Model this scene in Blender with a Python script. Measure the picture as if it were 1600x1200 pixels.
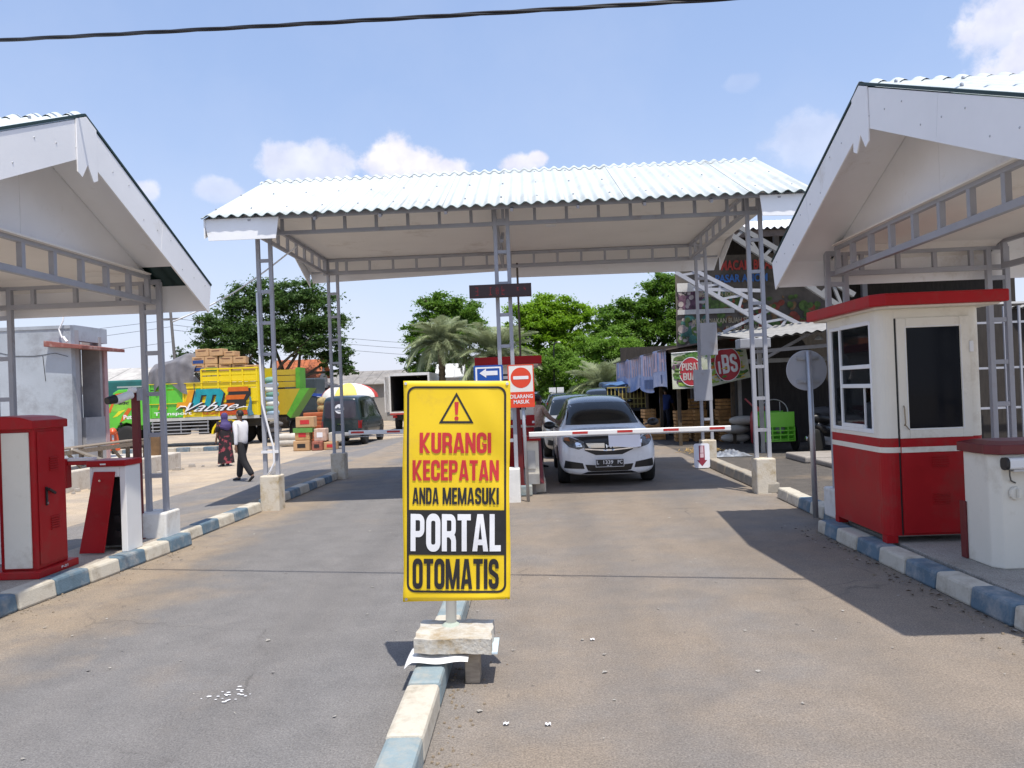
import bpy, bmesh, math, random
import numpy as np
from mathutils import Vector, Matrix, Quaternion
from mathutils.bvhtree import BVHTree
random.seed(7); rng = np.random.default_rng(7)
PI = math.pi
for o in list(bpy.data.objects): bpy.data.objects.remove(o)
SC = bpy.context.scene
COL = SC.collection

# ------------------------------------------------------------------ camera, world, sun, exposure
_yc = Vector((32/1200, -8/1200, 1)).normalized()
_z = Vector((-.038, 1, 0)); _zc = (_z - _yc*_z.dot(_yc)).normalized()
_xc = _zc.cross(_yc)
if _xc.x < 0: _xc = -_xc
cam = bpy.data.objects.new('camera', bpy.data.cameras.new('camera')); COL.objects.link(cam)
R = Matrix(((_xc.x, _xc.y, -_xc.z), (_yc.x, _yc.y, -_yc.z), (_zc.x, _zc.y, -_zc.z)))
cam.matrix_world = Matrix.Translation((0, 0, 1.68)) @ R.to_4x4()
cam.data.sensor_width = 36; cam.data.lens = 27; cam.data.clip_end = 3000; cam.data.clip_start = .05
SC.camera = cam
SUN = Vector((-.17, .33, -1)).normalized()
EL = math.asin(-SUN.z); AZ = math.atan2(.17, -.33)
sl = bpy.data.lights.new('sun', 'SUN'); sl.energy = 2.25; sl.angle = math.radians(.55); sl.color = (1, .94, .84)
so = bpy.data.objects.new('sun', sl); COL.objects.link(so); so.rotation_euler = SUN.to_track_quat('-Z', 'Y').to_euler()
so.location = (3, -6, 20)
SC.view_settings.view_transform = 'Standard'; SC.view_settings.look = 'None'
SC.view_settings.exposure = 1.2; SC.view_settings.gamma = 1; SC.view_settings.use_curve_mapping = False

def make_world():
    w = bpy.data.worlds.new('World'); SC.world = w; w.use_nodes = True
    nt = w.node_tree; N = nt.nodes; L = nt.links; N.clear()
    out = N.new('ShaderNodeOutputWorld'); bg = N.new('ShaderNodeBackground'); bg.inputs[1].default_value = .15
    sky = N.new('ShaderNodeTexSky'); sky.sky_type = 'NISHITA'; sky.sun_disc = False
    sky.sun_elevation = EL; sky.sun_rotation = AZ; sky.air_density = 1.0; sky.dust_density = 1.6; sky.ozone_density = 2.2
    tc = N.new('ShaderNodeTexCoord')
    sep = N.new('ShaderNodeSeparateXYZ'); L.new(tc.outputs['Generated'], sep.inputs[0])
    def M(op, a, b=None, c=None, clamp=False):
        n = N.new('ShaderNodeMath'); n.operation = op; n.use_clamp = clamp
        for i, v in enumerate((a, b, c)):
            if v is None: continue
            if isinstance(v, (int, float)): n.inputs[i].default_value = v
            else: L.new(v, n.inputs[i])
        return n.outputs[0]
    x, y, z = sep.outputs
    az = M('ARCTAN2', x, y)
    el = M('ARCSINE', z)
    # detail noise on the direction, for ragged cloud edges
    nz = N.new('ShaderNodeTexNoise'); nz.inputs['Scale'].default_value = 22; nz.inputs['Detail'].default_value = 9; nz.inputs['Roughness'].default_value = .62
    L.new(tc.outputs['Generated'], nz.inputs['Vector'])
    n2 = N.new('ShaderNodeTexNoise'); n2.inputs['Scale'].default_value = 3.2; n2.inputs['Detail'].default_value = 6; n2.inputs['Roughness'].default_value = .6
    L.new(tc.outputs['Generated'], n2.inputs['Vector'])
    nf = M('MULTIPLY', M('SUBTRACT', nz.outputs[0], .5), 2.0)
    total = None
    # cumulus heaps low over the roofs: (azimuth, elevation, half-width, half-height, strength)
    for (a, e, ra, re, st) in CLOUDS:
        dx = M('DIVIDE', M('SUBTRACT', az, a), ra); dz = M('DIVIDE', M('SUBTRACT', el, e), re)
        d = M('SQRT', M('ADD', M('MULTIPLY', dx, dx), M('MULTIPLY', dz, dz)))
        # puffy upper edge, soft towards the base
        v = M('SUBTRACT', M('ADD', 1.0, M('MULTIPLY', nf, .75)), d)
        v = M('SMOOTHSTEP', v, 0.0, .62) if False else M('MULTIPLY', v, 2.5, clamp=True)
        v = M('MULTIPLY', M('MULTIPLY', v, v), M('SUBTRACT', 3.0, M('MULTIPLY', v, 2.0)))
        base = M('ADD', M('MULTIPLY', dz, .55), 1.0, clamp=True)
        v = M('MULTIPLY', M('MULTIPLY', v, base), st)
        total = v if total is None else M('MAXIMUM', total, v)
    # thin high veil all round
    veil = M('MULTIPLY', M('SUBTRACT', n2.outputs[0], .45, clamp=True), 1.1, clamp=True)
    # whitish haze near the horizon, all round
    hz = M('POWER', M('SUBTRACT', 1.0, M('MULTIPLY', M('MAXIMUM', z, 0.0), 1.9), clamp=True), 2.5)
    hz = M('MULTIPLY', hz, .85)
    mix0 = N.new('ShaderNodeMixRGB'); mix0.inputs[0].default_value = .70; L.new(sky.outputs[0], mix0.inputs[1]); mix0.inputs[2].default_value = (.95, 1.28, 2.08, 1)
    mix1 = N.new('ShaderNodeMixRGB'); L.new(mix0.outputs[0], mix1.inputs[1]); mix1.inputs[2].default_value = (2.55, 2.62, 2.98, 1); L.new(M('ADD', hz, M('MULTIPLY', veil, .35), clamp=True), mix1.inputs[0])
    mix2 = N.new('ShaderNodeMixRGB'); L.new(mix1.outputs[0], mix2.inputs[1]); L.new(total, mix2.inputs[0])
    nl = N.new('ShaderNodeTexNoise'); nl.inputs['Scale'].default_value = 30; nl.inputs['Detail'].default_value = 6; L.new(tc.outputs['Generated'], nl.inputs['Vector'])
    cc = N.new('ShaderNodeMixRGB'); cc.inputs[1].default_value = (2.45, 2.42, 2.78, 1); cc.inputs[2].default_value = (3.5, 3.38, 3.6, 1); L.new(M('MULTIPLY', M('SUBTRACT', nl.outputs[0], .3), 2.2, clamp=True), cc.inputs[0]); L.new(cc.outputs[0], mix2.inputs[2])
    L.new(mix2.outputs[0], bg.inputs[0]); L.new(bg.outputs[0], out.inputs[0])
def pxdir(px, py):
    d = R @ Vector(((px-800)/1200, -(py-600)/1200, -1)); d.normalize()
    return math.atan2(d.x, d.y), math.asin(d.z)
CLOUDS = []
for (px, py, rx, ry, st) in [(485, 262, 78, 42, .62), (455, 245, 34, 26, .5), (610, 250, 52, 42, .95), (648, 262, 60, 38, .95), (700, 268, 40, 26, .9),
                             (815, 258, 34, 20, .85), (838, 250, 20, 16, .9), (1580, 40, 70, 52, .7), (1640, 90, 90, 70, .75), (1270, 225, 62, 50, .28),
                             (345, 300, 42, 22, .4), (228, 298, 22, 20, .6), (1160, 130, 26, 16, .12)]:
    a, e = pxdir(px, py); CLOUDS.append((a, e, rx/1200*1.08, ry/1200, st))
# the same kind of heaps go on round the horizon outside the picture
for k in range(10):
    a = .95 + k*.47; CLOUDS.append((a, .2 + .09*math.sin(k*2.3), .11 + .04*math.sin(k*5.1), .05, .7))
make_world()

# ------------------------------------------------------------------ helpers
class MB:
    """collects vertices and faces (world coordinates) and links them as one mesh"""
    def __init__(s): s.v = []; s.f = []; s.m = []; s.mi = 0
    def add(s, vs, fs):
        n = len(s.v); s.v += [tuple(p) for p in vs]; s.f += [tuple(n+i for i in f) for f in fs]; s.m += [s.mi]*len(fs); return s
    def box(s, x0, x1, y0, y1, z0, z1, M=None):
        vs = [Vector(p) for p in ((x0,y0,z0),(x1,y0,z0),(x1,y1,z0),(x0,y1,z0),(x0,y0,z1),(x1,y0,z1),(x1,y1,z1),(x0,y1,z1))]
        if M is not None: vs = [M @ p for p in vs]
        return s.add(vs, [(0,3,2,1),(4,5,6,7),(0,1,5,4),(1,2,6,5),(2,3,7,6),(3,0,4,7)])
    def bar(s, a, b, w, h=None, up=(0,0,1)):
        h = h or w; a = Vector(a); b = Vector(b); d = (b-a).normalized(); u = Vector(up)
        if abs(d.dot(u)) > .99: u = Vector((0,1,0))
        r = d.cross(u).normalized()*w/2; u2 = r.cross(d).normalized()*h/2
        vs = [a-r-u2, a+r-u2, a+r+u2, a-r+u2, b-r-u2, b+r-u2, b+r+u2, b-r+u2]
        return s.add(vs, [(0,3,2,1),(4,5,6,7),(0,1,5,4),(1,2,6,5),(2,3,7,6),(3,0,4,7)])
    def tube(s, pts, rad, n=8, cap=True):
        pts = [Vector(p) for p in pts]; k = len(pts)
        if isinstance(rad, (int, float)): rad = [rad]*k
        base = len(s.v); prev = None
        for i, p in enumerate(pts):
            d = (pts[min(i+1,k-1)] - pts[max(i-1,0)])
            d = d.normalized() if d.length > 0 else Vector((0,0,1))
            if prev is None: u = d.orthogonal().normalized()
            else:
                u = prev - d*prev.dot(d); u = u.normalized() if u.length > 1e-5 else d.orthogonal().normalized()
            prev = u; w = d.cross(u)
            for j in range(n):
                a = 2*PI*j/n; s.v.append(tuple(p + (u*math.cos(a)+w*math.sin(a))*rad[i]))
        for i in range(k-1):
            for j in range(n):
                s.f.append((base+i*n+j, base+i*n+(j+1)%n, base+(i+1)*n+(j+1)%n, base+(i+1)*n+j)); s.m.append(s.mi)
        if cap:
            s.f.append(tuple(base+j for j in reversed(range(n)))); s.f.append(tuple(base+(k-1)*n+j for j in range(n))); s.m += [s.mi]*2
        return s
    def lathe(s, c, prof, n=16, axis='z', M=None):
        c = Vector(c); base = len(s.v)
        for (r, h) in prof:
            for j in range(n):
                a = 2*PI*j/n; p = Vector((r*math.cos(a), r*math.sin(a), h))
                if axis == 'y': p = Vector((p.x, p.z, p.y))
                if axis == 'x': p = Vector((p.z, p.x, p.y))
                if M is not None: p = M @ p
                s.v.append(tuple(c+p))
        for i in range(len(prof)-1):
            for j in range(n):
                s.f.append((base+i*n+j, base+i*n+(j+1)%n, base+(i+1)*n+(j+1)%n, base+(i+1)*n+j)); s.m.append(s.mi)
        s.f.append(tuple(base+j for j in reversed(range(n)))); s.f.append(tuple(base+(len(prof)-1)*n+j for j in range(n))); s.m += [s.mi]*2
        return s
    def prism(s, poly, fn, d0, d1):
        """poly: 2-D outline; fn(u, v, d) -> point"""
        n = len(poly); vs = [fn(u, v, d0) for u, v in poly] + [fn(u, v, d1) for u, v in poly]
        fs = [tuple(range(n)), tuple(range(2*n-1, n-1, -1))] + [(i, i+n, (i+1)%n+n, (i+1)%n) for i in range(n)]
        return s.add(vs, fs)
    def poly(s, pts): return s.add(pts, [tuple(range(len(pts)))])
    def grid(s, fn, nu, nv):
        vs = [fn(i/nu, j/nv) for j in range(nv+1) for i in range(nu+1)]
        return s.add(vs, [(j*(nu+1)+i, j*(nu+1)+i+1, (j+1)*(nu+1)+i+1, (j+1)*(nu+1)+i) for j in range(nv) for i in range(nu)])
    def build(s, name, mats, parent=None, smooth=False, bevel=0, bseg=2, local=False, sub=0, recalc=True):
        me = bpy.data.meshes.new(name)
        off = Vector((0,0,0)) if (parent is None or local) else wloc(parent)
        me.from_pydata([tuple(Vector(p)-off) for p in s.v] if off.length else s.v, [], s.f)
        if not isinstance(mats, (list, tuple)): mats = [mats]
        for m in mats: me.materials.append(m)
        if len(mats) > 1: me.polygons.foreach_set('material_index', s.m)
        if recalc:
            bm = bmesh.new(); bm.from_mesh(me); bmesh.ops.recalc_face_normals(bm, faces=bm.faces); bm.to_mesh(me); bm.free()
        o = bpy.data.objects.new(name, me); COL.objects.link(o)
        if parent is not None: o.parent = parent
        if smooth: me.shade_smooth() if hasattr(me, 'shade_smooth') else me.polygons.foreach_set('use_smooth', [True]*len(me.polygons))
        if bevel:
            b = o.modifiers.new('bevel', 'BEVEL'); b.width = bevel; b.segments = bseg; b.limit_method = 'ANGLE'; b.angle_limit = .6; b.harden_normals = False
        if sub:
            b = o.modifiers.new('sub', 'SUBSURF'); b.levels = b.render_levels = sub
        return o
def wloc(o):
    v = Vector((0,0,0))
    while o is not None: v += Vector(o.location); o = o.parent
    return v
def tag(o, label=None, cat=None, group=None, kind=None):
    if label: o['label'] = label
    if cat: o['category'] = cat
    if group: o['group'] = group
    if kind: o['kind'] = kind
    return o
def thing(name, label, cat, loc=(0,0,0), group=None, kind=None):
    o = bpy.data.objects.new(name, None); COL.objects.link(o); o.location = loc; o.empty_display_size = .2
    return tag(o, label, cat, group, kind)
def kids(o): return [c for c in bpy.data.objects if c.parent == o]
def copy_tree(o, parent=None, ch=None):
    if ch is None:
        ch = {}
        for c in bpy.data.objects:
            if c.parent: ch.setdefault(c.parent.name, []).append(c)
    c = o.copy(); COL.objects.link(c); c.parent = parent
    for k in ch.get(o.name, []): copy_tree(k, c, ch)
    return c
def dup(o, parent, loc=None):
    c = o.copy(); COL.objects.link(c); c.parent = parent
    if loc is not None: c.location = loc
    return c

# ------------------------------------------------------------------ materials
MATS = {}
def mat(name, col, rough=.6, var=.12, scale=4, bump=0, bscale=60, metal=0, col2=None, alpha=1, coat=0, spec=.5, trans=0, dirt=None, dscale=1.5, damt=.5, emit=None, stretch=None):
    if name in MATS: return MATS[name]
    m = bpy.data.materials.new(name); m.use_nodes = True; nt = m.node_tree; N = nt.nodes; L = nt.links
    b = N['Principled BSDF']; b.inputs['Roughness'].default_value = rough; b.inputs['Metallic'].default_value = metal
    b.inputs['Coat Weight'].default_value = coat; b.inputs['Specular IOR Level'].default_value = spec; b.inputs['Coat Roughness'].default_value = .06
    tc = N.new('ShaderNodeTexCoord'); src = tc.outputs['Object']
    if stretch:
        mp = N.new('ShaderNodeMapping'); mp.inputs['Scale'].default_value = stretch; L.new(src, mp.inputs[0]); src = mp.outputs[0]
    nz = N.new('ShaderNodeTexNoise'); nz.inputs['Scale'].default_value = scale; nz.inputs['Detail'].default_value = 6; nz.inputs['Roughness'].default_value = .65
    L.new(src, nz.inputs['Vector'])
    rp = N.new('ShaderNodeValToRGB'); L.new(nz.outputs[0], rp.inputs[0])
    c = Vector(col); c2 = Vector(col2) if col2 else c*(1-var*2)
    rp.color_ramp.elements[0].position = .3; rp.color_ramp.elements[1].position = .68
    rp.color_ramp.elements[0].color = (*c2, 1); rp.color_ramp.elements[1].color = (*(c if col2 else c*(1+var*.5)), 1)
    outc = rp.outputs[0]
    if dirt:
        n3 = N.new('ShaderNodeTexNoise'); n3.inputs['Scale'].default_value = dscale; n3.inputs['Detail'].default_value = 9; n3.inputs['Roughness'].default_value = .72
        L.new(src, n3.inputs['Vector'])
        r3 = N.new('ShaderNodeValToRGB'); L.new(n3.outputs[0], r3.inputs[0]); r3.color_ramp.elements[0].position = .66 - damt*.3; r3.color_ramp.elements[1].position = .82 - damt*.2
        r3.color_ramp.elements[0].color = (0,0,0,1); r3.color_ramp.elements[1].color = (.85,.85,.85,1)
        mx = N.new('ShaderNodeMixRGB'); L.new(r3.outputs[0], mx.inputs[0]); L.new(outc, mx.inputs[1]); mx.inputs[2].default_value = (*dirt, 1); outc = mx.outputs[0]
    L.new(outc, b.inputs['Base Color'])
    mr = N.new('ShaderNodeMapRange'); L.new(nz.outputs[0], mr.inputs[0]); mr.inputs[3].default_value = max(0, rough-.12); mr.inputs[4].default_value = min(1, rough+.12)
    L.new(mr.outputs[0], b.inputs['Roughness'])
    if bump:
        n2 = N.new('ShaderNodeTexNoise'); n2.inputs['Scale'].default_value = bscale; n2.inputs['Detail'].default_value = 5
        L.new(src, n2.inputs['Vector'])
        bp = N.new('ShaderNodeBump'); bp.inputs['Strength'].default_value = bump; bp.inputs['Distance'].default_value = .01; L.new(n2.outputs[0], bp.inputs['Height']); L.new(bp.outputs[0], b.inputs['Normal'])
    if emit: b.inputs['Emission Color'].default_value = (*emit[0], 1); b.inputs['Emission Strength'].default_value = emit[1]
    if trans: b.inputs['Transmission Weight'].default_value = trans
    MATS[name] = m; return m
def leafmat(name, c1, c2, trans=.35):
    m = bpy.data.materials.new(name); m.use_nodes = True; nt = m.node_tree; N = nt.nodes; L = nt.links
    b = N['Principled BSDF']; b.inputs['Roughness'].default_value = .5; b.inputs['Specular IOR Level'].default_value = .35
    tc = N.new('ShaderNodeTexCoord'); nz = N.new('ShaderNodeTexNoise'); nz.inputs['Scale'].default_value = 1.3; nz.inputs['Detail'].default_value = 8; nz.inputs['Roughness'].default_value = .8
    L.new(tc.outputs['Object'], nz.inputs['Vector'])
    rp = N.new('ShaderNodeValToRGB'); L.new(nz.outputs[0], rp.inputs[0]); rp.color_ramp.elements[0].position = .36; rp.color_ramp.elements[1].position = .64
    rp.color_ramp.elements[0].color = (*c1, 1); rp.color_ramp.elements[1].color = (*c2, 1)
    L.new(rp.outputs[0], b.inputs['Base Color'])
    t = N.new('ShaderNodeBsdfTranslucent'); L.new(rp.outputs[0], t.inputs[0]); mx = N.new('ShaderNodeMixShader'); mx.inputs[0].default_value = trans
    L.new(b.outputs[0], mx.inputs[1]); L.new(t.outputs[0], mx.inputs[2]); L.new(mx.outputs[0], N['Material Output'].inputs[0])
    return m
def glassmat(name, tint=(.02,.022,.025), rough=.04, mixf=.55):
    """dark tinted pane: partly see-through, sharp reflections"""
    m = bpy.data.materials.new(name); m.use_nodes = True; nt = m.node_tree; N = nt.nodes; L = nt.links
    b = N['Principled BSDF']; b.inputs['Base Color'].default_value = (*tint, 1); b.inputs['Roughness'].default_value = rough; b.inputs['Specular IOR Level'].default_value = .22
    t = N.new('ShaderNodeBsdfTransparent'); t.inputs[0].default_value = (.45, .48, .5, 1); mx = N.new('ShaderNodeMixShader'); mx.inputs[0].default_value = mixf
    L.new(b.outputs[0], mx.inputs[1]); L.new(t.outputs[0], mx.inputs[2]); L.new(mx.outputs[0], N['Material Output'].inputs[0]); return m

GREY = mat('grey_paint', (.36,.37,.41), .5, .05, 3, .05, 80, dirt=(.24,.2,.17), dscale=2.2, damt=.25)
WHITEB = mat('white_board', (.84,.845,.86), .65, .03, 1.2, .03, 40, dirt=(.52,.47,.4), dscale=1.1, damt=.28)
CEIL = mat('ceiling_board', (.84,.81,.76), .8, .03, .8, dirt=(.5,.44,.36), dscale=.9, damt=.3)
ROOFT = mat('roof_white', (.54,.59,.60), .55, .05, 1.2, .04, 60, dirt=(.36,.37,.35), dscale=1.6, damt=.45)
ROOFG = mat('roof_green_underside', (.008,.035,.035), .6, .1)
RED = mat('red_paint', (.40,.010,.014), .42, .10, 1.6, .05, 30, spec=.22, dirt=(.24,.05,.04), dscale=1.8, damt=.5)
REDDK = mat('dark_red_paint', (.15,.014,.016), .45, .08, 3, dirt=(.09,.02,.02), dscale=2)
CREAM = mat('cream_paint', (.76,.72,.62), .5, .03, 2, .02, 60, dirt=(.5,.44,.34), dscale=2.2, damt=.45)
WHITE = mat('white_paint', (.78,.78,.77), .5, .03, 2, .02, 60, dirt=(.55,.5,.43), dscale=1.7, damt=.25)
CONC = mat('concrete', (.34,.31,.28), .9, .12, 5, .35, 90, dirt=(.2,.17,.14), dscale=2.5)
PLINTH = mat('plinth_concrete', (.68,.62,.52), .9, .1, 5, .4, 50, dirt=(.3,.21,.08), dscale=5, damt=.75)
PLINTHW = mat('plinth_white', (.74,.73,.7), .85, .05, 5, .3, 50, dirt=(.5,.45,.38), dscale=4)
KBLUE = mat('kerb_blue', (.115,.18,.235), .8, .14, 5, .35, 70, dirt=(.36,.35,.33), dscale=4.5, damt=.62)
KBLUE2 = mat('kerb_blue_faded', (.25,.32,.345), .8, .1, 5, .35, 70, dirt=(.40,.37,.31), dscale=4, damt=.6)
KWHITE = mat('kerb_white', (.58,.54,.455), .85, .08, 5, .35, 70, dirt=(.28,.235,.175), dscale=5, damt=.68)
KGREY = mat('kerb_grey', (.36,.33,.28), .9, .1, 5, .4, 70, dirt=(.5,.4,.28), dscale=3, damt=.6)
BLACK = mat('black_plastic', (.012,.012,.013), .45, .1, 8)
RUBBER = mat('rubber', (.018,.018,.018), .8, .15, 12)
CHROME = mat('chrome', (.75,.75,.76), .12, .02, 5, metal=1)
STEEL = mat('galvanised_steel', (.45,.46,.48), .4, .06, 10, metal=.6)
GLASS = glassmat('tinted_glass')
CARGLASS = mat('car_glass', (.006,.008,.008), .05, .05, 2, spec=.35)
YELLOW = mat('banner_yellow', (.84,.58,.012), .42, .03, 2, .06, 18, dirt=(.66,.43,.04), dscale=3.5, damt=.4)
INK = mat('print_black', (.018,.017,.018), .5, .05, 9)
INKRED = mat('print_red', (.56,.03,.035), .5, .05, 9)
INKWHITE = mat('print_white', (.8,.8,.82), .5, .03, 9)
WOOD = mat('grey_wood', (.26,.21,.16), .85, .25, 3, .3, 30, stretch=(1,8,8))
CRATE = mat('crate_wood', (.56,.31,.12), .8, .25, 5, .2, 40)
CARTON = mat('carton', (.50,.31,.16), .8, .08, 4)
SKIN = mat('skin', (.22,.12,.075), .55, .05, 12)
HAIR = mat('hair', (.012,.01,.009), .6, .1, 30)

# ------------------------------------------------------------------ lettering
def glyphs(s, bold=.0, shear=0, spacing=1):
    cu = bpy.data.curves.new('t', 'FONT'); cu.body = s; cu.offset = bold; cu.shear = shear; cu.resolution_u = 3; cu.space_character = spacing
    o = bpy.data.objects.new('t', cu); COL.objects.link(o)
    bpy.context.view_layer.update()
    dg = bpy.context.evaluated_depsgraph_get()
    me = bpy.data.meshes.new_from_object(o.evaluated_get(dg))
    vs = np.array([v.co[:2] for v in me.vertices]); fs = [tuple(p.vertices) for p in me.polygons]
    bpy.data.objects.remove(o); bpy.data.curves.remove(cu); bpy.data.meshes.remove(me)
    return vs, fs
def text(s, rect, fn, m, parent, bold=.02, shear=0, name='lettering', local=False, spacing=1):
    """rect = u0, v0, u1, v1 in the sign's plane; fn(u, v) -> point"""
    vs, fs = glyphs(s, bold, shear, spacing); lo = vs.min(0); hi = vs.max(0); u0, v0, u1, v1 = rect
    q = (vs-lo)/(hi-lo)
    b = MB(); b.add([fn(u0+(u1-u0)*a, v0+(v1-v0)*c) for a, c in q], fs)
    return b.build(name, m, parent, local=local, recalc=False)
def impact(s, rect, fn, m, parent, name='lettering'):
    """heavy condensed capitals drawn as strokes"""
    T = .19; h = T/2; B = MB(); x = 0.; pieces = []
    def arc(cx, cy, r, a0, a1, n=6): return [(cx+r*math.cos(math.radians(a0+(a1-a0)*k/n)), cy+r*math.sin(math.radians(a0+(a1-a0)*k/n))) for k in range(n+1)]
    def stroke(P, t=T, closed=False):
        n = len(P); Ls = []; Rs = []
        for i in range(n):
            a = P[(i-1) % n] if (closed or i) else P[0]; c = P[(i+1) % n] if (closed or i < n-1) else P[-1]; p = P[i]
            d1 = Vector((p[0]-a[0], p[1]-a[1])); d2 = Vector((c[0]-p[0], c[1]-p[1]))
            if d1.length < 1e-6: d1 = d2
            if d2.length < 1e-6: d2 = d1
            d1.normalize(); d2.normalize(); n1 = Vector((-d1.y, d1.x)); n2 = Vector((-d2.y, d2.x)); mm = (n1+n2); mm.normalize(); k = t/2/max(.45, mm.dot(n1))
            Ls.append((p[0]+mm.x*k, p[1]+mm.y*k)); Rs.append((p[0]-mm.x*k, p[1]-mm.y*k))
        for i in range(n if closed else n-1): j = (i+1) % n; pieces.append([Ls[i], Rs[i], Rs[j], Ls[j]])
    def quad(*P): pieces.append(list(P))
    def rect_(a, b_, c, d): quad((a,b_),(c,b_),(c,d),(a,d))
    out = []
    for ch in s:
        pieces = []; w = .54; l, r = h, w-h; R_ = .15; t, bt = 1-.085, .085
        if ch == 'O': stroke(arc(r-R_, t-R_, R_, 0, 90)+arc(l+R_, t-R_, R_, 90, 180)+arc(l+R_, bt+R_, R_, 180, 270)+arc(r-R_, bt+R_, R_, 270, 360), closed=True)
        elif ch == 'U': stroke([(l,1)]+arc(l+R_, bt+R_, R_, 180, 270)+arc(r-R_, bt+R_, R_, 270, 360)+[(r,1)])
        elif ch == 'C': stroke([(r,.62)]+arc(r-R_, t-R_, R_, 0, 90)+arc(l+R_, t-R_, R_, 90, 180)+arc(l+R_, bt+R_, R_, 180, 270)+arc(r-R_, bt+R_, R_, 270, 360)+[(r,.38)])
        elif ch == 'G': stroke([(r,.64)]+arc(r-R_, t-R_, R_, 0, 90)+arc(l+R_, t-R_, R_, 90, 180)+arc(l+R_, bt+R_, R_, 180, 270)+arc(r-R_, bt+R_, R_, 270, 360)+[(r,.46)]); rect_(.29,.40,r-h,.53)
        elif ch == 'S': stroke([(r,.68)]+arc(r-R_, t-R_, R_, 0, 90)+arc(l+R_, t-R_, R_, 90, 180)+[(l,.66),(l+.03,.58),(r-.03,.43),(r,.35)]+arc(r-R_, bt+R_, R_, 0, -90)+arc(l+R_, bt+R_, R_, 270, 180)+[(l,.32)], T*.96)
        elif ch == 'D': rect_(0,0,T,1); stroke([(T,t)]+arc(r-R_, t-R_, R_, 90, 0)+arc(r-R_, bt+R_, R_, 0, -90)+[(T,bt)], .17)
        elif ch in 'PRB':
            rect_(0,0,T,1); q = .13; lo = .46; stroke([(T,t)]+arc(r-q, t-q, q, 90, 0)+arc(r-q, lo+q, q, 0, -90)+[(T,lo)], .165)
            if ch == 'R': stroke([(r-.10,.44),(r-.02,.36),(r,.28),(r,0)], T*.95)
            if ch == 'B': stroke(arc(r-q, lo-q, q, 90, 0)+arc(r-q, bt+q, q, 0, -90)+[(T,bt)], .165)
        elif ch == 'H': w = .54; rect_(0,0,T,1); rect_(w-T,0,w,1); rect_(T,.42,w-T,.58)
        elif ch == 'I': w = T; rect_(0,0,T,1)
        elif ch == 'L': w = .42; rect_(0,0,T,1); rect_(T,0,w,.165)
        elif ch == 'E': w = .43; rect_(0,0,T,1); rect_(T,0,w,.165); rect_(T,.835,w,1); rect_(T,.425,w-.03,.58)
        elif ch == 'T': w = .50; rect_(0,.835,w,1); rect_(w/2-h,0,w/2+h,.835)
        elif ch == 'K': w = .58; rect_(0,0,T,1); quad((T,.34),(T,.62),(w-.20,1),(w,1)); quad((T+.055,.50),(w,0),(w-.205,0),(T,.40)); 
        elif ch == 'A': w = .60; quad((0,0),(.185,0),(.335,1),(.19,1)); quad((w-.185,0),(w,0),(w-.19,1),(w-.335,1)); rect_(.19,.17,w-.19,.32)
        elif ch == 'N': w = .56; rect_(0,0,.17,1); rect_(w-.17,0,w,1); quad((.0,1),(.17,1),(w,0),(w-.17,0))
        elif ch == 'M': w = .74; rect_(0,0,.17,1); rect_(w-.17,0,w,1); quad((.0,1),(.20,1),(w/2+.07,0),(w/2-.07,0)); quad((w-.20,1),(w,1),(w/2+.07,0),(w/2-.07,0))
        elif ch == 'Y': w = .56; quad((0,1),(.2,1),(w/2+h,.45),(w/2-h,.45)); quad((w-.2,1),(w,1),(w/2+h,.45),(w/2-h,.45)); rect_(w/2-h,0,w/2+h,.45)
        elif ch == ' ': w = .2
        out += [[(x+a, c) for a, c in P] for P in pieces]; x += w+.055
    x -= .055; u0, v0, u1, v1 = rect; k = 0
    for P in out:
        Q = [Vector((u0+(u1-u0)*a/x, v0+(v1-v0)*c)) for a, c in P]; N_ = max(1, min(8, int(max((Q[1]-Q[0]).length, (Q[2]-Q[1]).length)/.02)))
        def g(a, c): q = Q[0].lerp(Q[1], a).lerp(Q[3].lerp(Q[2], a), c); p = fn(q.x, q.y); return (p[0], p[1]-k*1e-5, p[2])
        B.grid(g, N_, N_); k += 1
    return B.build(name, m, parent, recalc=False)
def rrect(u0, v0, u1, v1, r, n=5):
    P = []
    for cx, cy, a0 in ((u1-r, v1-r, 0), (u0+r, v1-r, 90), (u0+r, v0+r, 180), (u1-r, v0+r, 270)):
        for k in range(n+1):
            a = math.radians(a0+90*k/n); P.append((cx+r*math.cos(a), cy+r*math.sin(a)))
    return P
def circle(cx, cy, r, n=28): return [(cx+r*math.cos(2*PI*k/n), cy+r*math.sin(2*PI*k/n)) for k in range(n)]
def ring(b, outer, inner, fn):
    n = len(outer); b.add([fn(*p) for p in outer]+[fn(*p) for p in inner], [(i, (i+1)%n, n+(i+1)%n, n+i) for i in range(n)])

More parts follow.
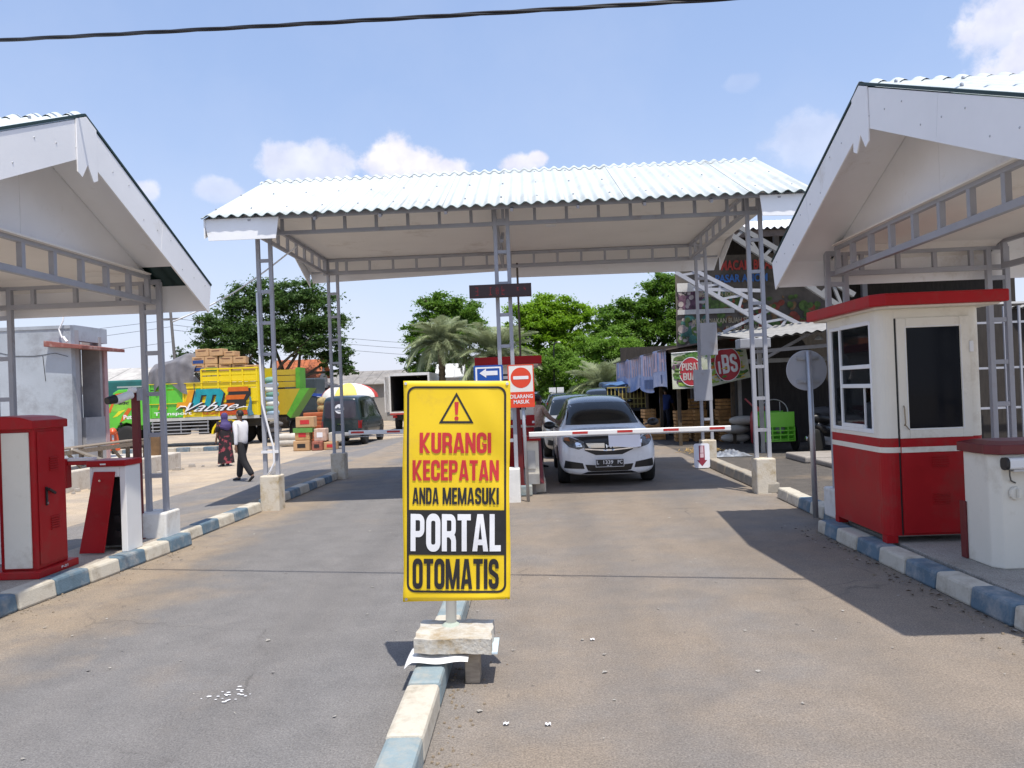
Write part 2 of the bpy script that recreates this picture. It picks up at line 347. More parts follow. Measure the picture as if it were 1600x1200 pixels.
# ------------------------------------------------------------------ ground, roads, kerbs
def groundmat(name, kind):
    m = bpy.data.materials.new(name); m.use_nodes = True; nt = m.node_tree; N = nt.nodes; L = nt.links
    b = N['Principled BSDF']; b.inputs['Roughness'].default_value = .9; b.inputs['Specular IOR Level'].default_value = .3
    g = N.new('ShaderNodeNewGeometry'); P = g.outputs['Position']
    def noise(sc, det=6, ro=.6, stretch=None):
        n = N.new('ShaderNodeTexNoise'); n.inputs['Scale'].default_value = sc; n.inputs['Detail'].default_value = det; n.inputs['Roughness'].default_value = ro
        if stretch:
            mp = N.new('ShaderNodeMapping'); mp.inputs['Scale'].default_value = stretch; L.new(P, mp.inputs[0]); L.new(mp.outputs[0], n.inputs['Vector'])
        else: L.new(P, n.inputs['Vector'])
        return n.outputs[0]
    def ramp(v, a, c, ca=(0,0,0), cb=(1,1,1)):
        r = N.new('ShaderNodeValToRGB'); L.new(v, r.inputs[0]); r.color_ramp.elements[0].position = a; r.color_ramp.elements[1].position = c
        r.color_ramp.elements[0].color = (*ca, 1); r.color_ramp.elements[1].color = (*cb, 1); return r.outputs[0]
    def mix(f, a, c, mode='MIX'):
        x = N.new('ShaderNodeMixRGB'); x.blend_type = mode
        for i, v in enumerate((f, a, c)):
            if isinstance(v, (int, float)): x.inputs[i].default_value = v
            elif isinstance(v, tuple): x.inputs[i].default_value = (*v, 1)
            else: L.new(v, x.inputs[i])
        return x.outputs[0]
    def MM(op, a, c=None, clamp=False):
        n = N.new('ShaderNodeMath'); n.operation = op; n.use_clamp = clamp
        for i, v in enumerate((a, c)):
            if v is None: continue
            if isinstance(v, (int, float)): n.inputs[i].default_value = v
            else: L.new(v, n.inputs[i])
        return n.outputs[0]
    sx = N.new('ShaderNodeSeparateXYZ'); L.new(P, sx.inputs[0]); X, Y, Z = sx.outputs
    big = noise(.55, 7, .62); mid = noise(3.2, 8, .7); fine = noise(95, 3, .7); grit = noise(260, 2, .5)
    if kind == 'road':
        grey = mix(ramp(mid, .35, .7), (.158,.153,.153), (.205,.198,.196))
        sand = mix(ramp(mid, .3, .75), (.225,.182,.142), (.30,.238,.178))
        # dust lies on the right-hand lane and along the kerbs, thinner where the wheels run
        right = MM('MULTIPLY', MM('ADD', X, .75), 2.2, True)
        wob = MM('MULTIPLY', MM('SUBTRACT', big, .5), 2.6)
        e1 = MM('SUBTRACT', MM('ADD', wob, -3.45), X); e1 = MM('MULTIPLY', MM('ADD', e1, .35), 1.5, True)
        dust = MM('ADD', MM('MULTIPLY', right, .8), e1, True)
        dust = MM('MULTIPLY', dust, ramp(big, .28, .55), True)
        dust = MM('MAXIMUM', dust, MM('MULTIPLY', ramp(big, .58, .75), .55))
        far = MM('MULTIPLY', MM('SUBTRACT', Y, 9), .12, True); dust = MM('ADD', dust, MM('MULTIPLY', far, MM('MULTIPLY', right, .1)), True)
        col = mix(dust, grey, sand)
        col = mix(MM('MULTIPLY', MM('MULTIPLY', e1, ramp(mid, .35, .6)), .5), col, (.34,.27,.19))
        # tyre-polished tracks run a little darker along each lane
        tr = None
        for cx in (-3.3, -1.75, .55, 2.0):
            q = MM('SUBTRACT', 1.0, MM('MULTIPLY', MM('ABSOLUTE', MM('SUBTRACT', MM('ADD', X, MM('MULTIPLY', MM('SUBTRACT', big, .5), .8)), cx)), 2.6), True); tr = q if tr is None else MM('MAXIMUM', tr, q)
        col = mix(MM('MULTIPLY', tr, .30), col, (.125,.118,.115))
        pt = ramp(noise(.9, 3, .45), .60, .635); col = mix(MM('MULTIPLY', pt, .14), col, (.115,.112,.112))
        # long lengthwise streaks
        st = ramp(noise(1, 5, .6, (2.2, .16, 1)), .42, .62)
        col = mix(MM('MULTIPLY', st, .12), col, (.28,.255,.235))
        spot = ramp(noise(2.4, 4, .6), .68, .74); col = mix(MM('MULTIPLY', spot, .35), col, (.11,.10,.098))
        sp2 = ramp(noise(9, 3, .5, (1.3, .8, 1)), .725, .75); col = mix(MM('MULTIPLY', sp2, .6), col, (.075,.07,.068))
        vo = N.new('ShaderNodeTexVoronoi'); vo.feature = 'DISTANCE_TO_EDGE'; vo.inputs['Scale'].default_value = .42
        wv = N.new('ShaderNodeMixRGB'); wv.blend_type = 'ADD'; wv.inputs[0].default_value = .35; nn_ = N.new('ShaderNodeTexNoise'); nn_.inputs['Scale'].default_value = 2.5; nn_.inputs['Detail'].default_value = 6; L.new(P, nn_.inputs['Vector']); L.new(P, wv.inputs[1]); L.new(nn_.outputs['Color'], wv.inputs[2]); L.new(wv.outputs[0], vo.inputs['Vector'])
        cr = ramp(vo.outputs['Distance'], .0, .006, (1,1,1), (0,0,0)); col = mix(MM('MULTIPLY', MM('MULTIPLY', cr, ramp(big, .5, .62)), .55), col, (.06,.055,.052))
    elif kind == 'lot':
        a = mix(ramp(mid, .3, .7), (.42,.33,.235), (.53,.43,.315)); gr = mix(ramp(mid, .3, .7), (.30,.25,.20), (.37,.31,.25))
        col = mix(ramp(big, .42, .62), a, gr)
        st = ramp(noise(1, 6, .65, (.25, 1.6, 1)), .45, .6); col = mix(MM('MULTIPLY', st, .35), col, (.42,.36,.30))
    elif kind == 'lane':
        col = mix(ramp(mid, .3, .7), (.17,.16,.155), (.225,.212,.205)); col = mix(MM('MULTIPLY', ramp(big, .5, .66), .7), col, (.33,.26,.185))
    elif kind == 'yard':
        col = mix(ramp(mid, .3, .7), (.075,.068,.063), (.125,.112,.10)); col = mix(MM('MULTIPLY', ramp(big, .55, .66), .6), col, (.24,.185,.13))
    else:
        col = mix(ramp(mid, .3, .7), (.30,.28,.25), (.40,.37,.33)); col = mix(MM('MULTIPLY', ramp(noise(1.7, 9, .75), .5, .68), .65), col, (.17,.15,.13))
        if kind == 'pave_left': col = mix(ramp(big, .3, .6), mix(.6, col, (.55,.44,.33)), col)
    col = mix(.75, col, ramp(fine, .3, .72, (.42,.42,.42), (1.55,1.54,1.52)), 'MULTIPLY')
    col = mix(.6, col, ramp(noise(34, 5, .7), .3, .7, (.78,.78,.78), (1.16,1.16,1.15)), 'MULTIPLY')
    col = mix(MM('MULTIPLY', ramp(grit, .64, .70), .5), col, (.48,.45,.40))
    col = mix(MM('MULTIPLY', ramp(noise(180, 2, .5), .70, .74), .6), col, (.05,.047,.045))
    L.new(col, b.inputs['Base Color'])
    bp = N.new('ShaderNodeBump'); bp.inputs['Strength'].default_value = .6; bp.inputs['Distance'].default_value = .01
    L.new(MM('ADD', MM('MULTIPLY', fine, .9), MM('ADD', MM('MULTIPLY', mid, .25), MM('MULTIPLY', noise(38, 4, .6), .5))), bp.inputs['Height']); L.new(bp.outputs[0], b.inputs['Normal'])
    return m
def gz(x): t = min(1, max(0, (-4.9 - x)/1.5)); return -.1*t*t*(3-2*t)
ROAD = groundmat('asphalt_road', 'road'); LOT = groundmat('sandy_lot', 'lot'); LANE = groundmat('worn_lane', 'lane'); YARD = groundmat('market_yard', 'yard'); PAVE = groundmat('pavement_concrete', 'pave'); PAVEL = groundmat('pavement_concrete_sandy', 'pave_left')
b = MB(); xs = [-600, -60, -30] + [-15+.25*i for i in range(45)] + [-3.5, 0, 4, 30, 60, 600]; ys = [-60, -5, 0, 10, 20, 40, 60, 200, 900]
b.add([(x, y, gz(x)-.006) for y in ys for x in xs], [(j*len(xs)+i, j*len(xs)+i+1, (j+1)*len(xs)+i+1, (j+1)*len(xs)+i) for j in range(len(ys)-1) for i in range(len(xs)-1)])
tag(b.build('ground', LOT, smooth=True), 'sandy light brown dirt ground of the market lot behind the gate', 'ground', kind='structure')
b = MB(); b.grid(lambda u, v: (-4.75+8.3*u, -3+70*v, 0), 20, 40)
tag(b.build('road', ROAD), 'worn dusty grey asphalt road of two lanes through the gate', 'road', kind='structure')
b = MB(); b.grid(lambda u, v: (-6.95+2.2*u, -3+33*v, gz(-6.95+2.2*u)), 16, 30)
tag(b.build('side_lane', LANE, smooth=True), 'pale worn asphalt lane behind the kerb on the lot side', 'road', kind='structure')
b = MB(); b.grid(lambda u, v: (3.55+22*u, 5+60*v, 0), 10, 10)
tag(b.build('market_yard', YARD), 'dark damp asphalt yard in front of the fruit market', 'yard', kind='structure')

def kerb(name, label, pts, h, w, mats, seg, start=0, faded=0):
    """pts: polyline along the face that meets the road; painted blocks laid end to end"""
    k = thing(name, label, 'kerb', (*pts[0], 0), kind='structure'); i = start
    for a, c in zip(pts[:-1], pts[1:]):
        A = Vector((*a, 0)); B = Vector((*c, 0)); Ln = (B-A).length; d = (B-A)/Ln; nrm = Vector((-d.y, d.x, 0))*(1 if w > 0 else -1); n = max(1, round(Ln/seg))
        for q in range(n):
            p = A+d*(Ln*q/n+.003); e = A+d*(Ln*(q+1)/n-.003); z = h + random.uniform(-.008, .008); ww = abs(w)
            m = MB(); sl = .02
            s0 = random.uniform(-.006,.006)
            vs = [p+nrm*s0, p+nrm*ww, p+nrm*ww+Vector((0,0,z)), p+nrm*(sl+s0)+Vector((0,0,z))]; ve = [v+(e-p) for v in vs]
            m.add([Vector(v) for v in vs+ve], [(0,1,2,3),(7,6,5,4),(0,4,5,1),(1,5,6,2),(2,6,7,3),(3,7,4,0)])
            m.build('kerb_block', mats[i % len(mats)], k, bevel=.022, bseg=2); i += 1
    return k
kerb('kerb', 'blue and white kerb under the ticket cabinet beside the left lane', [(-4.75, 1.8), (-4.06, 8.95)], .15, .2, [KBLUE, KWHITE], .46, 1)
kerb('kerb', 'short white kerb end beside the white plinth of the left canopy', [(-4.08, 8.98), (-4.62, 9.02)], .15, .2, [KWHITE], .5)
kerb('kerb', 'blue and white kerb running between the left plinths of the big canopy', [(-4.22, 9.1), (-4.1, 11.4)], .14, .2, [KWHITE, KBLUE], .42)
kerb('kerb', 'blue and white kerb stretch ending at the far left plinth of the big canopy', [(-4.1, 11.75), (-4.0, 15.6)], .14, .2, [KBLUE, KWHITE], .46)
kerb('kerb', 'blue and white kerb round the pavement of the red guard booth', [(3.1, 1.8), (3.04, 8.45)], .15, -.2, [KBLUE, KWHITE], .46, 1)
kerb('kerb', 'rear end of the booth pavement kerb by the round sign pole', [(3.04, 8.47), (4.9, 8.5)], .15, -.2, [KWHITE, KBLUE], .5)
kerb('kerb', 'blue and white kerb from the booth to the front right plinth', [(3.36, 8.75), (3.42, 11.05)], .15, -.2, [KBLUE, KWHITE, KBLUE, KWHITE, KWHITE], .42)
kerb('kerb', 'bare grey kerb between the right plinths beside the waiting car', [(3.4, 11.45), (3.42, 15.3)], .17, -.2, [KGREY], .6)
kerb('kerb', 'narrow faded blue and white kerb dividing the lanes under the yellow banner', [(-.74, 1.6), (-.74, 11.5)], .15, -.19, [KBLUE2, KWHITE], .62)
b = MB(); b.add([(-5.25,1.8,-.1),(-4.56,1.8,-.1),(-4.26,8.8,-.1),(-5.0,8.8,-.1),(-5.25,1.8,.146),(-4.56,1.8,.146),(-4.26,8.8,.146),(-5.0,8.8,.146)], [(0,3,2,1),(4,5,6,7),(0,1,5,4),(1,2,6,5),(2,3,7,6),(3,0,4,7)])
tag(b.build('pavement', PAVEL, bevel=.02), 'sandy concrete pavement strip carrying the ticket cabinet', 'pavement', kind='structure')
b = MB(); b.box(3.3, 9, 1.8, 8.29, -.05, .147)
tag(b.build('pavement', PAVE, bevel=.01), 'stained concrete pavement under the red guard booth', 'pavement', kind='structure')
isl = thing('island', 'concrete island with painted edge carrying the middle booth', 'island', (-.5, 12, 0), kind='structure')
b = MB(); b.box(-.98, .0, 12.35, 17.5, -.05, .17); b.build('island_top', CONC, isl, bevel=.02)
for (x0, x1, y0, y1, mm) in [(-.82,-.52,11.75,12.34,KWHITE),(-.515,-.27,12.0,12.34,KBLUE),(-.265,-.06,12.05,12.34,KBLUE2),(-.055,.16,12.42,13.0,PLINTH),(.005,.16,13.01,14.4,KGREY),(.005,.16,14.41,17.5,KGREY)]:
    b = MB(); b.box(x0, x1, y0, y1, 0, .175 + random.uniform(0,.012)); b.build('kerb_block', mm, isl, bevel=.025)
b = MB(); b.box(5.35, 9.5, 15.4, 16.6, 0, .13); b.box(5.5, 9.5, 14.2, 15.39, 0, .10)
tag(b.build('step', CONC, bevel=.03), 'low grey concrete step at the edge of the market yard', 'step', kind='structure')

# ------------------------------------------------------------------ corrugated roofs and lattice steel
PITCH = .176
def corr(x0, x1, fn, thick=.012):
    """corrugated sheet from x0 to x1; fn(x, t, off) -> point, t 0..1 from eave to ridge"""
    n = max(4, round((x1-x0)/PITCH*8)); b = MB()
    for off, mi in ((0, 0), (-thick, 1)):
        b.mi = mi
        b.grid(lambda u, v: fn(x0+(x1-x0)*u, v, off + .022*math.cos(2*PI*(x0+(x1-x0)*u)/PITCH)), n, 2)
    b.mi = 1
    nn = n+1; tot = nn*3
    b.f += [(i, tot+i, tot+i+1, i+1) for i in range(n)]; b.m += [1]*n                     # eave edge
    for e in (0, n):
        for r in range(2): b.f.append((e+r*nn, e+(r+1)*nn, tot+e+(r+1)*nn, tot+e+r*nn)); b.m.append(1)
    return b
def gable_roof(root, xa, xb, yf, yr, yb, ze, zr, panels):
    w = (xb-xa)/panels
    for side, (y0, z0) in enumerate(((yf, ze), (yb, ze))):
        dy = yr-y0; dz = zr-z0; Ln = math.hypot(dy, dz); ny, nz = -dz/Ln, dy/Ln
        if nz < 0: ny, nz = -ny, -nz
        for k in range(panels):
            lap = .004*(k % 2) + random.uniform(-.003,.003); ex = random.uniform(-.012,.012)
            a = xa+k*w - (.03 if k else 0); c = xa+(k+1)*w
            fn = lambda x, t, off: (x, y0+(dy)*(t*(1+ex/Ln)-ex/Ln) + ny*(off+lap), z0+dz*(t*(1+ex/Ln)-ex/Ln) + nz*(off+lap))
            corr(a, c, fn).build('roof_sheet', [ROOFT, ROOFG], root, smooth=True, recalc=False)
    # ridge cap following the corrugation
    for k in range(panels):
        a = xa+k*w-.015; c = xa+(k+1)*w+.015; n = round((c-a)/PITCH*8); b = MB()
        s = (zr-ze)/(yr-yf)
        prof = [(-.14, -.14*s-.004), (-.05, -.035*s), (0, .004), (.05, -.035*s), (.14, -.14*s-.004)]
        b.grid(lambda u, v: (a+(c-a)*u, yr+prof[round(v*4)][0], zr+.016+(k%2)*.003+prof[round(v*4)][1]+.023*math.cos(2*PI*(a+(c-a)*u)/PITCH)), n, 4)
        b.build('ridge_cap', ROOFT, root, smooth=True, recalc=False)
def screws(root, xa, xb, yf, yr, ze, zr):
    b = MB()
    for t in (.12, .5, .86):
        y = yf+(yr-yf)*t; z = ze+(zr-ze)*t
        k = 0; x = math.ceil(xa/PITCH)*PITCH
        while x < xb:
            if k % 3 == 0: b.lathe((x, y, z+.022), [(.014,0),(.014,.016),(.006,.024)], 6)
            x += PITCH; k += 1
    o = b.build('roof_screws', STEEL, root); o['kind'] = 'stuff'
def lattice_post(root, x, y, z0, z1, ax=(1,0), sep=.19, w=.058, pitch=.475, m=None):
    m = m or GREY; ax = Vector((*ax, 0)); c = Vector((x, y, 0)); b = MB()
    for s in (-1, 1):
        p = c+ax*s*sep/2; b.bar(p+Vector((0,0,z0)), p+Vector((0,0,z1)), w, w, up=(0,1,0))
    post = b.build('lattice_post', m, root, bevel=.006)
    z = z0+.42; first = None
    while z < z1-.05:
        if first is None:
            r = MB(); a = c-ax*(sep/2-w/2-.001); e = c+ax*(sep/2-w/2-.001); r.bar(a+Vector((0,0,z)), e+Vector((0,0,z)), w*.8, w*.85, up=(0,0,1)); first = r.build('rung', m, post); zf = z
        else: dup(first, post, (0, 0, z-zf))
        z += pitch
    return post
def truss(root, a, c, zb, zt, pitch=.475, w=.05, m=None, name='truss'):
    m = m or GREY; A = Vector((*a, 0)); B = Vector((*c, 0)); Ln = (B-A).length; d = (B-A)/Ln; b = MB()
    for z in (zb, zt): b.bar(A+Vector((0,0,z)), B+Vector((0,0,z)), w, w*1.15)
    t = b.build(name, m, root, bevel=.005); n = max(2, round(Ln/pitch)); f = None
    for k in range(n+1):
        p = A+d*(Ln*k/n); p = A+d*min(max(Ln*k/n, w/2), Ln-w/2)
        if f is None: r = MB(); r.bar(p+Vector((0,0,zb+w*.58)), p+Vector((0,0,zt-w*.58)), w*.9, w*.9, up=(-d.y,d.x,0)); f = r.build('strut', m, t); p0 = p
        else: dup(f, t, p-p0)
    return t
def plinth(root, x, y, w, z0, z1, m): 
    b = MB(); b.box(x-w/2, x+w/2, y-w/2, y+w/2, z0, z1); return b.build('plinth', m, root, bevel=.02)

# ------------------------------------------------------------------ the big canopy over both lanes
XL, XR, YF, YR, YB, ZE, ZR = -4.68, 4.06, 10.9, 13.6, 16.3, 4.33, 5.57
gc = thing('gate_canopy', 'big white corrugated canopy spanning both lanes on grey lattice posts', 'canopy', (-.3, 13.6, 0))
gable_roof(gc, XL, XR, YF, YR, YB, ZE, ZR, 10); screws(gc, XL, XR, YF, YR, ZE, ZR)
PX = (-4.01, -.38, 3.41)
for y, zz in ((11.6, 4.47), (15.65, 4.47)):
    for i, x in enumerate(PX):
        if i == 1 and y > 12: continue
        if i == 2 and y > 12: x += .09
        top = .52 if i != 1 else .5
        lattice_post(gc, x, y, top, zz); plinth(gc, x, y, .29, -.02, top+.005, PLINTHW if i == 1 else PLINTH)
    truss(gc, (-4.2, y-.002), (3.5, y-.002), 4.2, 4.47)
for x in PX: truss(gc, (x-.12, 11.66), (x-.12, 15.6), 4.203, 4.473)
b = MB(); b.box(XL+.12, XR-.12, 11.55, 15.72, 4.505, 4.52); b.build('ceiling', CEIL, gc)
b = MB(); b.tube([(-4.125,11.54,3.3),(-4.115,11.54,2.3),(-4.10,11.53,1.62),(-4.0,11.53,1.15),(-3.95,11.53,.95),(-3.945,11.53,.72),(-4.0,11.52,.60),(-4.05,11.53,.54)], .016, 8); b.build('conduit', INKWHITE, gc, smooth=True)
b = MB(); b.box(-4.14,-3.88,11.53,11.56,.86,.90); b.build('clamp_bar', INKWHITE, gc)
b = MB(); b.bar((-.38, 11.66, 3.95), (-.38, 12.3, 4.19), .045); b.build('brace', GREY, gc)
fm = WHITEB
b = MB(); b.prism([(-4.66, 4.31), (-4.60, 4.0), (-3.62, 4.0), (-3.57, 4.31)], lambda u, v, d: (u, d, v), 10.98, 10.995); b.build('fascia_board', fm, gc)
b = MB(); b.prism([(3.33, 4.31), (3.36, 4.02), (3.98, 4.0), (4.04, 4.31)], lambda u, v, d: (u, d, v), 10.98, 10.995); b.build('fascia_board', fm, gc)
b = MB(); b.prism([(-4.62, 4.3), (-4.58, 4.1), (-.42, 4.2), (-.42, 4.3)], lambda u, v, d: (u, d, v), 16.2, 16.215); b.build('fascia_board', fm, gc)
b = MB(); b.prism([(-.415, 4.3), (-.415, 4.05), (3.9, 4.03), (4.0, 4.3)], lambda u, v, d: (u, d, v), 16.2, 16.215); b.build('fascia_board', fm, gc)
for x, s in ((XL+.03, 1), (XR-.03, -1)):
    for ya, yb_ in ((YF+.06, YR), (YB-.06, YR)):
        za = ZE-.0; b = MB(); q = (ZR-ZE)/(YR-YF)
        b.prism([(ya, ZE-.02), (yb_, ZR-.05), (yb_, ZR-.36), (ya, ZE-.30)], lambda u, v, d: (d, u, v), x-.008, x+.008); b.build('barge_board', fm, gc)
    # gable board in the plane of the posts
    xg = -4.14 if s > 0 else 3.55
    b = MB(); b.prism([(11.5, 4.5), (15.75, 4.5), (YR, ZR-.07)], lambda u, v, d: (d, u, v), xg-.006, xg+.006); b.build('gable_board', fm, gc)
# purlins under the sheets and the rafters at the front eave
for t in (.06, .36, .7):
    for y0 in (YF, YB):
        y = y0+(YR-y0)*t; z = ZE+(ZR-ZE)*t-.075; b = MB(); b.box(XL+.1, XR-.1, y-.025, y+.025, z-.03, z+.03); b.build('purlin', GREY, gc)
x = -4.0; f = None
while x < 3.9:
    if f is None: b = MB(); b.bar((x, YF+.08, ZE-.07), (x, 11.58, 4.56), .04, .05); f = b.build('rafter', GREY, gc); xf = x
    else: dup(f, gc, Vector(f.location)+Vector((x-xf, 0, 0)))
    x += .95
for xa, xz in ((XL+.05, -.4), (-.395, XR-.05)):
    b = MB(); b.add([(xa,15.6,4.53),(xz,15.6,4.53),(xz,16.2,4.29),(xa,16.2,4.29),(xa,15.6,4.545),(xz,15.6,4.545),(xz,16.2,4.305),(xa,16.2,4.305)], [(0,1,2,3),(7,6,5,4),(0,4,5,1),(1,5,6,2),(2,6,7,3),(3,7,4,0)]); b.build('soffit_board', CEIL, gc)
for xa, xz, yy in ((XL+.04, -4.15, 0), (3.56, XR-.04, 0)):
    for ya in (YF, YB):
        q = (ZR-ZE)/(YR-YF); y0 = ya+(YR-ya)*.04; b = MB(); z0 = ZE+abs(y0-ya)*q-.06; z1 = ZR-.06
        b.add([(xa,y0,z0),(xz,y0,z0),(xz,YR,z1),(xa,YR,z1),(xa,y0,z0-.014),(xz,y0,z0-.014),(xz,YR,z1-.014),(xa,YR,z1-.014)], [(0,1,2,3),(7,6,5,4),(0,4,5,1),(1,5,6,2),(2,6,7,3),(3,7,4,0)]); b.build('soffit_board', CEIL, gc)
b = MB(); b.lathe((.42, 13.3, 4.49), [(.0,0),(.09,0),(.1,.014)], 14); b.build('ceiling_lamp', WHITE, gc)

# ------------------------------------------------------------------ the two side canopies over the booths
def side_canopy(name, label, s, xb, xg, xo, xe):
    """s = +1: its open gable faces the road from the right; -1: from the left"""
    c = thing(name, label, 'canopy', (xg, 6.55, 0)); yf, yr, yb, ze, zr = 4.02, 6.55, 9.08, 3.06, (4.2 if s < 0 else 4.15)
    xa, xz = min(xb, xe), max(xb, xe)
    gable_roof(c, xa, xz, yf, yr, yb, ze, zr, 3 if s < 0 else 4)
    screws(c, xa, xz, yf, yr, ze, zr)
    for y in (8.82, 4.28):
        for x in (xg, xo):
            lattice_post(c, x, y, .42, 3.09, sep=.2); plinth(c, x, y, .36, .1 if x == xg else -.12, .43, PLINTHW)
        truss(c, (min(xg,xo)-.12, y), (max(xg,xo)+.12, y), 2.86, 3.09, .45)
    for x in (xg-s*.02, xo+s*.02): truss(c, (x, 4.31), (x, 8.74), 2.863, 3.145, .45, .055)
    # plain ceiling, gable panel, sloping soffit boards
    b = MB(); b.box(min(xg,xo)-.1, max(xg,xo)+.1, 4.45, 8.65, 3.15, 3.165); b.build('ceiling', CEIL, c)
    sl = (zr-ze)/(yr-yf)
    for xx in (xg, xo):
        b = MB(); b.prism([(yf+.33, 3.172), (yr-.002, 3.172), (yr-.002, zr-.06)], lambda u, v, d: (d, u, v), xx-.008, xx+.008); b.build('gable_board', WHITEB, c)
        b = MB(); b.prism([(yr+.002, 3.172), (yb-.33, 3.172), (yr+.002, zr-.06)], lambda u, v, d: (d, u, v), xx-.0075, xx+.0075); b.build('gable_board', WHITEB, c)
    for ya in (yf, yb):
        for (xp, xq) in ((xb, xg), (xo, xe)):
            sg = 1 if xq > xp else -1
            b = MB(); vs = []
            for x in (xp+sg*.02, xq-sg*.012):
                t0 = .20 if (s < 0 and ya == yb and xp == xb) else .04
                for y, z in ((ya+(yr-ya)*t0, ze+(zr-ze)*t0), (yr, zr)): vs += [(x, y, z-.052), (x, y, z-.066)]
            b.add(vs, [(0,2,6,4),(1,5,7,3),(0,4,5,1),(2,3,7,6),(0,1,3,2),(4,6,7,5)]); b.build('soffit_board', WHITEB, c)
        # barge boards on both ends
        for x in (xb, xe):
            y1 = yr; b = MB()
            A0, A1, B1, B0 = [Vector(q) for q in ((ya+(yr-ya)*.005, ze-.01), (y1, zr-.02), (y1, zr-.36), (ya+(yr-ya)*.035, ze-.33))]; tm = .52 if ya < yr else .46
            b.prism([tuple(A0), tuple(A0.lerp(A1, tm-.0008)), tuple(B0.lerp(B1, tm+.006)), tuple(B0)], lambda u, v, d: (d, u, v), x-.009, x+.009); b.build('barge_board', WHITEB, c)
            b = MB(); b.prism([tuple(A0.lerp(A1, tm+.0008)), tuple(A1), tuple(B1), tuple(B0.lerp(B1, tm+.0076))], lambda u, v, d: (d, u, v), x-.008, x+.008); b.build('barge_board', WHITEB, c)
            b = MB()
            for q in range(9):
                p = A0.lerp(A1, .06+.11*q).lerp(B0.lerp(B1, .06+.11*q), .25+.45*((q*7) % 3)/2); b.lathe((x-s*.0095, p.x, p.y), [(.008,0),(.006,-s*.003)], 8, 'x')
            b.build('board_screws', STEEL, c)['kind'] = 'stuff'
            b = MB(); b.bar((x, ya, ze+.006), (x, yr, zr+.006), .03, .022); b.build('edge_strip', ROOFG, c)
        # eave fascia
        yy = ya + (.1 if ya < yr else -.1)
        b = MB(); b.box(min(xb,xe)+.03, max(xb,xe)-.03, yy-.008, yy+.008, ze-.31, ze+.0); b.build('fascia_board', WHITEB, c)
        y2 = 4.45 if ya < yr else 8.65; xi, xj = min(xg,xo)+.02, max(xg,xo)-.02; za_ = ze-.01+abs(yy-ya)*sl; zb_ = 3.15
        b = MB(); b.add([(xi,yy,za_-.06),(xj,yy,za_-.06),(xj,y2,zb_),(xi,y2,zb_),(xi,yy,za_-.045),(xj,yy,za_-.045),(xj,y2,zb_+.015),(xi,y2,zb_+.015)], [(0,1,2,3),(7,6,5,4),(0,4,5,1),(1,5,6,2),(2,6,7,3),(3,7,4,0)]); b.build('soffit_board', CEIL, c)
    # notched apex board in front of the barge boards
    x = xb - s*.016
    b = MB(); q = sl
    P = [(yr, zr-.012), (yr+.15, zr-.012-.15*q), (yr+.15, zr-.53), (yr+.085, zr-.56), (yr, zr-.43)]
    P2 = [(yr, zr-.43), (yr-.085, zr-.56), (yr-.15, zr-.53), (yr-.15, zr-.012-.15*q), (yr, zr-.012)]
    for poly in (P, P2): b.prism(poly, lambda u, v, d: (d, u, v), x-.005, x+.005)
    b.build('apex_board', WHITEB, c)
    return c
side_canopy('booth_canopy', 'white gabled canopy over the ticket cabinet on the left', -1, -3.8, -4.4, -6.17, -6.75)
side_canopy('booth_canopy', 'white gabled canopy over the red guard booth on the right', 1, 2.87, 3.5, 5.3, 5.95)

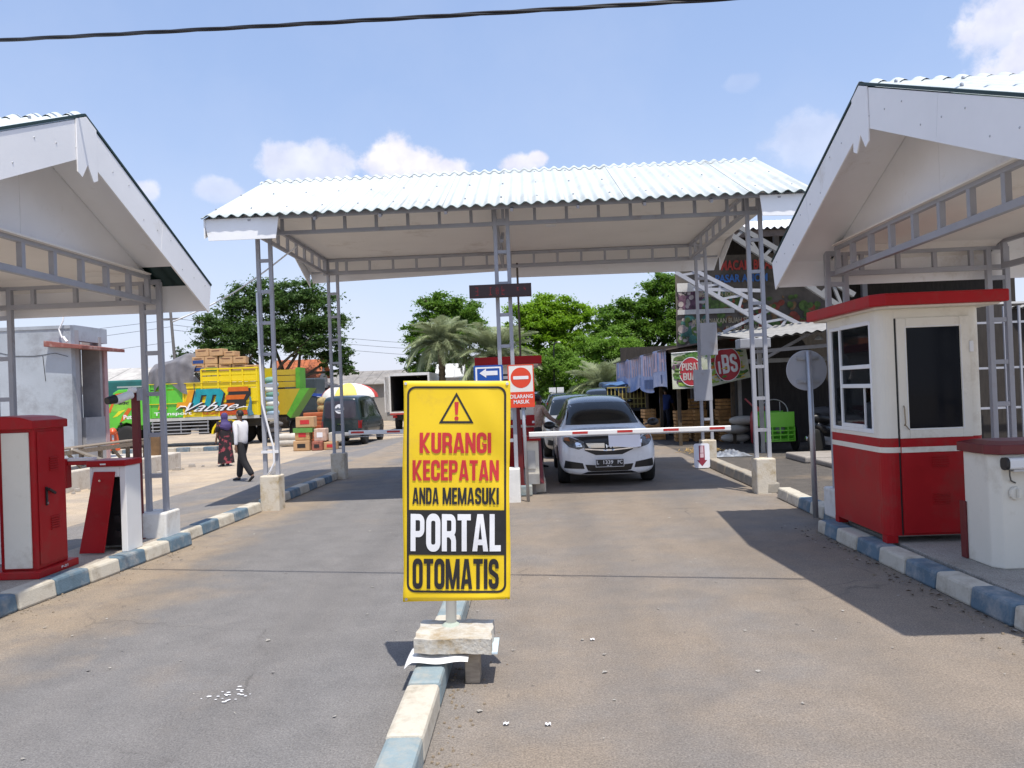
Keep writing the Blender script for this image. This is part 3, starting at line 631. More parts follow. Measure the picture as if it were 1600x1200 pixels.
# ------------------------------------------------------------------ the yellow banner sign
def banner_sign():
    t = thing('banner_sign', 'yellow speed warning banner on a pole set in a concrete block', 'sign', (-.5, 4.53, 0))
    th = .038; c, s = math.cos(th), math.sin(th); cu, cz, Y0 = -.479, 1.086, 4.60
    S = lambda px, py: ((px-713.5)/260.9, (767.5-py)/260.9)
    def fold(u, v):
        return (.004*math.sin(7*u+3*v) + .0035*math.sin(11*v-4*u+1) + .006*math.exp(-((v+.57)/.07)**2)*math.sin(9*u) - .012*math.exp(-((u+.32)/.05)**2-((v+.62)/.06)**2)
                + .004*math.exp(-((u-.2)/.12)**2)*math.sin(16*v+20*u))
    def F(off):
        def f(u, v, d=0): return (cu+u*c+v*s, Y0-off+fold(u, v)-d, cz-u*s+v*c)
        return f
    hw, hh = .321, .661
    b = MB(); b.grid(lambda a, e: F(0)(-hw+2*hw*a + (.004*math.sin(9*e)), -hh+2*hh*e + (.02*max(0, 1-e*30)*(a-.2)) ), 24, 48)
    sheet = b.build('banner_sheet', YELLOW, t, smooth=True)
    so_ = sheet.modifiers.new('thick', 'SOLIDIFY'); so_.thickness = .0015
    def flat(pts, m, name, off=.004, parent=sheet):
        bm = bmesh.new(); vs = [bm.verts.new((u, v, 0)) for u, v in pts]; bm.faces.new(vs)
        for k in range(-8, 9):
            for co, no in (((k*.04,0,0),(1,0,0)), ((0,k*.08,0),(0,1,0))):
                bmesh.ops.bisect_plane(bm, geom=bm.verts[:]+bm.edges[:]+bm.faces[:], plane_co=co, plane_no=no)
        bm.verts.index_update(); bm.verts.ensure_lookup_table()
        b = MB(); b.add([F(off)(v.co.x, v.co.y) for v in bm.verts], [tuple(v.index for v in f.verts) for f in bm.faces]); bm.free()
        return b.build(name, m, parent, recalc=False)
    def band(outer, inner, m, name, off=.004):
        # densify so that the print follows the folds
        def dens(P, n=8):
            Q = []
            for a, e in zip(P, P[1:]+P[:1]):
                for k in range(n): Q.append((a[0]+(e[0]-a[0])*k/n, a[1]+(e[1]-a[1])*k/n))
            return Q
        b = MB(); ring(b, dens(outer), dens(inner), F(off)); return b.build(name, m, sheet, recalc=False)
    o0, o1 = S(636, 926), S(791.5, 603.5); w = .0125
    band(rrect(o0[0], o0[1], o1[0], o1[1], .05), rrect(o0[0]+w, o0[1]+w, o1[0]-w, o1[1]-w, .04), INK, 'border_print')
    # warning triangle, exclamation mark
    A, B_, C_ = S(713.5, 613), S(686, 661.5), S(740.5, 661.5)
    cx, cy = S(713.5, 644); k = .80; inn = [(cx+(p[0]-cx)*k, cy+(p[1]-cy)*k) for p in (A, B_, C_)]
    band([A, B_, C_], inn, INK, 'triangle_print')
    p = [S(*q) for q in ((710.3, 628), (717, 628), (715.6, 648), (711.6, 648))]; flat(p, INKRED, 'mark_print')
    flat(circle(*S(713.6, 653.5), .0125, 14), INKRED, 'mark_print')
    flat([S(636, 867), S(791.5, 867), S(791.5, 797), S(636, 797)], INK, 'panel_print', .004)
    def line(txt, x0, x1, y0, y1, m, off=.0055, bold=.045):
        u0, v0 = S(x0, y1); u1, v1 = S(x1, y0); impact(txt, (u0, v0, u1, v1), F(off), m, sheet)
    line('KURANGI', 656, 768, 676, 708, INKRED); line('KECEPATAN', 645, 780, 719, 751, INKRED)
    line('ANDA', 644.5, 686, 762, 788, INK, bold=.05); line('MEMASUKI', 692, 780, 762, 788, INK, bold=.05)
    line('PORTAL', 642, 783, 803, 861, INKWHITE, .007, .05); line('OTOMATIS', 645, 780, 873, 920, INK, bold=.055)
    # frame behind the sheet, eyelets at the corners
    b = MB(); f = lambda u, v, y: Vector((cu+u*c+v*s, Y0+y, cz-u*s+v*c))
    for a, e in (((-.3,-.64),(-.3,.64)), ((.3,-.64),(.3,.64)), ((-.3,-.64),(.3,-.64)), ((-.3,.64),(.3,.64)), ((-.3,0),(.3,0))): b.bar(f(*a, .025), f(*e, .025), .022)
    b.build('frame', STEEL, t)
    for u, v in ((-.305,.645),(.305,.645),(-.3,-.648),(.3,-.648)):
        b = MB(); b.lathe(F(.004)(u, v), [(.009,0),(.009,-.003)], 10, 'y'); b.build('eyelet', CHROME, t)
    b = MB(); b.tube([(-.545, 4.635, .26), (-.5, 4.64, 1.6)], .0325, 16); b.build('pole', mat('white_pvc', (.68,.68,.66), .45, .04), t, smooth=True)
    b = MB(); b.lathe((-.543, 4.63, .277), [(.06,0),(.045,.012),(.034,.018)], 12); b.build('weld', mat('mortar_green', (.42,.47,.40), .9), t)
    b = MB(); n = 9
    def blk(u, v, z):
        return (-.73+.44*u+.006*math.sin(13*v), 4.36+.37*v-.012*u, z + .003*math.sin(9*u+2)+.002*math.sin(23*u+11*v) - (.012*u if z < .25 else .004*u))
    b.grid(lambda u, v: blk(u, v, .282), n, n); m_ = len(b.v); b.grid(lambda u, v: blk(u, v, .202), n, n)
    nn = n+1
    for i in range(n):
        b.add([b.v[i], b.v[i+1], b.v[m_+i+1], b.v[m_+i]], [(0,1,2,3)]); k = n*nn
        b.add([b.v[k+i], b.v[k+i+1], b.v[m_+k+i+1], b.v[m_+k+i]], [(3,2,1,0)])
        b.add([b.v[i*nn], b.v[(i+1)*nn], b.v[m_+(i+1)*nn], b.v[m_+i*nn]], [(3,2,1,0)])
        b.add([b.v[i*nn+n], b.v[(i+1)*nn+n], b.v[m_+(i+1)*nn+n], b.v[m_+i*nn+n]], [(0,1,2,3)])
    b.build('concrete_block', mat('chalky_block', (.56,.53,.47), .9, .12, 5, .7, 45, dirt=(.27,.18,.07), dscale=7, damt=.72), t, bevel=.006)
banner_sign()
b = MB(); b.box(-.45, -.365, 4.42, 4.56, .0, .19)
tag(b.build('wood_block', mat('pale_wood', (.40,.33,.25), .85, .2, 4, .3, 40, stretch=(2,2,9)), bevel=.006), 'square wooden prop on the road under the concrete block of the banner', 'wood block')
b = MB(); b.grid(lambda u, v: (-.78+.36*u, 4.30+.3*v, .178+.006*math.sin(9*u+3*v)-.012*math.exp(-v*9) - .05*max(0, .10-u)*6), 16, 8)
tag(b.build('plastic_sheet', WHITE, smooth=True), 'crumpled white plastic sheet between the kerb and the concrete block', 'sheet')
b = MB(); b.box(-.33, -.255, 4.36, 4.62, .186, .197); tag(b.build('board', mat('pale_blue_board', (.55,.66,.72), .6)), 'pale blue strip of board under the right side of the block', 'board')

# ------------------------------------------------------------------ red and white ticket cabinet, barrier boxes
def louvre(parent, x, y0, y1, z, n, m, dz=.022):
    f = None
    for k in range(n):
        if f is None: b = MB(); b.bar((x, y0, z), (x, y1, z), .014, .009); f = b.build('louvre_slat', m, parent)
        else: dup(f, parent, Vector(f.location)+Vector((0,0,-k*dz)))
def ticket_cabinet():
    t = thing('ticket_cabinet', 'tall red and white ticket cabinet at the left end of the kerb', 'cabinet', (-4.75, 7.05, .147))
    b = MB(); b.box(-5.0, -4.47, 6.76, 7.37, .147, .215); b.build('base_plinth', RED, t, bevel=.008)
    b = MB(); b.box(-4.86, -4.52, 6.83, 7.28, .215, 1.52); body = b.build('body', RED, t, bevel=.008)
    b = MB(); b.box(-4.815, -4.565, 6.812, 6.829, .235, 1.46); b.build('front_panel', CREAM, t, bevel=.004)
    b = MB(); b.prism([(-4.9,1.49),(-4.5,1.49),(-4.5,1.565),(-4.62,1.60),(-4.84,1.615),(-4.9,1.60)], lambda u, v, d: (u, d, v), 6.78, 7.31); b.build('top_cap', RED, t, bevel=.008)
    b = MB(); b.box(-4.516, -4.512, 6.86, 7.25, .25, 1.46); d = b.build('side_door', RED, t, bevel=.002)
    louvre(d, -4.507, 7.02, 7.15, 1.21, 6, RED); louvre(d, -4.507, 7.02, 7.15, .66, 6, RED)
    b = MB(); b.box(-4.51, -4.50, 6.95, 6.975, .78, .95); b.bar((-4.485, 6.962, .93), (-4.485, 7.06, .88), .02); b.bar((-4.505, 6.962, .93), (-4.48, 6.962, .93), .02); b.build('handle', BLACK, d)
    b = MB(); b.lathe((-4.5, 6.962, .80), [(.011,0),(.011,.008)], 10, 'x'); b.build('lock', CHROME, d)
    vs, fs = glyphs('P-01'); text('P-01', (7.09, .17, 7.19, .195), lambda u, v: (-4.468, u, v), INKWHITE, t, .02)
    # swung-out leaf on the far side
    b = MB(); b.box(-4.93, -4.905, 6.72, 6.86, .24, 1.5); b.build('door_leaf', REDDK, t, bevel=.004)
ticket_cabinet()
def barrier_box_left():
    t = thing('barrier_box', 'open white barrier box with a red cap beside the red camera post', 'barrier box', (-4.47, 8.05, .147))
    b = MB(); b.box(-4.335, -4.27, 7.9, 8.2, .147, 1.04); b.box(-4.64, -4.336, 8.17, 8.2, .147, 1.04); b.box(-4.65, -4.62, 7.9, 8.169, .147, 1.04); b.box(-4.619, -4.336, 7.9, 7.925, .93, 1.04)
    b.build('body', WHITE, t, bevel=.006)
    b = MB(); b.box(-4.61, -4.35, 8.0, 8.16, .2, .9); b.box(-4.42, -4.36, 7.93, 7.999, .45, .52); b.box(-4.42, -4.36, 7.93, 7.999, .3, .36); b.build('mechanism', BLACK, t)
    b = MB(); b.box(-4.67, -4.255, 7.87, 8.22, 1.042, 1.105); b.build('top_cap', REDDK if False else RED, t, bevel=.01)
    b = MB(); b.box(-4.52, -4.46, 7.866, 7.87, 1.06, 1.075); b.build('badge', WHITE, t)
    d = MB(); th = .016
    d.add([(-4.73,7.80,.16),(-4.47,7.80,.16),(-4.375,7.885,.985),(-4.60,7.885,.99),(-4.73,7.80+th,.16),(-4.47,7.80+th,.16),(-4.375,7.885+th,.985),(-4.60,7.885+th,.99)], [(0,1,2,3),(7,6,5,4),(0,4,5,1),(1,5,6,2),(2,6,7,3),(3,7,4,0)])
    o = d.build('door_panel', RED, bevel=.004); tag(o, 'red door panel taken off and leaning on the open barrier box', 'panel')
    b = MB(); b.lathe((-4.52, 7.86, .9), [(.012,0),(.012,-.01)], 10, 'y'); b.build('lock', CHROME, o)
    a = thing('boom_barrier', 'short red and white stub of a lowered arm left of the barrier box', 'barrier arm', (-4.8, 8.05, 1.05))
    b = MB(); b.box(-4.96, -4.66, 7.98, 8.06, 1.105, 1.135); b.build('arm_cover', WHITE, a); b = MB(); b.box(-4.96, -4.66, 7.975, 8.055, 1.06, 1.10); b.build('arm_bar', RED, a, bevel=.004)
    b = MB(); b.box(-5.0, -4.93, 7.95, 8.05, .82, 1.13); b.build('arm_bracket', RED, a, bevel=.01)
barrier_box_left()
def red_post():
    t = thing('camera_post', 'dark red square steel post beside the white left plinth', 'post', (-4.53, 8.88, .147))
    b = MB(); b.box(-4.57, -4.495, 8.62, 8.69, .147, 1.86); b.build('shaft', REDDK, t, bevel=.006); b = MB(); b.box(-4.60, -4.46, 8.59, 8.72, .147, .158); b.build('foot_plate', REDDK, t)
    b = MB(); b.lathe((-4.575, 8.655, .93), [(.03,0),(.03,-.03)], 10, 'x'); b.build('sensor', BLACK, t)
    c = thing('security_camera', 'white bullet security camera on top of the red post', 'camera', (-4.53, 8.6, 1.82))
    b = MB(); b.tube([(-4.62, 8.38, 1.73), (-4.545, 8.58, 1.79)], .048, 14); b.build('housing', WHITE, c, smooth=False)
    b = MB(); b.tube([(-4.655, 8.28, 1.725), (-4.62, 8.376, 1.745)], [.04,.052], 14); b.build('sunshade', BLACK, c)
    b = MB(); b.lathe((-4.535, 8.6, 1.84), [(.0,-.035),(.04,-.03),(.055,0),(.04,.03),(0,.035)], 14); b.build('mount', WHITE, c, smooth=True)
    b = MB(); b.box(-4.49, -4.45, 8.6, 8.66, 1.72, 1.86); b.build('junction_box', GREY, c)
red_post()
def barrier_box_right():
    t = thing('barrier_box', 'cream barrier box with red cap in front of the guard booth', 'barrier box', (3.85, 6.2, .147))
    P = [(3.60,6.05),(4.25,6.05),(4.25,6.47),(3.545,6.47),(3.545,6.13)]
    b = MB(); b.prism([(x, y) for x, y in P], lambda u, v, d: (u, v, d), .147, 1.035); b.build('body', CREAM, t, bevel=.01)
    P2 = [(3.585,6.015),(4.28,6.015),(4.28,6.5),(3.51,6.5),(3.51,6.115)]
    b = MB(); b.add([(x,y,1.037) for x,y in P2]+[(x,y,1.11) for x,y in P2]+[(3.66,6.1,1.135),(4.2,6.1,1.135),(4.2,6.42,1.135),(3.6,6.42,1.135),(3.6,6.18,1.135)],
                    [(4,3,2,1,0)]+[(i,(i+1)%5,5+(i+1)%5,5+i) for i in range(5)]+[(5+i,5+(i+1)%5,10+(i+1)%5,10+i) for i in range(5)]+[(10,11,12,13,14)]); b.build('top_cap', REDDK, t, bevel=.006)
    b = MB(); b.lathe((3.70, 6.045, .735), [(.052,0),(.05,-.022),(.03,-.026),(.0,-.026)], 14, 'y'); k = b.build('knob', CREAM, t); b = MB(); b.box(3.692, 3.708, 5.985, 6.018, .70, .775); b.build('knob_grip', CREAM, k, bevel=.004)
    b = MB(); b.tube([(3.63,5.99,.93),(3.635,6.0,.88),(3.66,6.03,.835),(3.70,6.04,.815)], .006, 6); b.build('cable', mat('grey_cable', (.12,.11,.1), .6), t)
    a = thing('boom_barrier', 'white barrier arm stub fixed to the cream box on the right', 'barrier arm', (3.6, 5.98, .98))
    b = MB(); b.prism(rrect(5.94, .93, 6.02, 1.015, .02), lambda u, v, d: (d, u, v), 3.605, 6.4); b.build('arm_bar', WHITE, a, bevel=.003)
    b = MB(); b.prism(rrect(5.935, .925, 6.025, 1.02, .035), lambda u, v, d: (d, u, v), 3.58, 3.604); b.build('end_cap', BLACK, a)
    b = MB(); b.box(3.64, 4.3, 5.95, 6.01, .912, .929); b.build('rubber_strip', STEEL, a)
    p = MB(); p.box(3.525, 3.545, 6.44, 6.52, .15, .62); tag(p.build('panel', REDDK, bevel=.004), 'narrow dark red panel leaning behind the cream barrier box', 'panel')
barrier_box_right()

# ------------------------------------------------------------------ the guard booth on the right
def plan(x0, x1, y0, y1, r, n=5, r2=.03):
    P = []
    for cx, cy, a0, rr in ((x1-r2, y1-r2, 0, r2), (x0+r2, y1-r2, 90, r2), (x0+r, y0+r, 180, r), (x1-r, y0+r, 270, r)):
        for k in range(n+1): a = math.radians(a0+90*k/n); P.append((cx+rr*math.cos(a), cy+rr*math.sin(a)))
    return P
def shell(b, P, z0, z1, th, x0, x1, y0, y1):
    cx, cy = (x0+x1)/2, (y0+y1)/2; sx = 1-2*th/(x1-x0); sy = 1-2*th/(y1-y0); I = [(cx+(p[0]-cx)*sx, cy+(p[1]-cy)*sy) for p in P]; n = len(P)
    b.add([(x,y,z0) for x,y in P]+[(x,y,z1) for x,y in P]+[(x,y,z0) for x,y in I]+[(x,y,z1) for x,y in I],
          [(i,(i+1)%n,n+(i+1)%n,n+i) for i in range(n)]+[(2*n+(i+1)%n,2*n+i,3*n+i,3*n+(i+1)%n) for i in range(n)]+[(n+i,n+(i+1)%n,3*n+(i+1)%n,3*n+i) for i in range(n)]+[((i+1)%n,i,2*n+i,2*n+(i+1)%n) for i in range(n)])
def guard_booth():
    x0, x1, y0, y1 = 3.185, 4.12, 7.12, 8.33
    t = thing('guard_booth', 'red and cream guard booth with dark glass under the right canopy', 'booth', ((x0+x1)/2, (y0+y1)/2, .147))
    P = plan(x0, x1, y0, y1, .1)
    b = MB(); shell(b, P, .215, 1.105, .03, x0, x1, y0, y1); low = b.build('lower_wall', RED, t)
    for e, nm in ((.004, 'stripe'),):
        Pe = plan(x0-e, x1+e, y0-e, y1+e, .1+e); b = MB(); shell(b, Pe, .972, 1.022, .01, x0-e, x1+e, y0-e, y1+e); b.build(nm, CREAM, t)
    for x in (x0+.005, x1-.105):
        for y in (y0+.004, y1-.1):
            b = MB(); b.box(x, x+.10, y, y+.095, .147, .214); b.build('foot', RED, t)
    b = MB(); b.box(x0+.03, x1-.03, y0+.03, y1-.03, .2, .22); b.build('floor', CONC, t); b = MB(); b.box(x0+.03, x1-.03, y0+.03, y1-.03, 2.24, 2.26); b.build('ceiling', CEIL, t)
    # upper walls: posts and rails left round the openings
    cw = MB()
    Pc = [p for p in plan(x0, x0+.22, y0, y0+.22, .1)]
    # rounded near corner post
    arc = [(x0+.1+.1*math.cos(math.radians(180+90*k/6)), y0+.1+.1*math.sin(math.radians(180+90*k/6))) for k in range(7)]
    cw.prism([(x0, y0+.17)]+arc+[(x0+.14, y0),(x0+.14, y0+.035),(x0+.05,y0+.09),(x0+.04, y0+.17)], lambda u, v, d: (u, v, d), 1.105, 2.285)
    arc2 = [(x1-.1+.1*math.cos(math.radians(270+90*k/6)), y0+.1+.1*math.sin(math.radians(270+90*k/6))) for k in range(7)]
    cw.prism([(x1-.125, y0)]+arc2+[(x1, y0+.17),(x1-.04,y0+.17),(x1-.05,y0+.06),(x1-.125,y0+.035)], lambda u, v, d: (u, v, d), 1.105, 2.285)
    cw.box(x0, x0+.04, y1-.06, y1, 1.105, 2.285); cw.box(x1-.04, x1, y0+.171, y1, 1.105, 2.285)          # far corner, blind right wall
    cw.box(x0+.041, x1-.041, y1-.04, y1, 1.105, 1.3); cw.box(x0+.041, x1-.041, y1-.04, y1, 2.12, 2.285); cw.box(x1-.3, x1-.041, y1-.04, y1, 1.301, 2.119)
    cw.box(x0, x0+.04, y0+.171, y1-.061, 2.20, 2.285); cw.box(x0, x0+.04, y0+.171, y1-.061, 1.105, 1.14)
    cw.box(x0+.141, x1-.126, y0, y0+.035, 2.2, 2.285)
    cw.build('upper_wall', CREAM, t)
    # side window towards the road: frame bars, panes
    wa, wb, wz0, wz1 = y0+.172, y1-.062, 1.141, 2.199; xs = x0-.004
    f = MB(); ym = y1-.33
    for (a, e, c, d) in ((wa, wa+.035, wz0, wz1), (wb-.035, wb, wz0, wz1), (ym, ym+.035, wz0, wz1)): f.box(xs, xs+.045, a, e, c, d)
    for z in (wz0, 1.57, 1.755, wz1-.035): f.box(xs, xs+.045, wa+.036, ym-.001, z, z+.04)
    for z in (wz0, wz1-.035): f.box(xs, xs+.045, ym+.036, wb-.036, z, z+.035)
    fr = f.build('window_frame', WHITE, t, bevel=.004)
    for (a, e, c, d) in ((wa+.035, ym, 1.61, 1.755), (wa+.035, ym, 1.795, wz1-.035), (wa+.21, ym, wz0+.04, 1.57), (ym+.035, wb-.035, wz0+.035, wz1-.035)):
        b = MB(); b.box(xs+.018, xs+.023, a, e, c, d); b.build('pane', GLASS, fr)
    b = MB(); b.box(xs+.014, xs+.03, wa+.205, wa+.22, wz0+.04, 1.57); b.box(xs-.001, xs+.03, wa+.22, ym, wz0+.04, wz0+.075); b.build('sliding_sash', WHITE, fr)
    b = MB(); b.box(x0+.06, x1-.31, y1-.025, y1-.02, 1.3, 2.12); b.build('rear_pane', GLASS, t)
    b = MB(); b.box(x0+.05, x0+.45, y0+.3, y1-.1, 1.08, 1.11); b.build('desk', mat('white_laminate', (.62,.62,.6), .4), t)
    b = MB(); b.box(x0+.141, x0+.155, y0-.001, y0+.03, .22, 2.2); b.build('door_gap_shade', BLACK, t)  # black strip painting the shade of the gap beside the door
    # the door, a little ajar
    dx0, dx1 = x0+.156, x1-.128; yd = y0-.02
    d = MB(); d.box(dx0, dx1, yd, yd+.02, .235, 1.10); dd = d.build('door', RED, t, bevel=.003)
    b = MB(); 
    b.box(dx0, dx0+.085, yd, yd+.02, 1.101, 2.20); b.box(dx1-.085, dx1, yd, yd+.02, 1.101, 2.20); b.box(dx0+.086, dx1-.086, yd, yd+.02, 1.101, 1.19); b.box(dx0+.086, dx1-.086, yd, yd+.02, 2.11, 2.20)
    b.build('door_frame', CREAM, dd, bevel=.003)
    b = MB(); b.box(dx0+.08, dx1-.08, yd+.008, yd+.013, 1.185, 2.115); b.build('door_pane', mat('black_glass', (.006,.008,.012), .08, .05, 2, spec=.12), dd)
    b = MB(); b.box(dx0+.078, dx1-.078, yd-.003, yd-.0005, 1.178, 1.186); b.box(dx0+.078, dx1-.078, yd-.003, yd-.0005, 2.114, 2.122); b.box(dx0+.072, dx0+.079, yd-.003, yd-.0005, 1.178, 2.122); b.box(dx1-.079, dx1-.072, yd-.003, yd-.0005, 1.178, 2.122); b.build('glazing_bead', WHITE, dd)
    b = MB(); b.box(dx0, dx1, yd-.004, yd-.0005, .972, 1.022); b.build('stripe', CREAM, dd)
    b = MB(); b.tube([(dx0+.03, yd-.012, 1.40), (dx0+.03, yd-.025, 1.38), (dx0+.035, yd-.025, 1.24), (dx0+.03, yd-.012, 1.22)], .006, 8); b.tube([(dx0+.03, yd-.02, 1.23), (dx0+.07, yd-.025, 1.18)], .005, 6); b.build('handle', mat('worn_brass', (.30,.25,.18), .45, .1, 9, metal=.6), dd)
    b = MB(); b.box(dx1-.005, dx1+.03, yd-.012, yd+.0, 1.87, 1.97); b.build('hinge', WHITE, dd, bevel=.004)
    f0 = None
    for zz in (.93, .59):
        for k in range(5):
            if f0 is None: b = MB(); b.bar((dx0+.27, yd-.003, zz), (dx0+.42, yd-.003, zz), .010, .007); f0 = b.build('louvre_slat', RED, dd); z00 = zz
            else: dup(f0, dd, Vector(f0.location)+Vector((0, 0, zz-k*.022-z00)))
    # flat roof slab, near left corner cut off
    rx0, rx1, ry0, ry1 = 3.07, 4.26, 6.92, 8.62
    Pr = [(rx0+.1, ry0), (rx1, ry0), (rx1, ry1), (rx0, ry1), (rx0, ry0+.1)]
    b = MB(); b.prism(Pr, lambda u, v, d: (u, v, d), 2.305, 2.415); b.build('roof', RED, t, bevel=.012)
    b = MB(); cx, cy = (rx0+rx1)/2, (ry0+ry1)/2; b.prism([(cx+(x-cx)*.9, cy+(y-cy)*.94) for x, y in Pr], lambda u, v, d: (u, v, d), 2.286, 2.304); b.build('eave_board', CREAM, t)
guard_booth()

# ------------------------------------------------------------------ round sign seen from behind, signs of the middle island
def round_sign():
    t = thing('round_sign', 'round traffic sign seen from its blank grey back on a tall pole', 'sign', (3.07, 8.58, .14))
    b = MB(); b.tube([(3.075, 8.585, .14), (3.07, 8.585, 1.985)], .03, 14); b.build('pole', STEEL, t, smooth=True)
    b = MB(); b.lathe((3.068, 8.66, 1.775), [(.222,0),(.226,.006),(.222,.012)], 40, 'y'); b.build('sign_disc', mat('sign_back', (.40,.41,.44), .45, .04, 4), t)
    for z in (1.91, 1.655): 
        b = MB(); b.box(2.95, 3.19, 8.625, 8.655, z-.016, z+.016); b.build('clamp_rail', STEEL, t)
round_sign()
def dilarang():
    t = thing('no_entry_sign', 'square no entry sign with red lettering panel on a slim grey pole', 'sign', (-.153, 11.5, 0)); y = 11.44; kx = .97
    b = MB(); b.tube([(-.125, 11.5, 0), (-.16, 11.5, 1.88)], .026, 12); b.build('pole', STEEL, t, smooth=True)
    fn = lambda off: (lambda u, v, d=0: (u*kx, y-off, 1.68+(v-1.68)*kx))
    P = rrect(-.372, 1.405, .028, 2.065, .015)
    b = MB(); b.prism(P, lambda u, v, d: (u*kx, d, 1.68+(v-1.68)*kx), y, y+.006); pl = b.build('sign_plate', mat('sign_white', (.78,.76,.72), .4, .03), t)
    orange = mat('sign_red', (.72,.06,.02), .4, .03)
    b = MB(); ring(b, P, rrect(-.355, 1.42, .012, 2.05, .01), fn(.002)); b.build('border_print', orange, pl, recalc=False)
    b = MB(); b.poly([fn(.002)(*p) for p in circle(-.172, 1.862, .158, 40)]); b.build('disc_print', orange, pl, recalc=False)
    b = MB(); b.poly([fn(.004)(*p) for p in rrect(-.29, 1.838, -.055, 1.888, .01)]); b.build('bar_print', INKWHITE, pl, recalc=False)
    b = MB(); b.poly([fn(.0025)(*p) for p in rrect(-.366, 1.412, .022, 1.645, .012)]); b.build('panel_print', orange, pl, recalc=False)
    text('DILARANG', (-.345, 1.545, .0, 1.605), fn(.005), INKWHITE, pl, .02); text('MASUK', (-.295, 1.462, -.05, 1.522), fn(.005), INKWHITE, pl, .02)
dilarang()
def arrow_sign():
    t = thing('arrow_sign', 'blue sign with a white arrow pointing left behind the banner', 'sign', (-.64, 11.42, 1.9)); y = 11.42
    fn = lambda off: (lambda u, v, d=0: (u, y-off, v))
    b = MB(); b.box(-.865, -.43, y, y+.01, 1.72, 2.06); pl = b.build('sign_plate', mat('sign_blue', (.006,.075,.36), .4, .03), t)
    b = MB(); ring(b, rrect(-.84, 1.74, -.455, 2.035, .012), rrect(-.815, 1.762, -.48, 2.012, .008), fn(.002)); b.build('border_print', INKWHITE, pl, recalc=False)
    b = MB(); b.add([fn(.003)(*p) for p in ((-.78,1.945),(-.68,2.01),(-.68,1.975),(-.51,1.975),(-.51,1.91),(-.68,1.91),(-.68,1.875))], [(0,6,1),(2,5,4,3)]); b.build('arrow_print', INKWHITE, pl, recalc=False)
    b = MB(); b.box(-.50, -.44, y+.011, y+.14, 1.78, 1.82); b.box(-.50, -.44, y+.011, y+.14, 1.95, 1.99); b.build('bracket', STEEL, t)
arrow_sign()
def led_board():
    t = thing('message_board', 'long dark running text board with dim red dots on the middle post', 'display board', (-.42, 11.4, 3.17)); y = 11.40
    b = MB(); b.box(-.885, .04, y, y+.07, 3.065, 3.26); b.build('housing', mat('board_brown', (.045,.018,.016), .5, .1), t, bevel=.004)
    b = MB(); b.box(-.865, .02, y-.003, y-.0005, 3.085, 3.24); sc = b.build('screen', mat('board_face', (.030,.009,.009), .35, .1, 20), t)
    dots = {' ':[0]*5,'S':[0x26,0x49,0x49,0x49,0x32],'E':[0x7f,0x49,0x49,0x49,0x41],'L':[0x7f,0x40,0x40,0x40,0x40],'A':[0x7e,0x11,0x11,0x11,0x7e],'M':[0x7f,2,4,2,0x7f],'T':[1,1,0x7f,1,1],'D':[0x7f,0x41,0x41,0x41,0x3e],'N':[0x7f,2,4,8,0x7f],'G':[0x3e,0x41,0x49,0x49,0x3a],'R':[0x7f,9,0x19,0x29,0x46],'K':[0x7f,8,0x14,0x22,0x41],'O':[0x3e,0x41,0x41,0x41,0x3e]}
    b = MB(); u = -.79; st = .0115
    for k, chs in enumerate((0x49,0x49,0x7f,0,0,0,0,0,0,0,0,0,0,0,0x40,0x7f,0x41,0,0,0,0,0x3e,0x49,0x3e,0,0,0,0x7f,0x48,0x4c,0,0,0,0,0,0,0,0,0,0,0,0,0,0x0e,0x0a,0,0,0,0,0,0x06,0x0c)):
        for r in range(7):
            if chs >> r & 1: x = u+k*st*1.25; z = 3.10+(6-r)*st*1.6; b.add([(x,y-.005,z),(x+st*.8,y-.005,z),(x+st*.8,y-.005,z+st*.8),(x,y-.005,z+st*.8)], [(0,1,2,3)])
    b.build('led_dots', mat('led_red', (.16,.008,.01), .5, emit=((.5,.015,.02), .16)), sc, recalc=False)
    b = MB(); b.box(-.50, -.44, y+.071, y+.17, 3.1, 3.14); b.box(-.3, -.25, y+.071, y+.17, 3.1, 3.14); b.build('bracket', STEEL, t)
led_board()
def gate_arm(label, x0, x1, y, z, slope, n_stripes, box, lens, thk=.078):
    t = thing('boom_barrier', label, 'barrier arm', (x0, y, z))
    f = lambda x: z+slope*(x-x0)
    b = MB(); b.prism(rrect(-.03, -thk/2, .03, thk/2, .014, 3), lambda u, v, d: (d, y+u, f(d)+v), x0, x1); arm = b.build('arm_bar', mat('arm_white', (.78,.78,.78), .4, .02), t)
    for a, e in lens:
        b = MB(); b.add([(a,y-.033,f(a)-.012),(e,y-.033,f(e)-.012),(e,y-.033,f(e)+.024),(a,y-.033,f(a)+.024)], [(0,1,2,3)]); b.build('red_stripe', mat('reflector_red', (.50,.035,.03), .35), arm, recalc=False)
    b = MB(); b.box(min(x0,x1), max(x0,x1), y-.012, y+.012, min(f(x0),f(x1))-thk/2-.010, min(f(x0), f(x1))-thk/2-.002); b.build('rubber_strip', STEEL, t)
    return t
gate_arm('red and white barrier arm lowered in front of the white car', -.08, 3.03, 11.95, .975, -.003, 4, None, [(.42,.66),(1.12,1.36),(1.80,2.04),(2.62,2.86)] if False else [(.591,.829),(1.284,1.521),(1.995,2.231),(2.703,2.938)])
gate_arm('red and white barrier arm lowered across the left lane', -.75, -3.27, 13.5, 1.0, -.012, 4, None, [(-3.0,-3.227),(-2.36,-2.59),(-1.72,-1.95),(-1.1,-1.33)])
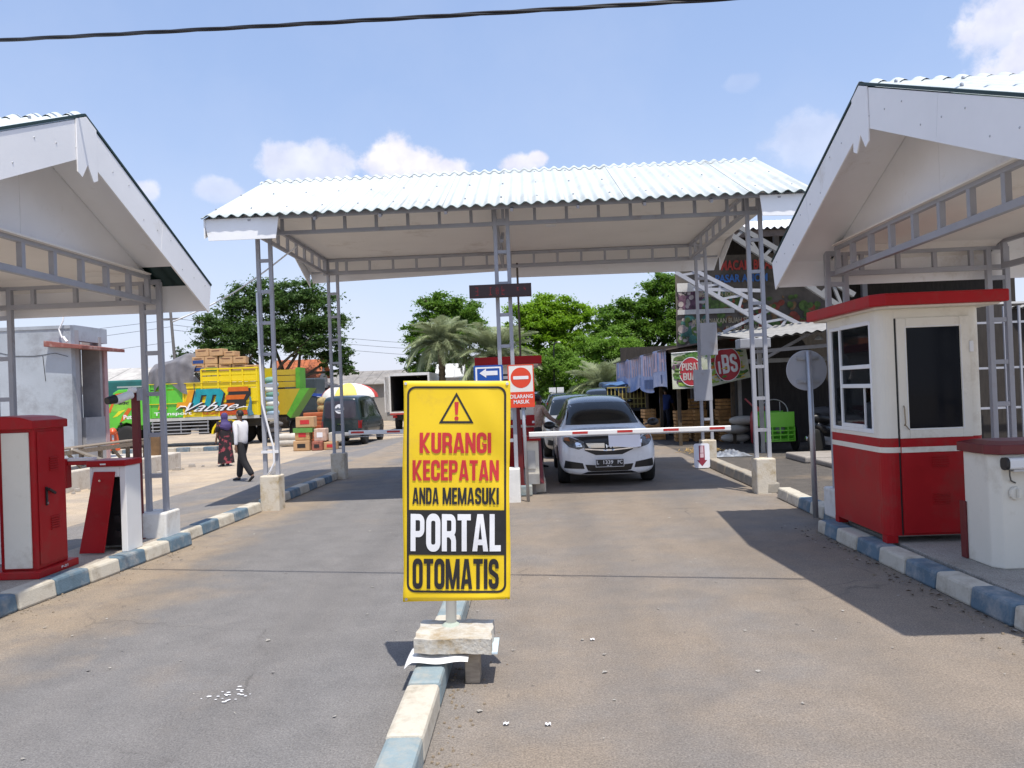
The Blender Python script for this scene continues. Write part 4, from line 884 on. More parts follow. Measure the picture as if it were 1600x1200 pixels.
def island_things():
    t = thing('barrier_box', 'cream barrier box with dark red door on the middle island', 'barrier box', (-.02, 12.5, .17))
    b = MB(); b.box(-.16, .06, 12.2, 12.55, .17, .86); b.build('body', CREAM, t, bevel=.008)
    b = MB(); b.box(-.165, .005, 12.18, 12.197, .42, .70); b.build('patch', mat('pale_grey_patch', (.52,.52,.5), .7), t)
    b = MB(); b.add([(.065,12.22,.17),(.13,12.26,.17),(.10,12.5,.9),(.065,12.3,.9),(.065,12.55,.17),(.065,12.55,.9)], [(0,1,2,3),(1,4,5,2),(0,3,5,4),(3,2,5),(0,4,1)]); b.build('door', REDDK, t)
    b = MB(); b.box(-.20, .1, 12.17, 12.58, .862, .93); b.build('top_cap', RED, t, bevel=.008)
    p = thing('post', 'dark red steel post beside the no entry sign pole', 'post', (-.23, 12.36, .17))
    b = MB(); b.bar((-.225, 12.15, .175), (-.27, 12.15, 1.95), .085, .085, up=(0,1,0)); b.build('shaft', REDDK, p, bevel=.006); b = MB(); b.box(-.30, -.15, 12.08, 12.22, .172, .182); b.build('foot_plate', REDDK, p)
    t = thing('barrier_box', 'white barrier box hidden behind the yellow banner on the island', 'barrier box', (-.85, 13.5, .17))
    b = MB(); b.box(-.97, -.68, 13.42, 13.75, .17, 1.05); b.build('body', WHITE, t, bevel=.008); b = MB(); b.box(-1.0, -.65, 13.39, 13.78, 1.052, 1.12); b.build('top_cap', RED, t)
    # middle booth
    x0, x1, y0, y1 = -.93, -.0, 14.4, 15.6
    t = thing('guard_booth', 'small red roofed booth on the middle island behind the signs', 'booth', (-.45, 15, .17))
    b = MB(); b.box(x0, x1, y0, y1, .2, 1.12); lw = b.build('lower_wall', RED, t, bevel=.04)
    b = MB(); b.box(x0-.004, x1+.004, y0-.004, y1+.004, .97, 1.02); b.build('stripe', CREAM, t)
    b = MB(); b.box(x0, x0+.1, y0, y1, 1.121, 2.12); b.box(x1-.14, x1, y0, y1, 1.121, 2.12); b.box(x0+.101, x1-.141, y0, y0+.04, 1.121, 1.3); b.box(x0+.101, x1-.141, y0, y0+.04, 1.98, 2.12); b.box(x0+.101, x1-.141, y1-.04, y1, 1.121, 2.12); b.build('upper_wall', CREAM, t)
    f = None
    for k in range(6):
        if f is None: b = MB(); b.box(x1-.136, x1-.118, y0-.006, y0-.0005, 1.13, 1.9); f = b.build('panel_rib', CREAM, t)
        else: dup(f, t, Vector(f.location)+Vector((k*.024, 0, 0)))
    b = MB(); b.box(x0+.1, x1-.14, y0+.015, y0+.02, 1.3, 1.98); b.build('pane', GLASS, t)
    b = MB(); b.box(x0-.12, x1+.19, y0-.25, y1+.2, 2.15, 2.30); b.build('roof', RED, t, bevel=.012)
    b = MB(); b.box(x0-.06, x1+.12, y0-.18, y1+.13, 2.12, 2.149); b.build('eave_board', CREAM, t)
    b = MB(); b.box(-.14, .02, 14.28, 14.38, 1.0, 1.2); o = b.build('payment_box', RED, bevel=.01); tag(o, 'small red box with a white slot on the front of the middle booth', 'box')
    b = MB(); b.box(-.03, .015, 14.272, 14.279, 1.05, 1.09); b.build('slot', WHITE, o)
    b = MB(); b.tube([(-.22, 15.75, .17), (-.22, 15.75, 4.28)], .022, 8); tag(b.build('pole', mat('brown_steel', (.10,.085,.075), .6)), 'thin dark steel pole rising behind the middle booth to the canopy', 'pole')
island_things()

# sign backs on the rear right post, leaning arrow board
b = MB(); b.box(3.36, 3.69, 15.28, 15.33, 2.22, 2.86); tag(b.build('sign_back', GREY, bevel=.006), 'upper blank grey sign back on the rear right lattice post', 'sign')
b = MB(); b.box(3.21, 3.57, 15.36, 15.40, 1.32, 1.94); tag(b.build('sign_back', GREY, bevel=.006), 'lower blank grey sign back on the rear right lattice post', 'sign')
def arrow_board():
    t = thing('arrow_board', 'small white board with a red arrow pointing down leaning by the kerb', 'sign', (3.24, 15.15, 0))
    lean = .14; x0 = 3.10; w = .305; h = .47
    fn = lambda off: (lambda u, v, d=0: (x0+.012*v/h+u, 15.08+v*lean-off, .02+v))
    b = MB(); b.prism(rrect(0,0,w,h,.04), lambda u, v, d: (x0+.012*v/h+u, 15.08+v*lean+d, .02+v), 0, .01); bo = b.build('board', mat('board_white', (.72,.73,.8), .5, .05), t)
    r = mat('arrow_red', (.26,.02,.045), .5); f = fn(.003); cx = w/2
    b = MB(); b.add([f(*p) for p in ((cx-.055,.43),(cx-.055,.15),(cx-.10,.15),(cx,.035),(cx+.10,.15),(cx+.055,.15),(cx+.055,.43))], [(0,1,5,6),(2,3,4)]); b.build('arrow_print', r, bo, recalc=False)
    pale = mat('arrow_pale', (.62,.45,.5), .5); f = fn(.005)
    b = MB(); b.add([f(*p) for p in ((cx-.034,.42),(cx-.034,.29),(cx+.034,.29),(cx+.034,.42),(cx-.034,.28),(cx-.034,.20),(cx+.034,.20),(cx+.034,.28))], [(0,1,2,3),(4,5,6,7)]); b.build('panel_print', pale, bo, recalc=False)
arrow_board()

# the twisted cable overhead
def cable():
    A = Vector((-4.39, 6.36, 4.8)); B = Vector((1.3, 5.4, 4.36)); d = (B-A); b = MB()
    for ph in (0, 2*PI/3, 4*PI/3):
        pts = []
        for k in range(-300, 601):
            t = k/240; p = A+d*t + Vector((0,0,.02*(t*(t-1))*1.6)); a = ph+t*26
            pts.append(p+Vector((0, math.cos(a), math.sin(a)))*.0085)
        b.tube(pts, .0085, 6)
    tag(b.build('power_cable', mat('cable_black', (.012,.013,.018), .45), smooth=True), 'twisted black power cable crossing the sky above the road', 'cable')
cable()
b = MB(); b.tube([(-5.6+2.0*k/20*1.0*1.0, 11.9+.0*k, 2.95+1.1*k/20 - .12*math.sin(PI*k/20)) for k in range(21)], .012, 6)
tag(b.build('wire', WHITE, smooth=True), 'thin white wire from the left canopy up to the big canopy', 'wire')

# ------------------------------------------------------------------ vehicles
class Shell:
    """car body lofted from stations (y, z top, half-width top, z shoulder, half-width body, z bottom); keeps a BVH so that lamps, panes and trim lie on it"""
    def __init__(s, st, sub=2):
        s.st = st; b = MB(); rows = []
        for (y, zt, wt, zs, wb, zb) in st:
            zm = zs-.13*(zs-zb)/.6
            P = [(0, zt), (.5*wt, zt-.008), (.86*wt, zt-.03), (wt, zt-min(.09, .4*(zt-zs)+.03)), (wt+.45*(wb*.97-wt), zs+.42*(zt-.09-zs) if zt-zs > .2 else (zt+zs)/2-.01), (wb*.975, zs), (wb, zm-.02), (wb*.995, zb+.24), (wb*.96, zb+.05), (wb*.72, zb), (0, zb)]
            rows.append([(x, y, z) for x, z in P] + [(-x, y, z) for x, z in P[-2:0:-1]])
        n = len(rows[0])
        for r in rows: b.v += r
        for i in range(len(rows)-1):
            for j in range(n): b.f.append((i*n+j, i*n+(j+1)%n, (i+1)*n+(j+1)%n, (i+1)*n+j)); b.m.append(0)
        b.f.append(tuple(range(n))); b.f.append(tuple((len(rows)-1)*n+j for j in reversed(range(n)))); b.m += [0, 0]
        me = bpy.data.meshes.new('body'); me.from_pydata(b.v, [], b.f)
        bm = bmesh.new(); bm.from_mesh(me); bmesh.ops.recalc_face_normals(bm, faces=bm.faces); bm.to_mesh(me); bm.free()
        o = bpy.data.objects.new('tmp', me); COL.objects.link(o); m = o.modifiers.new('s', 'SUBSURF'); m.levels = m.render_levels = sub
        bpy.context.view_layer.update(); dg = bpy.context.evaluated_depsgraph_get(); ev = bpy.data.meshes.new_from_object(o.evaluated_get(dg))
        bpy.data.objects.remove(o); bpy.data.meshes.remove(me)
        s.mesh = ev; s.v = [tuple(v.co) for v in ev.vertices]; s.f = [tuple(p.vertices) for p in ev.polygons]
        s.bvh = BVHTree.FromPolygons(s.v, s.f)
    def body(s, parent, m, mats2=None):
        b = MB(); b.add(s.v, s.f); o = b.build('body', m if mats2 is None else [m]+mats2[0], parent, smooth=True, local=True)
        if mats2:
            for p in o.data.polygons: p.material_index = mats2[1](p.center)
        return o
    def on(s, poly, side, name, m, parent, off=.004, step=.06, thick=0):
        """lay a flat outline onto the body: side 'f' (front, u=x v=z), 'b' (rear), 'l'/'r' (u=y v=z), 't' (top, u=x v=y)"""
        bm = bmesh.new(); vs = [bm.verts.new((u, v, 0)) for u, v in poly]; bm.faces.new(vs)
        us = [p[0] for p in poly]; vv = [p[1] for p in poly]
        k = math.floor(min(us)/step)+1
        while k*step < max(us): bmesh.ops.bisect_plane(bm, geom=bm.verts[:]+bm.edges[:]+bm.faces[:], plane_co=(k*step,0,0), plane_no=(1,0,0)); k += 1
        k = math.floor(min(vv)/step)+1
        while k*step < max(vv): bmesh.ops.bisect_plane(bm, geom=bm.verts[:]+bm.edges[:]+bm.faces[:], plane_co=(0,k*step,0), plane_no=(0,1,0)); k += 1
        bmesh.ops.triangulate(bm, faces=bm.faces); bm.verts.index_update(); pts = []; last = None
        D = {'f': ((0,-5,0),(0,1,0)), 'b': ((0,9,0),(0,-1,0)), 'l': ((-5,0,0),(1,0,0)), 'r': ((5,0,0),(-1,0,0)), 't': ((0,0,5),(0,0,-1))}[side]
        d = Vector(D[1]); o0 = Vector(D[0]); miss = []
        for i, v in enumerate(bm.verts):
            u, w = v.co.x, v.co.y; o = o0 + (Vector((u,0,w)) if side in 'fb' else Vector((0,u,w)) if side in 'lr' else Vector((u,w,0)))
            h = s.bvh.ray_cast(o, d)
            if h[0] is None: miss.append(i); pts.append(None)
            else: pts.append(h[0] + h[1]*off*(1 if h[1].dot(d) < 0 else -1))
        good = [(i, p) for i, p in enumerate(pts) if p is not None]
        bm.verts.ensure_lookup_table()
        for i in miss:
            c = bm.verts[i].co; j, p = min(good, key=lambda q: (bm.verts[q[0]].co-c).length); pts[i] = p
        b = MB(); b.add(pts, [tuple(v.index for v in f.verts) for f in bm.faces]); bm.free()
        return b.build(name, m, parent, smooth=True, local=True)
WHEELS = {}
def wheel(parent, x, y, z, r, w=.19, rim=None, name='wheel'):
    key = (r, w, rim)
    if key not in WHEELS:
        b = MB(); b.lathe((0,0,0), [(r*.66,-w/2),(r*.93,-w/2),(r,-w*.32),(r,w*.32),(r*.93,w/2),(r*.66,w/2)], 28, 'x'); WHEELS[key] = None
        o = b.build(name, RUBBER, parent, smooth=True, local=True)
        c = MB(); c.lathe((0,0,0), [(0,-w*.36),(r*.16,-w*.4),(r*.2,-w*.30),(r*.6,-w*.34),(r*.67,-w*.46),(r*.67,w*.46),(r*.6,w*.34),(r*.2,w*.30),(r*.16,w*.4),(0,w*.36)], 24, 'x'); c.build('rim', rim or STEEL, o, local=True)
        h = MB()
        for k in range(6):
            a = 2*PI*k/6
            for s in (-1, 1): h.lathe((s*w*.325, math.cos(a)*r*.4, math.sin(a)*r*.4), [(r*.085, -.012), (r*.085, .012)], 8, 'x')
        h.build('rim_hole', BLACK, o, local=True)['kind'] = 'stuff'
        WHEELS[key] = o; o.location = (x, y, z); return o
    o = copy_tree(WHEELS[key], parent); o.location = (x, y, z); return o
MOB = [(0.0,.785,.50,.64,.60,.24),(.05,.845,.58,.67,.71,.20),(.16,.885,.66,.71,.79,.19),(.45,.92,.70,.79,.83,.19),(.85,.95,.73,.86,.84,.19),(1.02,.965,.735,.90,.84,.19),(1.35,1.15,.68,.92,.84,.19),(1.78,1.385,.60,.93,.84,.19),
       (2.05,1.46,.585,.94,.84,.19),(2.7,1.525,.58,.95,.84,.19),(3.4,1.51,.575,.97,.84,.19),(3.95,1.44,.56,.98,.82,.2),(4.22,1.25,.54,.97,.78,.24),(4.36,1.0,.56,.86,.72,.28),(4.39,.85,.5,.74,.64,.32)]
def car(name, label, body_m, roof_m, plate=None, detail=True, lights_rear=False):
    t = thing(name, label, 'car'); sh = Shell(MOB)
    sh.body(t, body_m, ([roof_m], lambda c: 1 if (c.z > 1.36 and c.y > 1.72) else 0))
    dk = mat('car_black_trim', (.01,.01,.011), .35, .05, 5)
    lens = mat('headlamp', (.10,.095,.09), .12, .3, 22, spec=.6, coat=.5); M = lambda P: [(-x, z) for x, z in P]
    # panes
    ws = sh.on([(-.66,1.0),(.66,1.0),(.56,1.36),(.3,1.385),(-.3,1.385),(-.56,1.36)], 'f', 'windscreen', CARGLASS, t, .005, .05)
    sh.on([(-.50,1.0),(.50,1.0),(.46,1.37),(-.46,1.37)], 'b', 'rear_window', CARGLASS, t, .005)
    for sd in 'lr':
        for P in ([(1.22,.965),(1.86,1.33),(2.02,1.36),(2.12,.97)], [(2.17,.97),(2.10,1.365),(2.95,1.40),(3.0,.985)], [(3.06,.99),(3.02,1.40),(3.72,1.36),(3.9,1.02)]):
            sh.on(P, sd, 'side_window', CARGLASS, t, .005)
        for yc in (.78, 3.44): sh.on([(yc+.36*math.cos(a*PI/12), max(.2, .31+.37*math.sin(a*PI/12))) for a in range(13)], sd, 'wheel_arch', BLACK, t, .006)
        s = -1 if sd == 'l' else 1
        b = MB(); b.lathe((0,0,0), [(0,-.07),(.06,-.06),(.085,0),(.085,.04),(0,.05)], 14, 'y'); mr = b.build('mirror', dk, t, smooth=True, local=True); mr.scale = (1.25,1,.85); mr.location = (s*.95, 1.28, 1.005)
        b = MB(); b.bar((s*.80,1.30,.96), (s*.9,1.30,.985), .05, .03); b.build('mirror_arm', dk, t, local=True)
        sh.on([(2.12,.82),(2.3,.82),(2.3,.845),(2.12,.845)], sd, 'door_handle', body_m, t, .02)
    wheels_r = .31
    for x in (-.735, .735):
        for y in (.78, 3.44): wheel(t, x, y, wheels_r, wheels_r, .2, STEEL)
    # nose
    for f in (lambda P: P, M):
        h = sh.on(f([(-.75,.85),(-.62,.83),(-.43,.77),(-.39,.675),(-.50,.640),(-.66,.685),(-.745,.77)]), 'f', 'headlight', lens, t, .008, .03)
        sh.on(f([(-.73,.835),(-.645,.815),(-.635,.765),(-.715,.775)]), 'f', 'indicator', mat('amber_lens', (.42,.13,.04), .2, .2, 20), h, .014, .03)
        sh.on(f([(-.56,.775),(-.46,.735),(-.44,.685),(-.54,.68)]), 'f', 'reflector', CHROME, h, .013, .03)
        sh.on(f([(-.725,.46),(-.44,.41),(-.415,.315),(-.75,.33)]), 'f', 'fog_recess', dk, t, .006, .04)
    g = sh.on([(-.60,.845),(-.40,.862),(.40,.862),(.60,.845),(.42,.765),(.40,.62),(.22,.54),(-.22,.54),(-.40,.62),(-.42,.765)], 'f', 'grille', dk, t, .006, .04)
    for f in (lambda P: P, M):
        sh.on(f([(-.38,.742),(-.07,.735),(-.07,.655),(-.33,.665)]), 'f', 'chrome_bar', mat('warm_chrome', (.62,.55,.46), .18, .05, 6, metal=1), g, .014, .03)
    sh.on([(-.40,.655),(-.06,.63),(.06,.63),(.40,.655),(.40,.635),(.06,.606),(-.06,.606),(-.40,.635)], 'f', 'chrome_strip', CHROME, g, .02, .03)
    # H emblem
    for P in ([(-.05,.71),(-.033,.71),(-.025,.655),(-.04,.655)], [(.05,.71),(.033,.71),(.025,.655),(.04,.655)], [(-.035,.69),(.035,.69),(.032,.678),(-.032,.678)]):
        sh.on(P, 'f', 'emblem_bar', CHROME, g, .026, .05)
    sh.on([(-.40,.385),(-.22,.37),(.22,.37),(.40,.385),(.36,.285),(.30,.27),(-.30,.27),(-.36,.285)], 'f', 'lower_intake', dk, t, .006, .04)
    sh.on([(-.36,.265),(.36,.265),(.48,.225),(-.48,.225)], 'f', 'bumper_lip', BLACK, t, .006, .05)
    if plate:
        b = MB(); b.box(-.235,.235,-.085,-.075,.345,.475); p = b.build('number_plate', mat('plate_black', (.012,.012,.014), .4), t, local=True)
        fn = lambda u, v, d=0: (u, -.088, v)
        b = MB(); ring(b, rrect(-.235,.345,.235,.475,.006,2), rrect(-.229,.351,.229,.469,.006,2), lambda u, v: (u,-.0865,v)); b.build('plate_border', INKWHITE, p, local=True, recalc=False)
        a, n_, c = plate
        for s_, r in ((a, (-.215,.393,-.18,.455)), (n_, (-.105,.393,.055,.455)), (c, (.13,.393,.21,.455))): text(s_, r, fn, INKWHITE, p, .012, local=True)
        text('08 21', (-.05,.357,.03,.376), fn, INKWHITE, p, .01, local=True)
    for sx in (-.55, .62):   # wipers resting on the screen
        b = MB(); b.bar((sx-.45, 1.0, 0), (sx, 1.0, 0), .01)
    if lights_rear:
        for f in (lambda P: P, M): sh.on(f([(-.70,1.0),(-.56,1.02),(-.50,.82),(-.70,.80)]), 'b', 'tail_light', mat('tail_red', (.22,.012,.012), .2), t, .01)
        sh.on([(-.5,.9),(.5,.9),(.5,.865),(-.5,.865)], 'b', 'chrome_strip', CHROME, t, .012)
        sh.on([(-.24,.80),(.24,.80),(.24,.68),(-.24,.68)], 'b', 'number_plate', mat('plate_black', (.012,.012,.014), .4), t, .012)
    return t, sh
CARWHITE = mat('car_white', (.80,.81,.83), .28, .01, 2, coat=.6); CARBLACK = mat('car_black', (.012,.013,.017), .18, .02, 2, coat=.7); CARSILVER = mat('car_silver', (.34,.33,.31), .3, .03, 2, metal=.3, coat=.5)
c1, sh1 = car('parked_car', 'white car with black roof waiting behind the lowered barrier', CARWHITE, CARBLACK, ('L', '1339', 'PC')); c1['group'] = 'cars queueing in the right lane'
c1.name = 'waiting_car'; c1.location = (1.235, 12.86, 0)
paper = MB(); paper.grid(lambda u, v: (0.0+.53*u, -.06+.10*v*(1-.3*v)+.008*math.sin(6*u), .665+.215*v+.010*math.sin(5*u+1)), 10, 6); po = paper.build('paper_sheet', mat('paper', (.88,.87,.93), .7, .02), None, smooth=True, local=True)
tag(po, 'white sheet of paper lying over the bonnet edge of the white car', 'paper'); po.location = (1.235, 12.86, 0)
c2, sh2 = car('waiting_car', 'silver car queueing close behind the white car', CARSILVER, CARBLACK); c2.location = (1.06, 18.2, 0); c2['group'] = 'cars queueing in the right lane'
c3, sh3 = car('waiting_car', 'dark car seen from behind farther back in the lane', CARBLACK, CARBLACK, lights_rear=True); c3.location = (1.36, 40.4, 0); c3.rotation_euler.z = PI; c3['group'] = 'cars queueing in the right lane'
b = MB(); b.box(-.28,.28,3.72,3.74,1.10,1.3); o = b.build('window_sticker', INKWHITE, c3, local=True); o.location = (0, .47, -.02)
for k, x in enumerate((.80, 1.18)):
    b = MB(); b.box(x, x+.33, 37.2, 37.22, 1.50, 1.72); b.bar((x+.16, 37.24, -.1), (x+.16, 37.24, 1.6), .03); o = b.build('white_board', INKWHITE); tag(o, ('left' if k == 0 else 'right')+' one of two blank white boards above the far dark car', 'board', 'white boards above the far car')
c4, sh4 = car('waiting_car', 'black car with a sloping windscreen just behind the white car on its right side', CARBLACK, CARBLACK); c4.location = (2.55, 26.5, .13); c4['group'] = 'cars queueing in the right lane'
c5, sh5 = car('waiting_car', 'white car farthest back, half hidden by the middle booth', CARWHITE, CARWHITE); c5.location = (.15, 46, 0); c5['group'] = 'cars queueing in the right lane'

def minivan():
    t = thing('minivan', 'dark green minivan with a round white sticker on its rear window', 'van')
    ST = [(0,1.62,.52,.92,.66,.34),(.05,1.72,.60,.94,.73,.28),(.18,1.79,.64,.95,.76,.25),(.8,1.82,.66,.95,.77,.24),(1.8,1.82,.66,.95,.77,.24),(2.45,1.76,.62,.95,.77,.24),(2.9,1.45,.62,.94,.77,.24),(3.25,1.0,.64,.86,.75,.24),(3.55,.86,.6,.72,.70,.26),(3.62,.74,.5,.62,.62,.3)]
    sh = Shell(ST); vm = mat('van_green', (.012,.024,.028), .3, .05, 2, coat=.5); sh.body(t, vm)
    w = sh.on(rrect(-.57,1.0,.57,1.62,.1), 'f', 'rear_window', mat('van_glass', (.05,.045,.06), .12, .08, 3), t, .006, .05)
    sh.on(circle(-.02,1.33,.17,24), 'f', 'sticker', INKWHITE, w, .014, .05); 
    for P in (circle(.05,1.33,.05,10), circle(-.07,1.37,.03,8), [(-.12,1.26),(.0,1.22),(.08,1.26),(.0,1.25)]): sh.on(P, 'f', 'sticker_print', BLACK, w, .018, .05)
    sh.on([(-.66,.945),(.66,.945),(.66,.93),(-.66,.93)], 'f', 'seam', BLACK, t, .006)
    sh.on([(-.12,.80),(.12,.80),(.12,.77),(-.12,.77)], 'f', 'handle', CHROME, t, .016)
    for s in (-1, 1):
        sh.on([(s*.74,.9),(s*.64,.9),(s*.64,.62),(s*.74,.62)], 'f', 'tail_light', mat('tail_red', (.22,.012,.012), .2), t, .01)
    b = MB(); b.box(-.70,.70,-.09,.0,.36,.48); b.build('rear_bumper', mat('bumper_grey', (.42,.42,.43), .5), t, local=True, bevel=.02)
    for sd in 'rl':
        for P in ([(.28,1.0),(.3,1.6),(1.0,1.63),(1.0,1.0)],[(1.06,1.0),(1.06,1.63),(1.85,1.63),(1.85,1.0)],[(1.92,1.0),(1.92,1.6),(2.3,1.56),(2.85,1.02)]): sh.on(P, sd, 'side_window', CARGLASS, t, .006)
        for yc in (.62, 2.85): sh.on([(yc+.33*math.cos(a*PI/12), max(.25, .30+.34*math.sin(a*PI/12))) for a in range(13)], sd, 'wheel_arch', BLACK, t, .006)
    for x in (-.67, .69):
        for y in (.62, 2.85): wheel(t, x, y, .29, .29, .18, CHROME)
    t.location = (-6.93, 27.4, -.1); t.rotation_euler.z = math.radians(-3)
minivan()

def cargo_truck():
    t = thing('cargo_truck', 'yellow and green cargo truck with slatted sides and painted lettering', 'truck')
    # local: x along the truck (cab towards -x), y depth away from camera, z up; side facing the camera at y=0
    yel = mat('truck_yellow', (.80,.60,.008), .4, .05, 1.2, dirt=(.5,.36,.03), dscale=2, damt=.35); grn = mat('truck_green', (.10,.50,.03), .35, .08, 1.5, coat=.4); dkg = mat('truck_frame', (.03,.03,.03), .7)
    orange = mat('truck_orange', (.62,.13,.01), .4); teal = mat('truck_teal', (.01,.30,.36), .4)
    L0, L1 = -4.45, 0.0; zb, zt = 1.1, 3.1
    # side: lower solid panels between posts, upper slats with gaps, posts
    posts = [-4.42,-3.75,-3.05,-2.3,-1.62,-1.12,-.62,-.05]
    for y0 in (0, 2.0):
        for i, (a, e) in enumerate(zip(posts[:-1], posts[1:])):
            mm = grn if i < 2 else yel
            b = MB(); b.box(a+.03, e-.03, y0+.03, y0+.07, zb+.12, 2.32); b.build('side_panel', mm, t, local=True)
            for z in (2.36, 2.62, 2.86):
                if i < 3 and z > 2.4: continue
                b = MB(); b.box(a+.03, e-.03, y0+.03, y0+.07, z, z+(.2 if z < 2.8 else .16)); b.build('slat', mm, t, local=True)
        for i, x in enumerate(posts):
            b = MB(); b.box(x-.03, x+.03, y0-.0, y0+.1, zb+.05, zt if i > 2 else 2.6); b.build('post', yel if i > 1 else grn, t, local=True)
        for z, m_ in ((2.58, yel), (1.78, yel)):
            b = MB(); b.box(L0, L1, y0-.012, y0+.022, z-.012, z+.012); b.build('rail', yel, t, local=True)
        b = MB(); b.box(posts[3], L1, y0-.01, y0+.11, zt-.02, zt+.04); b.build('top_rail', yel, t, local=True)
    b = MB(); b.box(L0, L0+.06, .08, 2.02, zb, 2.6); b.build('end_board', yel, t, local=True); b = MB(); b.box(L1-.06, L1, .08, 2.02, zb, zt); b.build('end_board', yel, t, local=True)
    b = MB(); b.box(L0, L1, -.02, 2.12, zb-.02, zb+.10); b.build('deck_edge', mat('deck_silver', (.5,.5,.48), .45), t, local=True)
    b = MB(); b.box(-6.1, -.1, .55, .7, .75, 1.07); b.box(-6.1, -.1, 1.4, 1.55, .75, 1.07); b.box(-2.6,-2.2,.3,1.8,.5,1.0); b.build('chassis', dkg, t, local=True)
    # under-run rails
    for z in (.58, .72, .86, 1.0):
        b = MB(); b.box(-4.4, -2.05, .0, .03, z-.02, z+.02); b.build('guard_rail', STEEL, t, local=True)
    for x in (-4.35, -3.2, -2.1):
        b = MB(); b.box(x-.02, x+.02, .031, .06, .55, 1.07); b.build('guard_post', STEEL, t, local=True)
    b = MB(); b.box(-3.9, -3.0, .1, .55, .5, 1.0); b.build('tank', dkg, t, local=True, bevel=.05)
    # rear wheel arch
    P = [(-1.30+.66*math.cos(a*PI/14), .50+.60*math.sin(a*PI/14)) for a in range(15)]; Q = [(-1.30+.58*math.cos(a*PI/14), .50+.52*math.sin(a*PI/14)) for a in range(15)]
    b = MB(); n = 15; b.add([(u,0,v) for u,v in P]+[(u,0,v) for u,v in Q]+[(u,.35,v) for u,v in P], [(i,i+1,n+i+1,n+i) for i in range(n-1)]+[(i,i+1,2*n+i+1,2*n+i) for i in range(n-1)]); b.build('mudguard', yel, t, local=True)
    rim = mat('rim_yellow', (.72,.48,.08), .45)
    def tw(x, y):
        o = wheel(t, y, 0, 0, .48, .26, rim); o.rotation_euler.z = PI/2; o.location = (x, y, .48); return o
    for x in (-1.30, -5.45):
        for y in (.18, 1.9): tw(x, y)
    # cab
    cw = [(-6.35,.55),(-6.38,1.25),(-6.28,1.55),(-5.95,2.30),(-5.75,2.42),(-4.62,2.45),(-4.62,.95),(-4.95,.95),(-5.0,.75),(-5.12,.98),(-5.45,1.08),(-5.78,.98),(-5.92,.7),(-5.95,.55)]
    b = MB(); b.prism(cw, lambda u, v, d: (u, d, v), .08, 2.0); cab = b.build('cab', grn, t, local=True, bevel=.03)
    fy = lambda off: (lambda u, v, d=0: (u, .08-off, v))
    def pr(P, m, nm, off=.004, par=cab): b = MB(); b.poly([fy(off)(*p) for p in P]); return b.build(nm, m, par, local=True, recalc=False)
    pr([(-6.12,1.55),(-5.83,2.2),(-5.0,2.28),(-5.0,1.72),(-5.5,1.5)], mat('cab_glass_green', (.22,.55,.05), .2), 'side_window')
    for P in ([(-6.2,1.5),(-6.08,1.5),(-5.78,2.2),(-5.85,2.26)], [(-5.85,2.26),(-5.78,2.2),(-4.9,2.3),(-4.9,2.38)]): pr(P, orange, 'stripe_print', .007)
    pr([(-5.7,1.1),(-5.5,1.2),(-5.2,1.65),(-5.35,1.68),(-5.6,1.35)], orange, 'flame_print', .008); pr([(-6.0,1.3),(-5.75,1.55),(-5.45,1.62),(-5.8,1.35)], mat('truck_lemon', (.75,.68,.02), .4), 'flame_print', .006)
    text('efsc', (-5.75,1.82,-5.3,1.98), fy(.009), INK, cab, .03, .3, local=True)
    text('Putra', (-5.55,1.22,-5.0,1.40), fy(.010), INKWHITE, cab, .03, local=True)
    b = MB(); b.box(-5.9,-4.8,.3,1.8,2.5,2.56); b.build('roof_rack', STEEL, t, local=True)
    b = MB(); b.box(-6.46,-6.36,.05,2.05,.5,.78); b.build('bumper', mat('bumper_orange', (.6,.2,.02), .4), t, local=True, bevel=.02)
    b = MB(); b.box(-6.4,-6.37,.2,.5,.9,1.1); b.build('headlight', INKWHITE, t, local=True)
    # painted lettering on the side
    fs = lambda off: (lambda u, v, d=0: (u, -.014-off, v))
    art = thing('', None, None); bpy.data.objects.remove(art)
    def pp(P, m, off): b = MB(); b.poly([fs(off)(*p) for p in P]); return b.build('letter_print', m, t, local=True, recalc=False)
    def sl(P, k=.28): return [(u+(v-1.6)*k, v) for u, v in P]
    J = [(-3.35,1.62),(-3.35,1.82),(-3.02,1.82),(-3.02,2.30),(-2.78,2.30),(-2.78,1.62)]
    Mo = [(-2.72,1.55),(-2.72,2.32),(-1.75,2.32),(-1.55,2.15),(-1.55,1.55),(-1.82,1.55),(-1.82,2.08),(-1.98,2.08),(-1.98,1.55),(-2.22,1.55),(-2.22,2.08),(-2.44,2.08),(-2.44,1.55)]
    Bo = [[(-1.42,2.18),(-1.42,2.36),(-.62,2.36),(-.55,2.18)], [(-1.42,1.86),(-1.42,2.04),(-.62,2.04),(-.66,1.86)], [(-1.42,1.55),(-1.42,1.72),(-1.0,1.72),(-1.0,1.55)]]
    sh_ = lambda P: [(u+.07, v-.05) for u, v in P]
    for P, m_ in ((J, orange if False else mat('truck_amber', (.75,.33,.01), .4)), (Mo, teal)): pp(sh_(sl(P)), INK, .003); pp(sl(P), m_, .006)
    pp(sl([(-1.35,1.5),(-1.35,2.3),(-.5,2.3),(-.42,2.05),(-.55,1.78),(-.5,1.55)]), INK, .003)
    for P in Bo: pp(sl(P), orange, .006)
    text('Vabae', (-3.0,1.42,-.80,1.78), lambda u, v, d=0: (u+.03, -.024, v-.02), INK, t, .03, .75, local=True, name='letter_print'); text('Vabae', (-3.0,1.43,-.80,1.79), lambda u, v, d=0: (u, -.027, v), INKWHITE, t, .0, .75, local=True, name='letter_print')
